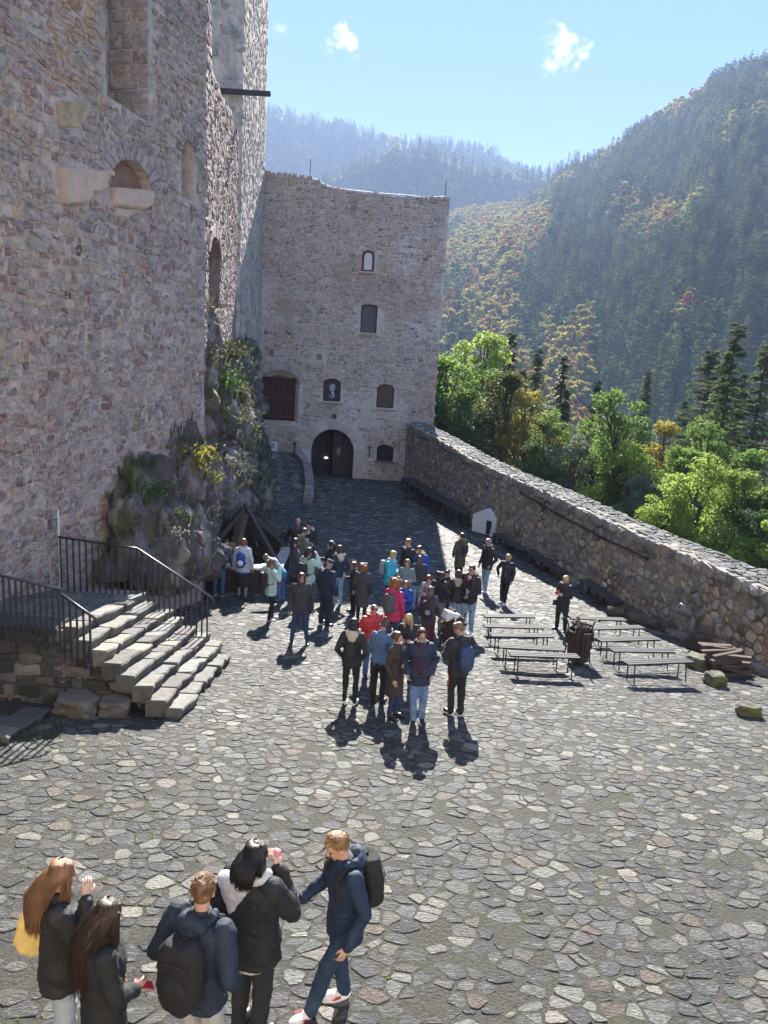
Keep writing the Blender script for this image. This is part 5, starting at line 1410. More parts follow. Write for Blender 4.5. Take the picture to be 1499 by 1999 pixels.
NEAR = [
 ('birch_tree','tall light green tree rising right beside the gate tower wall',BT[0],G2,905,632,62,15),
 ('birch_tree','second tall light green tree, a little right of the tower edge',BT[1],G2,945,650,66,15),
 ('broadleaf_tree','dark green tree low between tower corner and parapet end',BR[0],G1,868,680,56,11),
 ('spruce_tree','dark spruce just right of the tall light green trees',SP_[0],GC,1000,652,74,16),
 ('spruce_tree','spruce with narrow top behind the yellowing olive tree',SP_[1],GC2,1050,705,80,16),
 ('broadleaf_tree','olive brown tree with thin bare twigs in the gap above the parapet',BR[1],G3,990,735,52,11),
 ('broadleaf_tree','yellow green tree with bright leaves left of the dark spruces',BR[2],GYL,1040,768,50,11),
 ('spruce_tree','drooping dark spruce above the far third of the parapet',SP_[0],GC,1110,735,64,16),
 ('spruce_tree','slender dark spruce between the drooping one and the silvery shrub',SP_[1],GC,1165,765,62,16),
 ('broadleaf_tree','silvery grey green round tree leaning over the middle of the parapet',BR[3],G4,1130,850,44,11),
 ('broadleaf_tree','fresh green tree with a dark trunk behind the silvery one',BR[0],G1,1215,775,44,11),
 ('broadleaf_tree','small orange and yellow tree top beside the fresh green tree',BR[2],GYL,1300,800,47,11),
 ('pine_tree','big spreading pine with dark whorled branches at the right',PN[0],GC2,1435,668,58,15),
 ('pine_tree','darker pine close behind the big spreading pine',PN[1],GC2,1395,655,78,15),
 ('pine_tree','pine cut by the right edge above the yellow green bush',PN[0],GC2,1495,700,66,15),
 ('broadleaf_tree','low green pine green bush beneath the spreading pine',BR[1],G1,1335,850,42,11),
 ('broadleaf_tree','large bright yellow green tree over the parapet at the right',BR[3],G2,1370,900,36,11),
 ('broadleaf_tree','deep green tree at the right edge behind the bright one',BR[2],G1,1470,880,39,11),
 ('broadleaf_tree','pale dusty green bush between silvery tree and bright tree',BR[0],G4,1262,925,39,11),
 ('broadleaf_tree','dark green shrub below the bright tree near the wall top at right',BR[1],GD2,1480,985,34,11),
 ('broadleaf_tree','shady dark bush in the gap left of the silvery tree',BR[2],GD2,1055,860,44,11),
 ('broadleaf_tree','shady green bush directly above the far end of the parapet',BR[0],GD2,925,800,52,11),
 ('birch_tree','slim light green birch whose top touches the tower edge',BT[1],G2,880,655,58,15),
 ('birch_tree','pale birch standing between the tall light green tree and the dark spruce',BT[0],G1,972,690,58,15),
 ('spruce_tree','dark narrow spruce rising behind the pale birch',SP_[0],GC,1025,700,72,16),
 ('broadleaf_tree','muted green tree filling the gap right of the yellow green tree',BR[0],G3,1180,800,54,11),
 ('broadleaf_tree','rounded bright green crown just left of the dusty bush',BR[3],G2,1240,865,41,11),
 ('broadleaf_tree','green crown directly under the spreading pine trunk',BR[0],G1,1390,835,45,11),
 ('broadleaf_tree','glowing yellow green crown at the right, halfway between pine and wall top',BR[1],G2,1455,930,37,11),
 ('broadleaf_tree','lowest bright green crown touching the right edge above the parapet',BR[2],G2,1500,1025,33,11),
 ('broadleaf_tree','light green crown low in front of the wide yellow green bush',BR[3],G2,1345,1005,34,11),
 ('broadleaf_tree','fresh green crown right behind the silvery round tree',BR[2],G1,1160,835,47,11),
 ('broadleaf_tree','wide yellow green bush before the large bright tree, leaves touching the wall top',BR[0],G2,1300,965,35,11),
 ('broadleaf_tree','sunlit green bush filling the corner above the nearest part of the parapet',BR[3],G1,1420,1010,33,11),
 ('broadleaf_tree','green bush with orange tinge between bright tree and right edge',BR[1],G3,1500,960,36,11),
 ('broadleaf_tree','low fresh green bush between silvery tree and dusty bush',BR[1],G1,1205,905,42,11),
 ('broadleaf_tree','mid green tree standing in front of the dark spruces left of the silvery tree',BR[3],G1,1075,810,46,11),
 ('spruce_tree','grey green spruce further down the slope behind the autumn tree',SP_[1],GC2,1265,745,95,16),
 ('spruce_tree','dark spruce further back left of the spreading pine',SP_[0],GC,1340,770,90,16),
]
for (nm, lab, ms, mt, px, py_, dist, h0) in NEAR: place(nm, lab, ms, mt, px, py_, dist, h0)
# undergrowth filling the slope directly outside the parapet
rg = random.Random(5)
for i in range(80):
    px_ = rg.uniform(850, 1560); dist = rg.uniform(66, 190); mt = rg.choice([GD2, GC, G3, G1, GC2]); ms = rg.choice(BR+SP_+PN)
    d = ray(px_, rg.uniform(800, 900)); p = d*(dist/math.hypot(d.x, d.y)); zg = valley_z(p.x, p.y)
    make_tree('valley_tree', 'one of the many shaded trees filling the valley between parapet and far hillside', ms, mt, (p.x, p.y, zg-1), rg.uniform(.8, 1.25), 'shaded trees filling the valley')

# forest on the hills: nearest as trees, the mass as instances on points
def autumn(az, t, rg):
    """which kind of tree grows here"""
    n = noise.noise(Vector((az*.20, t*4.4, 11)))*1.15+.35*noise.noise(Vector((az*.7, t*12, 3)))
    left = max(0, 1-(az-4)/8)*(1 if t > .25 else .3)
    v = n+left*.72+rg.uniform(-.16,.16)
    if v > .25: return 'aut'
    if v > .10: return 'br'
    return 'con'
PTS = []
rg = random.Random(99)
for k in range(26000):
    az = rg.uniform(-3, 34); t = rg.random()**.8
    p, r_ = hill1(az, t)
    if rg.random() > ((r_/1200)**1.0+.12)*.75: continue
    el_ = math.degrees(math.atan2(p.z, r_))
    pr = project(p)
    if not pr or pr[0] > 1600 or pr[0] < 800: continue
    PTS.append((r_, p, autumn(az, t, rg), rg.uniform(.75, 1.3)))
PTS.sort(key=lambda q: q[0])
KM = {'con': [(m, mt) for m in LO_C+LO_P for mt in (GC, GC2)], 'br': [(m, mt) for m in LO_B for mt in (GD2, G3, G1)], 'aut': [(m, mt) for m in LO_B for mt in (GYL, GO, GR, GYL)]}
srcs = {}
vis = [q for q in PTS if project(q[1]) and 850 < project(q[1])[0] < 1510]
near_set = set(id(q) for q in vis[:170])
i = 0
for q in vis[:170]:
    m_, mt = rg.choice(KM[q[2]])
    t = make_tree('forest_tree', 'one of the small trees at the foot of the wooded hillside', m_, mt, q[1]-Vector((0,0,.5)), q[3], 'trees at the foot of the wooded hillside')
def joined_source(tr, lf, mat):
    """one object holding trunk and crown, itself a tree standing in the forest"""
    bm = bmesh.new(); bm.from_mesh(tr); n0 = len(bm.faces); bm.from_mesh(lf)
    for f_ in bm.faces[n0:]: pass
    bm.faces.ensure_lookup_table()
    for i_, f_ in enumerate(bm.faces): f_.material_index = 0 if i_ < n0 else 1
    me = bpy.data.meshes.new('forest_tree'); bm.to_mesh(me); bm.free(); me.materials.append(M_BARK); me.materials.append(mat); return me
def forest(name, pts, kinds, label):
    kinds = list(kinds)
    for ki, (ms, mat) in enumerate(kinds):
        sub = [q for q in pts if q[4] == ki]
        if not sub: continue
        q0 = sub[0]; me = joined_source(ms[0], ms[1], mat)
        src = bpy.data.objects.new('forest_tree', me); COL.objects.link(src); src.location = q0[1]; src.scale = (q0[3],)*3
        tag(src, label[0], 'tree', label[1])
        pm = bpy.data.meshes.new(name); pm.from_pydata([tuple(q[1]) for q in sub[1:]], [], [])
        a = pm.attributes.new('sc', 'FLOAT', 'POINT'); a.data.foreach_set('value', [q[3] for q in sub[1:]])
        a = pm.attributes.new('rt', 'FLOAT', 'POINT'); a.data.foreach_set('value', [rg.uniform(0, 6.28) for q in sub[1:]])
        o = bpy.data.objects.new(name, pm); COL.objects.link(o); tag(o, label[2], 'forest', kind='stuff')
        ng = bpy.data.node_groups.new('scatter', 'GeometryNodeTree'); ng.interface.new_socket('Geometry', in_out='INPUT', socket_type='NodeSocketGeometry'); ng.interface.new_socket('Geometry', in_out='OUTPUT', socket_type='NodeSocketGeometry')
        gi = ng.nodes.new('NodeGroupInput'); go = ng.nodes.new('NodeGroupOutput'); ip = ng.nodes.new('GeometryNodeInstanceOnPoints'); oi = ng.nodes.new('GeometryNodeObjectInfo')
        oi.inputs['Object'].default_value = src; oi.inputs['As Instance'].default_value = True; oi.transform_space = 'ORIGINAL'
        s_ = ng.nodes.new('GeometryNodeInputNamedAttribute'); s_.data_type = 'FLOAT'; s_.inputs[0].default_value = 'sc'
        r_ = ng.nodes.new('GeometryNodeInputNamedAttribute'); r_.data_type = 'FLOAT'; r_.inputs[0].default_value = 'rt'
        cb = ng.nodes.new('ShaderNodeCombineXYZ'); ng.links.new(r_.outputs[0], cb.inputs[2])
        ng.links.new(gi.outputs[0], ip.inputs['Points']); ng.links.new(oi.outputs['Geometry'], ip.inputs['Instance']); ng.links.new(s_.outputs[0], ip.inputs['Scale']); ng.links.new(cb.outputs[0], ip.inputs['Rotation']); ng.links.new(ip.outputs[0], go.inputs[0])
        md = o.modifiers.new('scatter', 'NODES'); md.node_group = ng
kinds = KM['con'][:8]+[(LO_B[0], GD2), (LO_B[1], G3), (LO_B[2], G1)]+[(LO_B[0], GYL), (LO_B[1], GO), (LO_B[2], GYL), (LO_B[1], GR)]
def kidx(k): return rg.randrange(8) if k == 'con' else (8+rg.randrange(3) if k == 'br' else rg.choice([11, 11, 13, 13, 12, 11, 14]))
pts = [(q[0], q[1]-Vector((0,0,.4)), q[2], q[3]*(1.0 if q[0] < 700 else 1.15), kidx(q[2])) for q in PTS if id(q) not in near_set]
forest('hillside_forest', pts, kinds, ('single tree standing among the trees of the wooded hillside', 'trees of the hillside forest', 'dense mixed forest of dark conifers and autumn trees covering the steep hillside'))
P2 = []
for fn, a0, a1, n_, k1 in ((hill2, -14, 13, 9000, .55), (hill3, SK3[0][0], SK3[-1][0], 3200, .45)):
    for k in range(n_):
        az = rg.uniform(a0, a1); t = rg.random()**.8
        if fn is hill2 and t < .3: continue
        p, r_ = fn(az, t)
        v = noise.noise(Vector((az*.5, t*6, 21)))
        kind = 'aut' if v > .28 else ('br' if v > .1 else 'con')
        P2.append((r_, p, kind, rg.uniform(1.1, 1.9), kidx(kind)))
forest('mountain_forest', P2, kinds, ('single tree among the woods of the far hazy mountain', 'trees of the far mountain', 'blue hazy forest covering the far mountain and its spur'))

# ------------------------------------------------------------------ the air of the valley
mh = bpy.data.materials.new('haze_air'); mh.use_nodes = True; t_ = mh.node_tree; t_.nodes.clear()
o_ = t_.nodes.new('ShaderNodeOutputMaterial'); pv = t_.nodes.new('ShaderNodeVolumePrincipled')
pv.inputs['Density'].default_value = HAZE; pv.inputs['Color'].default_value = (.48, .64, .95, 1); pv.inputs['Anisotropy'].default_value = .13
t_.links.new(pv.outputs[0], o_.inputs['Volume'])
hz = MB().box((0, 700, 255), (6400, 6400, 2*325)).build('haze', mh); tag(hz, kind='stuff')
# ------------------------------------------------------------------ people
M_SKIN = material('skin', (.50,.30,.22), rough=.55, var=.08, scale=20, bump=.05)
M_SKIN2 = material('skin_light', (.56,.36,.28), rough=.55, var=.08, scale=20, bump=.05)
M_EYE = material('eye_dark', (.03,.025,.02), rough=.2, var=0, bump=0)
M_LIP = material('lip', (.38,.14,.12), rough=.5, var=0, bump=0)
def cloth(name, col, rough=.85, bump=.5, bs=26, var=.18, **k):
    return material('cloth_'+name, col, rough=rough, var=var, scale=7, bump=bump, bscale=bs, bdist=.03, **k)
def hairmat(name, col):
    return material('hair_'+name, col, rough=.42, var=.45, scale=14, bump=.9, bscale=38, bdist=.012, stretch=(1,1,.12), spec=.5)
BAKE = []; POST = []
def shape_obj(name, mb, mat, parent, voxel, disp=None, smooth=3):
    me = mb.mesh(name, fix=True); o = link_mesh(name, me, mat, parent)
    md = o.modifiers.new('r', 'REMESH'); md.mode = 'VOXEL'; md.voxel_size = voxel
    if smooth: sm_ = o.modifiers.new('s', 'SMOOTH'); sm_.iterations = smooth; sm_.factor = .5
    BAKE.append(o); POST.append((o, disp, mat)); return o
ARMS = {  # (elbow, wrist) from the shoulder for the right arm, +x = outwards, +y = forward, in body heights
 'down': ((.035,-.015,-.17), (.045,.035,-.325)), 'relaxed': ((.035,-.03,-.17), (.045,.06,-.31)), 'pocket': ((.052,-.055,-.165), (.02,.045,-.275)),
 'phone': ((.03,.02,-.17), (-.045,.15,-.125)), 'mouth': ((.035,.085,-.15), (-.055,.105,.025)), 'cross': ((.04,.03,-.17), (-.14,.115,-.15)),
 'reach': ((.05,.10,-.14), (.045,.22,-.22)), 'brow': ((.09,.06,-.10), (-.02,.09,.06)), 'hip': ((.11,-.05,-.15), (.045,.03,-.26)), 'strap': ((.04,-.01,-.165), (-.03,.11,-.05)),
 'lean': ((.05,.07,-.15), (.06,.13,-.29)), 'hold': ((.04,.0,-.17), (-.06,.13,-.19)), 'point': ((.07,.05,-.155), (.115,.17,-.225)), 'back': ((.06,-.07,-.16), (-.03,-.075,-.27)), 'hidden': ((.03,.02,-.17), (-.08,.1,-.24)) }
class Person:
    def __init__(s, label, px, py, head_py=None, H=None, face=180, armL='down', armR='down', feet=((-.055,0),(.055,0)), lean=0, side=0, build=1.0, female=False,
                 head=(0,0), skin=None, hi=False, pos=None, group=None, body_turn=0):
        p = ground_at(px, py) if pos is None else Vector(pos)
        if H is None:
            lo_, hi_ = .5, 3.0
            for _ in range(30):
                m_ = (lo_+hi_)/2
                if project(Vector((p.x, p.y, p.z+m_)))[1] > head_py: lo_ = m_
                else: hi_ = m_
            H = max(1.45, min(1.95, lo_))
        s.H = H; s.hi = hi; s.p = p; s.label = label; s.female = female; s.b = build; s.lean = RAD(lean); s.side = RAD(side); s.head = head; s.face = face
        s.vox = .0095 if hi else .0235
        h = H; s.pel = Vector((0, 0, .525*h)); s.feet = [Vector((f[0]*h, f[1]*h, 0)) for f in feet]
        s.R = Matrix.Rotation(-s.lean, 3, 'X') @ Matrix.Rotation(s.side, 3, 'Y')
        s.sw = (.118 if not female else .103)*h*build
        s.sw = min(s.sw, .125*h); s.arms = []
        for sg, key in ((-1, armL), (1, armR)):
            e, w_ = ARMS[key] if isinstance(key, str) else key
            sh = Vector((sg*s.sw, 0, .812*h)); s.arms.append((sg, sh, sh+Vector((sg*e[0], e[1], e[2]))*h, sh+Vector((sg*w_[0], w_[1], w_[2]))*h))
        s.skin = skin or M_SKIN
        s.root = None
        s.make_body()
    def T(s, p):
        p = Vector(p)
        k = max(0, min(1, (p.z-.50*s.H)/(.10*s.H)))
        q = s.pel+s.R @ (p-s.pel); return p.lerp(q, k)
    def ell(s, z, rx, ry, cy=0, cx=0, n=16, sq=.85):
        pts = []
        for i in range(n):
            a = 2*pi*i/n; c_, d_ = cos(a), sin(a); pts.append(s.T((cx+math.copysign(abs(c_)**sq, c_)*rx, cy+math.copysign(abs(d_)**sq, d_)*ry, z)))
        return pts
    def torso(s, mb, grow_=0, z0=.47, z1=.83, hem=None, boxy=0):
        h = s.H; b = s.b; f = s.female
        prof = [(.47,.092,.068,0),(.53,.098 if f else .093,.070,0),(.60,.080 if f else .086,.060,.0),(.68,.086 if f else .098,.062,.004),(.75,.098 if f else .112,.068 if f else .066,.006),(.80,.094 if f else .108,.056,0),(.83,.06,.046,-.003),(.855,.034,.034,0)]
        R_ = []
        zs = [p_ for p_ in prof if z0-.001 <= p_[0] <= z1+.001]
        if hem is not None:
            for i in range(4):
                t = i/4; z = hem+(.47-hem)*t; w_ = .092+(.012 if f else .006)*(1-t); R_.append(s.ell(z*h, w_*h*b+grow_, .072*h*b+grow_))
        for z, rx, ry, cy in zs:
            if boxy: rx = rx*(1-boxy)+.1*boxy; 
            g_ = grow_*(1 if z < .82 else .5); R_.append(s.ell(z*h, rx*h*b+g_, ry*h*b+g_, cy*h))
        mb.rings(R_)
    def limb(s, mb, pts, rs, n=10):
        for i in range(len(pts)-1): mb.tube([pts[i], pts[i+1]], [rs[i], rs[i+1]], n)
        for p_, r_ in zip(pts, rs): mb.ball(p_, r_*.995, n, 6)
    def leg_pts(s, i):
        h = s.H; sg = (-1, 1)[i]; ft = s.feet[i]; hip = Vector((sg*.05*h, 0, .50*h)); an = Vector((ft.x, ft.y-.012*h, .048*h))
        kn = (hip+an)/2+Vector((sg*.004*h, .018*h, .012*h)); return hip, kn, an
    def head_frame(s):
        h = s.H; base = s.T((0, .0, .86*h)); Rh = s.R @ Matrix.Rotation(RAD(-s.head[0]), 3, 'Z') @ Matrix.Rotation(RAD(-s.head[1]), 3, 'X')
        c = base+s.R @ Vector((0, .012*h, 0))+Rh @ Vector((0, .0, .072*h)); return c, Rh
    def hand(s, mb, wr, el, sg, curl=.5):
        """palm, four unequal fingers and a thumb"""
        d = (wr-el).normalized(); inw = Vector((-sg, 0, 0)); inw = (inw-d*inw.dot(d)).normalized() if (inw-d*inw.dot(d)).length > .1 else d.orthogonal().normalized()
        fw = inw.cross(d).normalized()*sg*-1
        if fw.y < 0: fw = -fw
        u = s.H/1.75; pm = wr+d*.045*u
        V = []
        mb.ball(pm, 1, 8, 6, Matrix((fw*.040*u, inw*.017*u, d*.05*u)).transposed())
        for k in range(4):
            L_ = (.068,.078,.073,.058)[k]*u; b0 = wr+d*.078*u+fw*(.027-.018*k)*u
            p1 = b0+d*L_*.5+inw*L_*.12; p2 = b0+d*L_*(.85-curl*.25)+inw*L_*(.25+curl*.5)
            mb.tube([b0-d*.015*u, b0, p1, p2], [.0085*u,.0085*u,.008*u,.006*u], 6)
        t0 = wr+d*.02*u+fw*.03*u; t1 = t0+d*.03*u+fw*.022*u+inw*.008*u; mb.tube([t0, t1, t1+d*.028*u+inw*.012*u], [.011*u,.010*u,.007*u], 6)
    def make_body(s):
        h = s.H; mb = MB(); u = h/1.75
        s.torso(mb, -.006)
        mb.tube([s.T((0,0,.82*h)), s.head_frame()[0]-s.head_frame()[1] @ Vector((0,.01*h,.03*h))], [.034*h, .031*h], 12)
        c, Rh = s.head_frame(); s.hc, s.Rh = c, Rh; k = u*(.97 if s.female else 1.0)
        mb.ball(c+Rh @ Vector((0,-.008,.018))*k, (.074*k,.092*k,.090*k), 16, 12, Rh)      # skull
        mb.ball(c+Rh @ Vector((0,.022,-.040))*k, (.054*k,.062*k,.070*k), 14, 10, Rh)      # face and jaw
        mb.ball(c+Rh @ Vector((0,.066,-.094))*k, (.022*k,.018*k,.016*k), 8, 6, Rh)        # chin
        mb.tube([c+Rh @ Vector((0,.082,.004))*k, c+Rh @ Vector((0,.104,-.034))*k], [.010*k,.016*k], 8)
        mb.ball(c+Rh @ Vector((0,.098,-.034))*k, (.016*k,.012*k,.010*k), 8, 6, Rh)
        for sg in (-1, 1): mb.ball(c+Rh @ Vector((sg*.075,-.004,-.018))*k, (.010*k,.020*k,.032*k), 8, 6, Rh)
        for sg in (-1, 1): mb.ball(c+Rh @ Vector((sg*.030,.062,-.030))*k, (.022*k,.020*k,.020*k), 8, 6, Rh)
        mb.ball(c+Rh @ Vector((0,.074,.030))*k, (.05*k,.014*k,.012*k), 8, 6, Rh)          # brow
        for i in (0, 1):
            a, b_, c_ = s.leg_pts(i); s.limb(mb, [a, b_, c_], [.042*h, .027*h, .017*h]); ft = s.feet[i]
            mb.ball((ft.x, ft.y+.028*h, .026*h), (.016*h, .045*h, .014*h), 8, 6)
        for sg, sh, el, wr in s.arms:
            s.limb(mb, [s.T(sh), s.T(el), s.T(wr)], [.024*h*s.b, .018*h, .015*h])
        s.root = shape_obj('person', mb, s.skin, None, s.vox, 'body', 2)
        s.root.location = s.p; s.root.rotation_euler = (0, 0, RAD(-s.face)); tag(s.root, s.label, 'person')
        s.hands = MB()
        for sg, sh, el, wr in s.arms: s.hand(s.hands, s.T(wr), s.T(el), sg)
        s.root['_h'] = 1; HANDS.append((s.root, s.hands))
        eb = [MB(), MB()]
        for i, sg in enumerate((-1, 1)):
            MB().ball(c+Rh @ Vector((sg*.030,.0765,-.004))*k, (.0125*k,.008*k,.0065*k), 8, 6, Rh).build('eye', M_EYE, s.root, True)
        MB().ball(c+Rh @ Vector((0,.083,-.066))*k, (.021*k,.006*k,.0055*k), 8, 5, Rh).build('lips', M_LIP, s.root, True)
        s.k = k
    def jacket(s, mat, hem=.44, grow_=.018, sleeve=.007, name='jacket', hood=None, collar=True, puff=0, open_=None, boxy=0, cuff=1.0):
        h = s.H; mb = MB(); grow_ *= .74; s.torso(mb, grow_*h/1.75+.004, hem=hem, boxy=boxy)
        for sg, sh, el, wr in s.arms:
            e2 = el.lerp(wr, .93*cuff); g_ = sleeve*h/1.75
            s.limb(mb, [s.T(sh+Vector((-sg*.012*h,0,-.004*h))), s.T(el), s.T(e2)], [.036*h*s.b+g_*1.3, .027*h+g_*1.2, .021*h+g_])
        if s.hi:
            for sg, sh, el, wr in s.arms:
                e3 = s.T(el.lerp(wr, .9*cuff)); e4 = s.T(el.lerp(wr, .97*cuff)); MB().tube([e3, e4], .0225*h+g_, 12).build('cuff', mat, s.root, True)
        if collar: mb.tube([s.T((0,-.004*h,.825*h)), s.T((0,.004*h,.865*h))], [.05*h, .044*h], 14)
        o = shape_obj(name, mb, mat, s.root, .0115 if s.hi else .024, ('puff', puff) if puff else 'cloth', 4)
        if hood is not None:
            hb = MB(); hb.ball(s.T((0,-.058*h,.835*h)), (.070*h,.036*h,.052*h), 12, 8, s.R @ Matrix.Rotation(RAD(18), 3, 'X')); hb.ball(s.T((0,-.078*h,.79*h)), (.045*h,.025*h,.045*h), 10, 8, s.R)
            for i in range(9):
                a = RAD(-20+220*i/8); hb.ball(s.T((cos(a)*.060*h, -sin(a)*.052*h+.002*h, (.855-.012*sin(a))*h)), .019*h, 8, 6)
            shape_obj('hood', hb, hood, s.root, .010 if s.hi else .018, 'cloth', 3)
        if open_ is not None:
            ob = MB(); R_ = [[s.T((x_*h, (y_)*h+grow_, z_*h)) for x_ in (-.026, .0, .026)] for z_, y_ in ((.845,.045),(.79,.062),(.70,.070),(.60,.068),(.54,.070))]
            b_ = MB(); R2 = [[q for q in r_]+[q-s.R @ Vector((0,.02,0)) for q in reversed(r_)] for r_ in R_]; b_.rings(R2).build('shirt', open_, s.root, True)
        return o
    def trousers(s, mat, grow_=.006, flare=0, name='trousers', bottom=1.0):
        h = s.H; mb = MB(); R_ = [s.ell(z*h, .090*h*s.b+grow_, .068*h*s.b+grow_) for z in (.45,.48,.52,.56)]; mb.rings(R_)
        for i in (0, 1):
            a, b_, c_ = s.leg_pts(i); e = b_.lerp(c_, bottom)+Vector((0,0,-.008*h)); s.limb(mb, [a+Vector((0,0,-.005*h)), b_, e], [.050*h*s.b+grow_, .034*h+grow_, .026*h+grow_+flare])
        return shape_obj(name, mb, mat, s.root, .0115 if s.hi else .024, 'cloth', 3)
    def shoes(s, mat, sole=None, high=0):
        h = s.H
        for i in (0, 1):
            ft = s.feet[i]; a = RAD((-9, 9)[i]); Rz = Matrix.Rotation(-a, 3, 'Z'); mb = MB()
            mb.ball(Vector((ft.x, ft.y, .030*h)), (.027*h,.036*h,.030*h), 12, 8, Rz); mb.ball(Vector((ft.x, ft.y, .022*h))+Rz @ Vector((0,.055*h,0)), (.029*h,.052*h,.022*h), 12, 8, Rz)
            if high: mb.tube([(ft.x, ft.y-.008*h, .03*h), (ft.x, ft.y-.012*h, (.05+high)*h)], [.028*h, .031*h], 10)
            o = shape_obj('shoe', mb, mat, s.root, .009 if s.hi else .016, None, 2)
            R_ = []
            for z in (0, .014*h):
                pts = []
                for k in range(16):
                    t = 2*pi*k/16; pts.append(Vector((ft.x, ft.y+.035*h, z+.001))+Rz @ Vector((cos(t)*.030*h*(1 if sin(t) > -.3 else .88), sin(t)*.078*h, 0)))
                R_.append(pts)
            MB().rings(R_).build('sole', sole or M_IRON, o, True)
    def skirt(s, mat, z0, z1=.56, w_=.11, name='skirt'):
        h = s.H; mb = MB(); R_ = []
        for i in range(6):
            t = i/5; z = z0+(z1-z0)*t; ww = w_+(.088-w_)*t; R_.append(s.ell(z*h, ww*h, ww*.8*h))
        mb.rings(R_); return shape_obj(name, mb, mat, s.root, .012 if s.hi else .021, 'cloth', 3)
    def hair(s, mat, kind='short', length=.2, front=0, bun=False, width=1.0, curl=0, out_=.03):
        k = s.k; c, Rh = s.hc, s.Rh; mb = MB(); v = lambda x, y, z: c+Rh @ Vector((x, y, z))*k
        if kind == 'short':
            mb.ball(v(0,-.018,.034), (.081*k,.090*k,.084*k), 16, 12, Rh); mb.ball(v(0,-.052,-.01), (.066*k,.046*k,.058*k), 12, 8, Rh)
            mb.ball(v(0,.035,.085), (.062*k,.048*k,.028*k), 12, 8, Rh @ Matrix.Rotation(RAD(-14), 3, 'X'))
            for sg in (-1, 1): mb.ball(v(sg*.068,.004,.024), (.013*k,.022*k,.032*k), 8, 6, Rh)
            if s.hi:
                for i in range(60):
                    a = rng.uniform(0, 2*pi); r_ = rng.uniform(0, .075); b0 = v(cos(a)*r_, sin(a)*r_*1.1-.005, .098-r_*.35); mb.tube([b0, b0+Rh @ Vector((rng.gauss(0,.008), .022+rng.gauss(0,.006), .010+rng.gauss(0,.006)))*k], [.009*k,.004*k], 5)
        else:
            mb.ball(v(0,-.016,.028), (.088*k,.098*k,.091*k), 16, 12, Rh)
            dn = Vector((0,0,-1)); bk = s.R @ Vector((0,-1,0)); R_ = []
            down = (Vector((0,0,-1))*.8+s.R @ Vector((0,0,-1))*.6).normalized()
            N_ = 7
            for i in range(N_):
                t = i/(N_-1); z = .05-t*(length/1.0)
                cen = v(0,-.03,.04)+down*(t*length)+bk*(.015+(.045+out_)*min(1, t*2))*k*(1 if kind != 'bob' else .3)
                wx = (.086+.012*math.sin(pi*min(1, t*1.2)))*k*width*(1-.28*max(0, t-.6)/.4 if kind != 'bob' else 1); wy = (.062-.022*t)*k*(1.25 if kind == 'bob' else 1.0)
                pts = []
                for q in range(14):
                    a = 2*pi*q/14; pts.append(cen+s.R @ Vector((cos(a)*wx, sin(a)*wy, 0)))
                R_.append(pts)
            mb.rings(R_)
            for sg in (-1, 1):                                # side locks frame the face
                mb.tube([v(sg*.070,.010,.055), v(sg*.080,.028,-.02), v(sg*.078,.02,-.02)+down*min(length, .26)*.55, v(sg*.07,.01,-.02)+down*min(length, .32)*.9], [.026*k,.024*k,.024*k,.012*k], 8)
            mb.ball(v(0,.020,.088), (.060*k,.056*k,.022*k), 12, 6, Rh @ Matrix.Rotation(RAD(-20), 3, 'X'))
            if front: mb.ball(v(0,.066,.058), (.058*k,.020*k,.034*k), 10, 6, Rh)
            if curl:
                for i in range(int(70*curl)):
                    a = rng.uniform(0, 2*pi); t = rng.random(); q = v(0,-.02,.045)+Rh @ Vector((cos(a)*.095, min(.03, sin(a)*.11), .0))*k+down*(t*length*.95)+Rh @ Vector((0,0,.07*(1-t)))*k
                    mb.ball(q, rng.uniform(.018,.034)*k*(1+.5*curl), 6, 5)
            if s.hi:                                           # separate strands
                for i in range(150):
                    a = rng.uniform(RAD(150), RAD(390)); w_ = rng.uniform(.9, 1.05); x_ = cos(a)*.086*w_; y_ = sin(a)*.092*w_-.012
                    if y_ > .03: y_ = .03
                    p0 = v(x_*.5, y_*.5, .105); p1 = v(x_, y_, .03); LL = length*rng.uniform(.75, 1.08); wv = rng.uniform(-.02,.02)*(1+2*curl)
                    P = [p0, p1]
                    for j in range(1, 6):
                        t = j/5; P.append(p1+down*LL*t+bk*(.02+(.04+out_)*min(1, 2*t))*k*(1 if y_ < 0 else .35)+s.R @ Vector((wv*sin(t*7+i)+x_*.1*(t*(1-t)), wv*cos(t*6+i), 0)))
                    mb.tube(P, [.008*k,.010*k,.010*k,.010*k,.009*k,.007*k,.003*k], 5)
        if bun: mb.ball(v(0,-.045,.125), .042*k, 12, 8)
        ho = shape_obj('hair', mb, mat, s.root, .0065 if s.hi else .0145, ('hair', curl), 1)
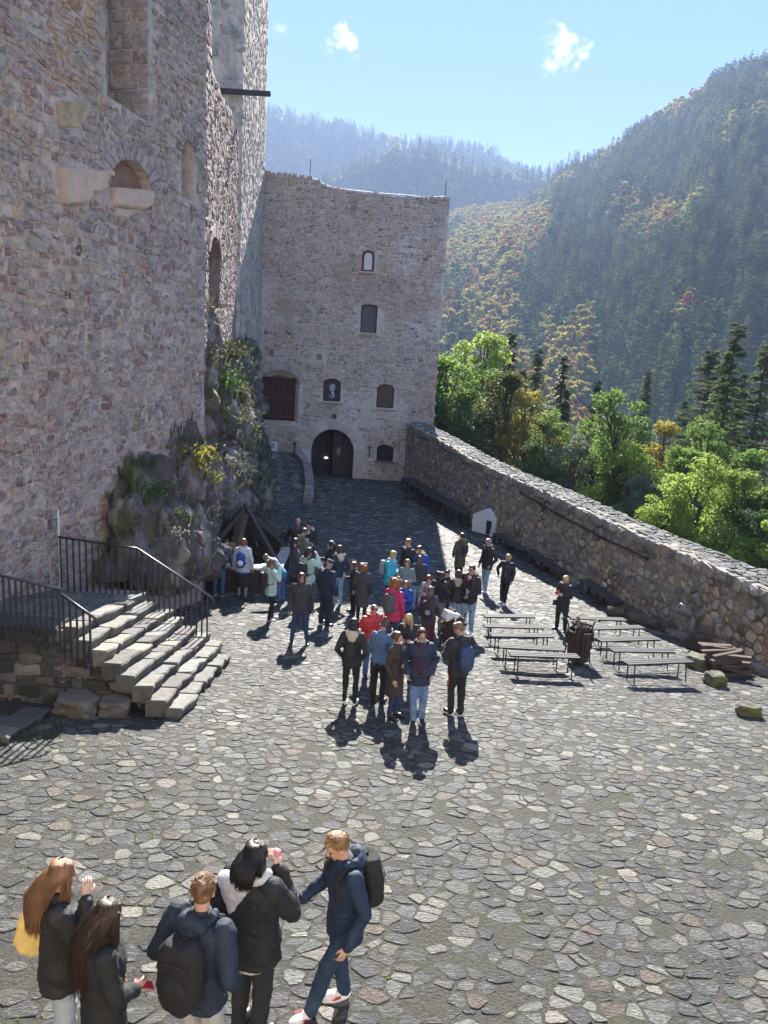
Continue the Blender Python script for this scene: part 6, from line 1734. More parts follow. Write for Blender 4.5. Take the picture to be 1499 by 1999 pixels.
        if s.hi:                                               # fine loose strands over the mass of hair
            sb = MB()
            if kind == 'short':
                for i in range(420):
                    a = rng.uniform(0, 2*pi); t = rng.random(); el = t*pi*.5; n_ = Vector((cos(a)*cos(el), sin(a)*cos(el), sin(el)))
                    if n_.y > .45 and n_.z < .55: continue
                    b0 = v(n_.x*.080, n_.y*.088-.016, n_.z*.084+.032); fl = Vector((n_.x*.3, .5-n_.y*.1, .15)).normalized() if n_.z > .5 else Vector((n_.x*.25, -.2+n_.y*.3, -1)).normalized()
                    sb.tube([b0, b0+Rh @ (fl*.014+n_*.006)*k, b0+Rh @ (fl*.030+n_*.005)*k], [.0034*k,.003*k,.0008*k], 3)
            else:
                for i in range(330):
                    a = rng.uniform(RAD(165), RAD(375)); x_ = cos(a)*.092; y_ = min(.035, sin(a)*.100-.012)
                    p0 = v(x_*.45, y_*.4, .122); p1 = v(x_*1.02, y_*1.02, .035); LL = length*rng.uniform(.8, 1.14); w1 = rng.uniform(-.016,.016)*(1+3*curl); ph = rng.uniform(0, 6); P = [p0, v(x_*.85, y_*.85, .095), p1]
                    for j in range(1, 7):
                        t = j/6; P.append(p1+down*LL*t+bk*(.024+(.05+out_)*min(1, 2*t))*k*(1 if y_ < 0 else .4)+s.R @ Vector((w1*sin(t*7+ph)+x_*.22*math.sin(pi*t), w1*cos(t*6+ph), 0)))
                    sb.tube(P, [.002*k,.003*k,.0032*k,.003*k,.003*k,.003*k,.003*k,.0024*k,.0006*k], 3)
            sb.build('hair_strands', mat, s.root, True, fix=False)
        return ho
    def shades(s):
        k = s.k; v = lambda x, y, z: s.hc+s.Rh @ Vector((x, y, z))*k; b = MB()
        for sg in (-1, 1): b.ball(v(sg*.032,.088,-.002), (.026*k,.007*k,.019*k), 10, 6, s.Rh); b.tube([v(sg*.058,.08,.004), v(sg*.078,-.01,.004)], .004, 5)
        b.tube([v(-.01,.09,.002), v(.01,.09,.002)], .004, 5).build('sunglasses', M_IRON, s.root)
    def world(s, p): return Matrix.Translation(s.p) @ Matrix.Rotation(RAD(-s.face), 4, 'Z') @ Vector(p)
    def backpack(s, label, mat, size=1.0, sag=0, two=None, extra=None):
        h = s.H; t = empty('backpack', s.p, RAD(-s.face)); tag(t, label, 'backpack')
        cy = -.115*h-.012; c = Vector((0, cy, (.70-sag)*h)); mb = MB(); sx, sy, sz = .082*h*size, .050*h*size, .128*h*size; R_ = []
        for i in range(9):
            q = i/8; z = -1+2*q; r_ = (1-abs(z)**4)**.5*.55+.45 if abs(z) < 1 else .4
            if i in (0, 8): r_ = .62
            yo = .12*sy*(1-z); pts = []
            for j in range(14):
                a = 2*pi*j/14; cc, dd = cos(a), sin(a); pts.append(s.T(c+Vector((math.copysign(abs(cc)**.6, cc)*sx*r_, math.copysign(abs(dd)**.6, dd)*sy*(.7+.3*r_)-yo, z*sz))))
            R_.append(pts)
        body = shape_obj('pack_body', mb.rings(R_), mat, t, .012 if s.hi else .02, 'cloth', 2)
        pk = MB(); pk.ball(s.T(c+Vector((0,-sy*.95,-sz*.35))), (sx*.72, sy*.45, sz*.48), 12, 8, s.R); pk.build('front_pocket', two or mat, t, True)
        if s.hi:
            for zz, ww in ((.28, .80), (-.12, .70)):
                MB().tube([s.T(c+Vector((sx*ww*cos(q_), -sy*(1.02+.12*(1-zz))-(.01 if zz < 0 else 0), sz*(zz+.32*sin(q_))))) for q_ in [pi*i_/10 for i_ in range(11)]], .0035, 5).build('zip', M_IRON, t)
        MB().tube([s.T(c+Vector((-.02,sy*.2,sz*.95))), s.T(c+Vector((0,sy*.1,sz*1.12))), s.T(c+Vector((.02,sy*.2,sz*.95)))], .007, 5).build('haul_loop', extra or mat, t)
        for sg in (-1, 1):
            x_ = sg*.058*h; P = [s.T((x_*.8, cy*.62, .83*h)), s.T((x_, -.01*h, .865*h)), s.T((x_*1.1, .062*h+.012, .80*h)), s.T((x_*1.25, .058*h+.012, .70*h)), s.T((x_*1.5, -.01*h, .62*h)), s.T((x_, cy*.7, .60*h))]
            MB().tube(P, .014*h if s.hi else .013*h, 6).build('strap', mat, t)
        return t
    def bag(s, name, label, mat, pos_, size, strap=True, cat=None):
        h = s.H; t = empty(name, s.p, RAD(-s.face)); tag(t, label, cat or name.replace('_', ' ')); c = s.T(Vector(pos_)*h)
        mb = MB(); mb.box(c, size, taper=.8); o = mb.build('bag_body', mat, t); md = o.modifiers.new('b', 'BEVEL'); md.width = min(size)*.25; md.segments = 3
        if strap: MB().tube([c+Vector((0,0,size[2]*.4)), s.T((pos_[0]*h*.9, .02*h, .70*h)), s.T((math.copysign(.05, pos_[0])*h, 0, .865*h)), s.T((pos_[0]*h*.8, -.07*h, .7*h)), c+Vector((0,-.02,size[2]*.4))], .008, 5).build('strap', mat, t)
        return t
    def handitem(s, name, label, mat, side, size, off=(0,0,.04), rot=(0,0,0), cat=None):
        sg, sh, el, wr = s.arms[0 if side < 0 else 1]; w_, e_ = s.T(wr), s.T(el); d = (w_-e_).normalized(); c = w_+d*.085*s.H/1.75+Vector(off)
        q = Matrix.Rotation(RAD(-s.face), 4, 'Z') @ Matrix.Rotation(RAD(rot[2]), 4, 'Z') @ Matrix.Rotation(RAD(rot[0]), 4, 'X')
        o = MB().box((0,0,0), size).build(name, mat, None, loc=s.world(c)); o.rotation_euler = q.to_euler(); tag(o, label, cat or name.replace('_', ' '))
        md = o.modifiers.new('b', 'BEVEL'); md.width = min(size)*.3; md.segments = 2; return o
HANDS = []
def finish_people():
    evaluate_all(BAKE)
    for o, disp, mat in POST:
        me = o.data; me.materials.clear(); me.materials.append(mat)
        n = len(me.vertices)
        if disp and disp != 'body':
            kind = disp if isinstance(disp, str) else disp[0]; amt = 0 if isinstance(disp, str) else disp[1]
            off = Vector((rng.uniform(0, 50), rng.uniform(0, 50), 0)); nrm = [v.normal.copy() for v in me.vertices]
            for v, q in zip(me.vertices, nrm):
                p = v.co
                if kind == 'cloth': d = (.009 if n > 14000 else 0)*(.35-abs(noise.noise(Vector((p.x*8+p.z*5, p.y*8-p.z*3, p.z*12+p.x*4))+off)))+.011*noise.noise(Vector((p.x*9, p.y*9, p.z*6))+off)+.006*noise.noise(p*22+off)+.007*(1-2*abs(noise.noise(Vector((p.x*5+p.z*6, p.y*5, p.z*7))+off)))
                elif kind == 'puff': d = .5*amt*(abs(math.sin(p.z*pi/.085))-.5)+.006*noise.noise(p*14+off)
                else: d = (.006+.012*amt)*noise.noise(Vector((p.x*26, p.y*26, p.z*(4+14*amt)))+off)+.004*noise.noise(Vector((p.x*60, p.y*60, p.z*8))+off)
                v.co = p+q*d
        me.shade_smooth(); me.update()
    for o, hb in HANDS:
        bm = bmesh.new(); bm.from_mesh(o.data); tmp = hb.mesh('h', True); bm.from_mesh(tmp); bpy.data.meshes.remove(tmp)
        bmesh.ops.recalc_face_normals(bm, faces=bm.faces); bm.to_mesh(o.data); bm.free(); o.data.shade_smooth(); del o['_h']
J_BLACK = cloth('black', (.022,.022,.026), .7); J_NAVY = cloth('navy', (.018,.028,.06), .7); J_CHAR = cloth('charcoal', (.045,.045,.05)); J_DGREY = cloth('dark_grey_coat', (.06,.062,.068))
J_BROWN = cloth('dark_brown', (.045,.03,.025), .6); J_OLIVE = cloth('olive', (.075,.07,.045)); J_RED = cloth('red_puffer', (.52,.03,.035), .45); J_PINK = cloth('raspberry', (.50,.03,.12), .6)
J_CYAN = cloth('cyan', (.02,.42,.55), .55); J_TEAL = cloth('teal', (.03,.24,.33), .6); J_MINT = cloth('mint', (.45,.60,.52), .7); J_WGREY = cloth('white_grey', (.55,.58,.62), .7); J_DENIM = cloth('denim_jacket', (.10,.17,.30))
J_BLUE = cloth('blue', (.02,.07,.36), .6); J_GREEN = cloth('green_grey', (.13,.15,.11)); J_SAGE = cloth('sage_sweater', (.16,.22,.22)); J_WINE = cloth('wine', (.07,.02,.035)); J_GREY = cloth('light_grey', (.50,.50,.52)); J_FLORAL = cloth('white_floral', (.55,.53,.52), col2=(.2,.12,.15), c2scale=14, c2lo=.5, c2hi=.56)
J_PURPLE = cloth('dark_purple', (.06,.045,.07)); J_BEIGE = cloth('beige', (.55,.47,.38)); J_FUR = cloth('fur_trim', (.50,.42,.32), bump=1.0, bs=60); J_FURD = cloth('dark_fur', (.16,.12,.07), bump=1.0, bs=60)
T_JEANS = cloth('blue_jeans', (.055,.11,.24), col2=(.12,.2,.36), c2scale=4, c2lo=.45, c2hi=.65); T_LIGHT = cloth('light_jeans', (.22,.33,.48), col2=(.36,.46,.58), c2scale=4, c2lo=.45, c2hi=.65); T_DKJ = cloth('dark_jeans', (.03,.05,.11)); T_BLACK = cloth('black_trousers', (.016,.016,.019), .8); T_GREY = cloth('grey_jeans', (.16,.17,.19)); T_PALE = cloth('pale_jeans', (.45,.53,.62))
S_BLACK = material('shoe_black', (.02,.02,.022), rough=.35, bump=.1); S_WHITE = material('shoe_white', (.75,.74,.72), rough=.5, bump=.1); S_PINK = material('shoe_pink', (.66,.50,.50), rough=.6, bump=.1); SOLE_W = material('sole_white', (.72,.70,.66), rough=.6, bump=0); SOLE_D = M_IRON; SOCK = cloth('grey_sock', (.30,.32,.34))
H_BLACK = hairmat('black', (.010,.009,.010)); H_DBR = hairmat('dark_brown', (.035,.02,.014)); H_BR = hairmat('brown', (.085,.045,.024)); H_LBR = hairmat('light_brown', (.20,.115,.055)); H_AUB = hairmat('auburn', (.20,.065,.03)); H_GING = hairmat('ginger', (.27,.10,.035)); H_BLD = hairmat('blond', (.50,.35,.16)); H_ABL = hairmat('reddish_blond', (.22,.11,.055)); H_GREY = hairmat('grey', (.25,.25,.25)); H_RED = hairmat('dark_red', (.07,.016,.018)); H_ASH = hairmat('ash_brown', (.11,.075,.055))
def top_pos(px, py, H): p = ground_at(px, py, H); return (p.x, p.y, g(p.y))
P_ = Person
# ---- five people in the foreground
a = P_('young woman with long reddish blond hair and black leather jacket at the bottom left corner', 0,0, H=1.70, pos=top_pos(112,1680,1.70), face=66, armL='relaxed', armR='mouth', female=True, hi=True, head=(-8,6), skin=M_SKIN2, build=1.05)
a.jacket(cloth('leather_jacket', (.02,.019,.02), .6, .5), hem=.43, grow_=.035, sleeve=.014); a.trousers(T_PALE, .016); a.shoes(S_WHITE, SOLE_W); a.hair(H_ABL, 'long', .42, width=.98, out_=.085)
t = empty('tote_bag', a.p, RAD(-a.face)); tag(t, 'pale yellow cloth tote bag hanging behind the reddish blond woman', 'tote bag')
mb = MB(); c = a.T(Vector((-.155,-.10,.60))*a.H); R_ = []
for i in range(9):
    q = i/8; z = .17-.42*q; ww = (.05+.11*math.sin(min(1, q*1.25)*pi/2)) * (1-.35*max(0, q-.8)/.2); R_.append([c+Vector((cos(2*pi*j/14)*.055*(.4+q*.6), sin(2*pi*j/14)*ww, z)) for j in range(14)])
shape_obj('bag_body', mb.rings(R_), cloth('yellow_canvas', (.78,.62,.26), .9, transl=.3), t, .012, 'cloth', 2)
MB().tube([c+Vector((0,.02,.16)), a.T(Vector((-.11,-.01,.85))*a.H), c+Vector((0,-.02,.16))], .012, 6).build('strap', cloth('yellow_canvas', (.6,.5,.25)), t)
a = P_('young woman with very long wavy dark brown hair and black coat at the bottom left', 0,0, H=1.68, pos=top_pos(197,1760,1.68), face=62, armL='relaxed', armR=((.02,.03,-.17),(-.03,.11,-.20)), female=True, hi=True, head=(-14,14), skin=M_SKIN2)
a.jacket(cloth('black_coat', (.014,.015,.016), .8, .5), hem=.33, grow_=.032, sleeve=.012, name='coat'); a.trousers(T_BLACK, .01); a.shoes(S_BLACK); a.hair(H_DBR, 'long', .54, width=1.12, curl=.12, out_=.09)
a.handitem('phone', 'red cased phone held by the woman with long dark brown hair', material('red_case', (.5,.03,.04), rough=.4), 1, (.07,.012,.14), (0,.0,.0), (60,0,0))
a = P_('boy with short brown hair and navy hooded jacket seen from behind at the bottom', 0,0, H=1.72, pos=top_pos(392,1718,1.72), face=22, armL='pocket', armR='pocket', hi=True, head=(-26,10), build=1.06)
J_NV2 = cloth('navy_windbreaker', (.012,.022,.045), .72, .5)
a.jacket(J_NV2, hem=.44, grow_=.030, sleeve=.014, hood=J_NV2); a.trousers(cloth('pale_grey_trousers', (.42,.42,.42)), .012); a.shoes(S_WHITE, SOLE_W); a.hair(hairmat('mid_brown', (.16,.085,.04)), 'short')
a.backpack('big black school backpack on the boy in the navy hooded jacket', cloth('black_nylon', (.012,.012,.014), .85), 1.12, .03)
a = P_('young woman with straight black hair, black puffer jacket and grey hood eating, in the foreground', 500, 1992, H=1.74, face=28, armL='pocket', armR='mouth', female=True, hi=True, head=(34,4), feet=((-.06,0),(.06,-.01)), skin=M_SKIN2, build=1.08, pos=top_pos(497,1645,1.74))
a.jacket(cloth('black_bomber', (.012,.012,.015), .75, .5), hem=.44, grow_=.055, sleeve=.024, hood=None); a.trousers(T_BLACK, .014); a.shoes(material('boot_black_gloss', (.02,.02,.022), rough=.2), high=.05); a.hair(H_BLACK, 'long', .19, width=.9, out_=.05)
hb = MB(); h = a.H
hb.ball(a.T((-.045*h,-.07*h,.835*h)), (.082*h,.045*h,.04*h), 14, 10); hb.rings([[a.T((-.045*h+cos(2*pi*k/14)*w_*h, -.09*h+sin(2*pi*k/14)*.022*h, z_*h)) for k in range(14)] for z_, w_ in ((.70,.006),(.73,.026),(.77,.05),(.81,.07),(.845,.078))])
for i in range(11):
    q = RAD(-10+200*i/10); hb.ball(a.T((cos(q)*.066*h, -sin(q)*.052*h, .862*h-.012*h*sin(q))), .021*h, 8, 6)
shape_obj('hood', hb, J_GREY, a.root, .010, 'cloth', 4)
hb = MB(); hb.rings([a.ell(z*h, .125*h, .10*h) for z in (.425,.44,.455)]); shape_obj('hoodie_hem', hb, J_GREY, a.root, .012, 'cloth', 2)
a.handitem('snack', 'pinkish snack held to the mouth by the black haired woman', material('pink_wrapper', (.65,.25,.30), rough=.3, var=.3), 1, (.06,.04,.05), (0,.02,.02))
a = P_('teenage boy with blond brown hair, navy jacket and blue jeans facing left in the foreground', 664, 1966, 1618, face=243, armL='relaxed', armR=((.03,.03,-.17),(.045,.165,-.255)), hi=True, head=(4,22), feet=((.0,.17),(.055,-.03)), build=.96, lean=3)
J_NV3 = cloth('navy_shell', (.008,.022,.06), .68, .5)
a.jacket(J_NV3, hem=.43, grow_=.022, sleeve=.010, hood=J_NV3); a.trousers(cloth('deep_blue_jeans', (.016,.035,.075), col2=(.03,.065,.12), c2scale=3, c2lo=.45, c2hi=.65), .010); a.shoes(S_WHITE, SOLE_W); a.hair(hairmat('sandy_brown', (.26,.15,.07)), 'short')
for i in (0, 1):
    ft = a.feet[i]; sh_ = MB()
    for sg in (-1, 1): sh_.beam((ft.x+sg*.050, ft.y+.03, .045), (ft.x+sg*.050, ft.y+.10, .05), .006, .018)
    sh_.build('shoe_stripe', J_RED, a.root)
MB().box(a.T((-.20*0-.03, .115, 1.30)), (.012,.006,.05)).build('zip_pull', M_WHITE, a.root)
a.backpack('small black backpack worn by the blond brown boy in the foreground', cloth('black_nylon', (.018,.018,.02)), 1.0)

# ---- the front group of the crowd
def lady(*k, **w_): return P_(*k, female=True, **w_)
a = lady('woman in black with beige hood and white shoes at the front left of the group', 682, 1374, 1206, face=8, armL='pocket', armR='pocket'); a.jacket(J_BLACK, .45, .022, hood=J_BEIGE); a.trousers(T_BLACK, 0); a.shoes(S_WHITE, SOLE_W); a.hair(H_BLACK, 'long', .12, width=1.1); a.backpack('tiny black backpack on the woman with the beige hood', J_BLACK, .62, .02)
a = P_('man in a bright red puffer jacket and blue jeans looking down', 720, 1322, 1178, face=150, armL='phone', armR='pocket', head=(10,24)); a.jacket(J_RED, .46, .034, .016, puff=.03, hood=J_RED); a.trousers(T_JEANS, .01); a.shoes(S_BLACK, SOLE_W); a.hair(H_LBR, 'short'); 
a = lady('woman with hair bun and light denim jacket carrying a black shoulder bag', 736, 1372, 1210, face=20, armL='hold', armR='hip', head=(45,20), lean=4); a.jacket(J_DENIM, .52, .018); a.trousers(T_BLACK, .008); a.shoes(S_BLACK); a.hair(H_BR, 'long', .05, bun=True); a.bag('shoulder_bag', 'black leather shoulder bag hanging on the woman with the denim jacket', J_BLACK, (.12,.03,.56), (.14,.2,.16))
a = lady('woman with brown bob and long dark brown quilted coat looking up to the right', 766, 1400, 1231, face=120, armL='cross', armR='relaxed', head=(-8,-14), skin=M_SKIN2); a.jacket(J_BROWN, .27, .026, puff=.022, name='coat'); a.trousers(T_DKJ, 0); a.shoes(S_BLACK); a.hair(H_BR, 'bob', .07, front=1)
a = lady('smiling woman with short dark red hair, navy quilted jacket and faded blue jeans', 811, 1410, 1225, face=176, armL='pocket', armR='pocket', head=(0,-12), feet=((-.06,.0),(.03,.05)), build=1.0); a.jacket(J_NAVY, .42, .030, .012, puff=.022, open_=J_WINE, hood=J_NAVY); a.trousers(cloth('faded_jeans', (.12,.2,.36), col2=(.3,.4,.52), c2scale=3, c2lo=.45, c2hi=.6), .012); a.shoes(S_BLACK, SOLE_W); a.hair(H_RED, 'bob', .04, front=1)
a = P_('young man in black with red striped trousers looking at a phone', 887, 1396, 1215, face=335, armL='phone', armR='phone', head=(-40,26), feet=((-.04,.03),(.05,-.02))); a.jacket(J_BLACK, .44, .028, .010, hood=J_BLACK); a.trousers(T_BLACK, .010); a.shoes(S_BLACK, SOLE_W); a.hair(H_LBR, 'short'); a.handitem('phone', 'pale phone held up by the young man in black', S_WHITE, -1, (.08,.012,.15), (0,.02,.02), (35,0,30)); a.backpack('blue drawstring backpack on the young man in black', cloth('blue_nylon', (.03,.06,.14), .6), .95, .03)
for i in (0,): 
    aa, bb, cc = a.leg_pts(0); MB().beam(aa+Vector((-.052,0,0))*a.H, bb+Vector((-.036,0,0))*a.H, .016, .02).beam(bb+Vector((-.036,0,0))*a.H, cc+Vector((-.029,0,0))*a.H, .016, .02).build('red_stripe', J_RED, a.root)
a = lady('young woman with long blond hair and dark jacket half hidden behind the front women', 790, 1345, 1194, face=190, armL='phone', armR='phone', head=(8,30)); a.jacket(J_BLACK, .45); a.trousers(T_DKJ); a.shoes(S_BLACK); a.hair(H_BLD, 'long', .28, front=1)
a = lady('woman in a raspberry pink jacket with big ginger curls', 762, 1272, 1129, face=30, armL='hold', armR='down', head=(-10,8)); a.jacket(J_PINK, .44, .024, hood=J_PINK); a.trousers(T_DKJ); a.shoes(S_BLACK); a.hair(H_GING, 'long', .16, width=1.35, curl=1); a.backpack('dark grey backpack on the woman in raspberry pink', cloth('grey_nylon', (.10,.10,.115)), .95)
a = lady('girl with long golden hair in a blue jacket hidden behind the ginger curls', 786, 1240, 1133, face=200, armL='phone', armR='phone'); a.jacket(J_BLUE, .46); a.trousers(T_BLACK); a.shoes(S_BLACK); a.hair(H_LBR, 'long', .3)
a = lady('woman with long ash brown hair, dark purple coat and large black emblem backpack', 832, 1262, 1144, face=12, armL='down', armR='relaxed', build=1.05); a.jacket(J_PURPLE, .38, .024, name='coat'); a.skirt(J_WINE, .12); a.shoes(S_BLACK); a.hair(H_ASH, 'long', .24, width=1.1, curl=.2)
bp = a.backpack('large black backpack with a white round emblem worn by the ash brown haired woman', J_BLACK, 1.15, .04); eb = MB(); c = a.T(Vector((.01,-.205,.64))*a.H)
eb.tube([c+Vector((cos(2*pi*k/14)*.05, -.006, sin(2*pi*k/14)*.05)) for k in range(15)], .006, 5); eb.tube([c+Vector((-.01,-.008,.022)), c+Vector((-.028,-.008,.0)), c+Vector((-.01,-.008,-.022))], .005, 4); eb.tube([c+Vector((.006,-.008,.024)), c+Vector((.006,-.008,-.024))], .005, 4); eb.tube([c+Vector((.026,-.008,.022)), c+Vector((.008,-.008,.0)), c+Vector((.026,-.008,-.022))], .005, 4).build('emblem', M_WHITE, bp)
a = lady('woman with windblown auburn hair, sunglasses and white patterned top', 830, 1222, 1124, face=200, armL='brow', armR='down', head=(-20,-5), skin=M_SKIN2); a.jacket(J_FLORAL, .48); a.trousers(T_LIGHT); a.shoes(S_WHITE); a.hair(H_AUB, 'long', .2, width=1.2); a.shades()
a = lady('woman with curly dark hair, black jacket and grey jeans with small black backpack', 851, 1231, 1116, face=15, armL='hold', armR='pocket'); a.jacket(J_BLACK, .48); a.trousers(T_GREY, .012); a.shoes(S_BLACK); a.hair(H_DBR, 'long', .17, width=1.1, curl=.7); a.backpack('soft black backpack on the woman with curly dark hair', cloth('black_nylon', (.018,.018,.02)), .8)
a = P_('person in black mostly hidden behind the curly dark haired woman', 866, 1215, 1110, face=190, armL='phone', armR='phone', head=(0,20)); a.jacket(J_BLACK, .42, .024); a.trousers(T_BLACK); a.shoes(S_BLACK); a.hair(H_BLACK, 'short')
a = lady('woman with straight dark red hair, black jacket with beige fur collar and light jeans', 886, 1232, 1112, face=5, armL='pocket', armR='pocket', build=1.02); a.jacket(J_BLACK, .49, .022, hood=J_FUR); a.trousers(T_LIGHT, .014); a.shoes(S_WHITE); a.hair(H_RED, 'long', .13, width=1.1)
a = P_('young man with sunglasses, black hoodie and red backpack', 911, 1236, 1102, face=215, armL='hidden', armR='down', head=(10,0)); a.jacket(J_BLACK, .45, .022, hood=J_BLACK, open_=J_GREY); a.trousers(T_LIGHT, .012); a.shoes(S_WHITE, SOLE_W); a.hair(H_BR, 'short'); a.shades(); a.backpack('dark red backpack on the young man with sunglasses', cloth('red_nylon', (.22,.02,.035)), .95)
# ---- middle back group
a = P_('person in a bright cyan jacket with folded arms and pulled back blond hair', 757, 1192, 1074, face=110, armL='cross', armR='cross', head=(0,16)); a.jacket(J_CYAN, .45, .026, .012); a.trousers(T_BLACK); a.shoes(S_BLACK); a.hair(H_BLD, 'short'); a.backpack('pale grey blue backpack on the person in cyan', cloth('pale_blue_nylon', (.25,.30,.35)), .9)
a = P_('tall man with open black jacket over dark shirt looking left', 791, 1168, 1051, face=225, armL='pocket', armR='pocket', head=(40,5)); a.jacket(J_BLACK, .44, .024, open_=J_CHAR); a.trousers(T_DKJ, .008); a.shoes(S_BLACK); a.hair(H_LBR, 'short')
a = P_('man with dark hair in a blue jacket with yellow hood lining', 814, 1172, 1064, face=205, armL='hold', armR='pocket', head=(25,18)); a.jacket(J_BLUE, .45, .024, hood=cloth('yellow_lining', (.65,.45,.05))); a.trousers(T_JEANS); a.shoes(S_WHITE); a.hair(H_DBR, 'short')
a = lady('young woman with long blond brown hair and sage grey sweater, arms folded', 788, 1202, 1091, face=188, armL='cross', armR='cross', head=(6,-4), skin=M_SKIN2); a.jacket(J_SAGE, .50, .012); a.trousers(T_BLACK); a.shoes(S_WHITE); a.hair(H_LBR, 'long', .24)
a = lady('girl with very long straight brown hair seen from behind, dark jacket', 812, 1190, 1084, face=355, armL='hold', armR='down'); a.jacket(J_CHAR, .48); a.trousers(T_LIGHT, .01); a.shoes(S_WHITE); a.hair(H_BR, 'long', .28)
# ---- left middle
a = lady('woman in sunglasses and charcoal jacket with camera bag walking toward the camera', 584, 1257, 1117, face=172, armL='down', armR='down', feet=((-.10,.03),(.10,-.01)), head=(-8,-6), build=1.05); a.jacket(J_CHAR, .48, .018); a.trousers(T_DKJ, .002); a.shoes(S_BLACK, SOLE_W); a.hair(H_BR, 'long', .16, front=0, width=1.05); a.shades(); a.bag('camera_bag', 'small black camera bag on the hip of the woman in sunglasses', J_BLACK, (-.13,.06,.53), (.13,.1,.11))
a = P_('older man with dark green flat cap and navy jacket seen from behind', 634, 1221, 1092, face=40, armL='down', armR='down', head=(20,16), build=1.06, feet=((-.075,0),(.075,-.02))); a.jacket(J_NAVY, .46, .03, .014); a.trousers(cloth('navy_trousers', (.02,.026,.045)), .02); a.shoes(S_BLACK, SOLE_W); a.hair(H_GREY, 'short'); 
cb = MB(); cb.ball(a.hc+a.Rh @ Vector((0,.005,.082)), (.098,.118,.042), 14, 8, a.Rh @ Matrix.Rotation(RAD(-10), 3, 'X')); cb.ball(a.hc+a.Rh @ Vector((0,-.01,.05)), (.086,.1,.05), 14, 8, a.Rh); cb.build('flat_cap', cloth('cap_green', (.025,.035,.03)), a.root, True)
a = lady('woman with wavy dark hair and black jacket talking beside the flat capped man', 642, 1168, 1055, face=240, armL='hold', armR='phone', head=(20,0)); a.jacket(J_BLACK, .46); a.trousers(T_BLACK); a.shoes(S_BLACK); a.hair(H_DBR, 'long', .2, width=1.15, curl=.3)
a = lady('girl with long dark ponytail hair, navy jacket, blue jeans and white shoes', 658, 1179, 1064, face=330, armL='pocket', armR='pocket', head=(-40,0)); a.jacket(J_NAVY, .47, .02, hood=J_BEIGE); a.trousers(T_LIGHT, .0); a.shoes(S_WHITE, SOLE_W); a.hair(H_DBR, 'long', .24)
a = lady('woman in black with auburn hair holding a small water bottle', 688, 1196, 1096, face=250, armL='down', armR='phone', head=(0,14)); a.jacket(J_BLACK, .36, name='coat'); a.trousers(T_BLACK); a.shoes(S_BLACK); a.hair(H_AUB, 'bob', .1, curl=.4)
sg_, sh_, el_, wr_ = a.arms[1]; q = a.world(a.T(wr_)+Vector((0,.05,.03))); bt = empty('water_bottle', q); tag(bt, 'small clear water bottle with blue cap held up by the auburn haired woman', 'bottle'); MB().tube([(0,0,-.08), (0,0,.05), (0,0,.08)], [.03,.03,.012], 10).build('bottle_body', material('clear_plastic', (.5,.58,.62), rough=.15, bump=0), bt); MB().tube([(0,0,.08), (0,0,.1)], .014, 8).build('cap', cloth('blue_cap', (.02,.2,.6)), bt)
a = lady('woman with big curly auburn hair and long dark grey coat seen from behind', 704, 1212, 1112, H=1.62, face=10, armL='hold', armR='down'); a.jacket(J_DGREY, .26, .02, name='coat'); a.trousers(T_BLACK); a.shoes(S_BLACK); a.hair(H_GING, 'bob', .1, width=1.3, curl=1); a.bag('shoulder_bag', 'black leather bag on the shoulder of the woman in the dark grey coat', S_BLACK, (.135,.0,.60), (.09,.2,.18))
a = P_('tall blond young man in brown jacket with blue collar behind the crowd', 578, 1118, 1004, face=172, armL='pocket', armR='pocket'); a.jacket(J_BROWN, .47, .022, open_=J_BLUE); a.trousers(T_DKJ); a.shoes(S_BLACK); a.hair(H_BLD, 'short')
a = P_('man with short black hair and grey hooded shirt holding white papers', 601, 1126, 1017, face=200, armL='phone', armR='phone', head=(30,6)); a.jacket(J_BLACK, .46, .02, hood=J_GREY, open_=J_GREY); a.trousers(T_DKJ); a.shoes(S_BLACK); a.hair(H_BLACK, 'short'); a.handitem('paper_sheet', 'white sheets of paper in the hands of the man in the grey hooded shirt', M_WHITE, -1, (.18,.008,.24), (.05,.03,-.02), (40,0,20), 'paper')
a = P_('boy in grey green hooded jacket standing with his back to the tall blond man', 586, 1140, 1030, face=60, armL='phone', armR='phone', head=(30,24)); a.jacket(J_GREEN, .46, .022, hood=J_GREEN); a.trousers(T_BLACK); a.shoes(S_BLACK); a.hair(H_BR, 'short')
a = lady('woman with long straight black hair and plum jacket in the left group', 572, 1172, 1050, face=70, armL='down', armR='phone'); a.jacket(J_PURPLE, .46, .022); a.trousers(T_BLACK); a.shoes(S_BLACK); a.hair(H_BLACK, 'long', .26); a.bag('handbag', 'wine red handbag at the side of the woman in the plum jacket', J_WINE, (.13,-.02,.46), (.1,.2,.17))
a = lady('woman with dark hair and pale mint jacket raising a hand to her brow', 598, 1196, 1068, face=35, armL='down', armR='brow'); a.jacket(J_MINT, .47, .022); a.trousers(T_BLACK); a.shoes(S_BLACK); a.hair(H_DBR, 'long', .18); a.backpack('black backpack hanging low on the woman in pale mint raising her hand', J_BLACK, .9, .03)
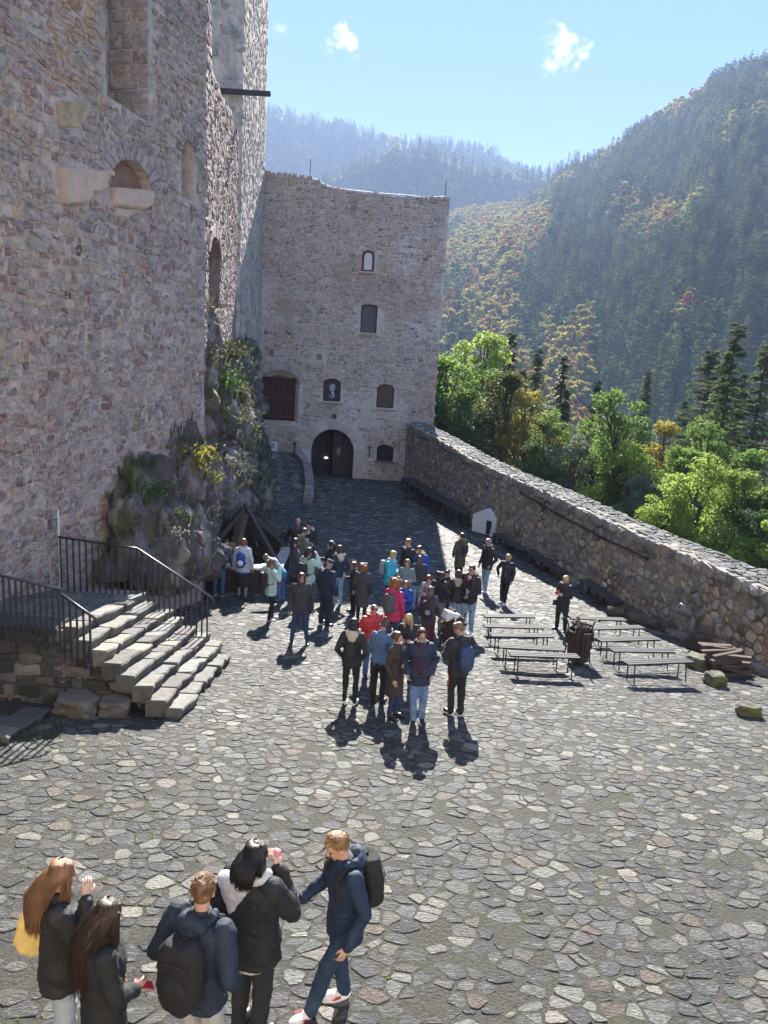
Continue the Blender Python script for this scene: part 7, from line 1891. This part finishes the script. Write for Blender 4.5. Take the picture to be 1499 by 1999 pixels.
# ---- round the well
a = P_('long haired guide in a navy suit standing behind the well curb', 424, 1142, 1004, face=95, armL='relaxed', armR='hold', pos=(-5.35, 25.6, g(25.6)), H=1.72); a.jacket(J_NAVY, .44, .02, open_=J_GREY); a.trousers(T_DKJ); a.shoes(S_BLACK); a.hair(H_DBR, 'bob', .1)
a = P_('person with white hood, black backpack and blue jeans bending over the well curb', 427, 1163, 1040, H=1.80, face=12, armL='lean', armR='lean', lean=32, head=(0,18), feet=((-.07,-.02),(.06,0))); a.jacket(J_NAVY, .47, .026, hood=J_WGREY); a.trousers(T_JEANS, .012, bottom=.93); a.shoes(S_BLACK, SOLE_W); a.hair(H_DBR, 'short'); a.backpack('black backpack with orange loop on the person bending over the well', J_BLACK, 1.1, .02, extra=cloth('orange_loop', (.8,.3,.03)))
a = lady('girl in light grey jacket with dark skirt and grey socks facing the well', 473, 1167, 1051, face=5, armL='down', armR='down'); a.jacket(J_WGREY, .45, .026, .012, hood=J_WGREY); a.skirt(J_BLACK, .20); a.trousers(SOCK, -.008); a.shoes(J_DGREY); a.hair(H_AUB, 'long', .13)
hb = MB(); hb.rings([a.ell(z*a.H, .118*a.H, .092*a.H) for z in (.425,.44,.455)]); shape_obj('blue_hem', hb, J_BLUE, a.root, .02, None, 1)
a.backpack('blue and white backpack on the girl in the light grey jacket', J_BLUE, .9, .03, two=M_WHITE)
a = lady('woman in a teal jacket with long brown hair bending over the well ledge', 548, 1176, 1070, H=1.70, face=300, armL='lean', armR='lean', lean=52, head=(0,26)); a.jacket(J_TEAL, .47, .022); a.trousers(T_JEANS); a.shoes(S_BLACK); a.hair(H_LBR, 'long', .22)
a = lady('girl in mint jacket with long auburn hair, black leggings and pink shoes', 527, 1212, 1090, face=62, armL='down', armR='brow', feet=((-.05,.06),(.06,-.03))); a.jacket(J_MINT, .43, .028, .012, hood=J_MINT); a.trousers(T_BLACK, -.002); a.shoes(S_PINK, SOLE_W); a.hair(H_AUB, 'long', .24); a.backpack('black backpack slung on the auburn girl in the mint jacket', J_BLACK, .95, .03)
a = lady('dark clothed woman with long brown hair standing behind the pyramid frame', 515, 1132, 1018, face=285, armL='hold', armR='hold', pos=(-3.35, 25.4, g(25.4)), H=1.66); a.jacket(J_BLACK, .45); a.trousers(T_BLACK); a.shoes(S_BLACK); a.hair(H_BR, 'long', .24, curl=.2); a.bag('handbag', 'white handbag beside the dark clothed woman behind the pyramid frame', M_WHITE, (.15,-.03,.50), (.1,.18,.2))
# ---- right side
a = P_('person in an olive parka with yellow fur hood looking up to the left', 894, 1136, 1040, face=320, armL='hip', armR='down', head=(-20,-12)); a.jacket(J_OLIVE, .32, .034, .014, hood=J_FURD, name='parka'); a.trousers(T_BLACK, .01); a.shoes(S_BLACK); a.hair(H_DBR, 'short'); a.backpack('small dark backpack on the person in the olive parka', J_CHAR, .7)
a = P_('grey haired man in black hooded jacket, light blue jeans and white trainers', 946, 1155, 1051, face=235, armL='pocket', armR='down', head=(20,5), feet=((-.05,.05),(.06,-.02))); a.jacket(J_BLACK, .44, .026, hood=J_CHAR); a.trousers(T_LIGHT, .01); a.shoes(S_WHITE, SOLE_W); a.hair(H_GREY, 'short')
a = lady('blonde bobbed woman in black zip jacket and leggings with white shoes', 983, 1179, 1081, face=215, armL='relaxed', armR='hip', head=(35,0), feet=((-.04,.07),(.06,-.01)), build=1.04); a.jacket(J_BLACK, .46, .018); a.trousers(T_BLACK, .008); a.shoes(S_WHITE, SOLE_W); a.hair(H_BLD, 'bob', .10); MB().beam(a.T((-.05,.125,1.3)), a.T((-.02,.13,.95)), .008, .004).build('zip', M_WHITE, a.root)
a = lady('blonde woman in long black coat and trousers typing on a phone beside the benches', 1093, 1231, 1121, face=225, armL='phone', armR='phone', head=(0,24), feet=((-.10,.02),(.09,-.02)), side=-3); a.jacket(J_BLACK, .34, .026, .010, name='coat'); a.trousers(T_BLACK, .012); a.shoes(S_BLACK); a.hair(H_BLD, 'bob', .06); a.bag('shoulder_bag', 'black bag at the hip of the blonde woman with the phone', J_BLACK, (.13,.02,.48), (.12,.2,.16)); a.handitem('phone', 'small red phone in the hands of the blonde woman in the long black coat', material('red_case', (.5,.03,.04)), 1, (.07,.012,.14), (-.03,.02,.03), (40,0,0))
finish_people()
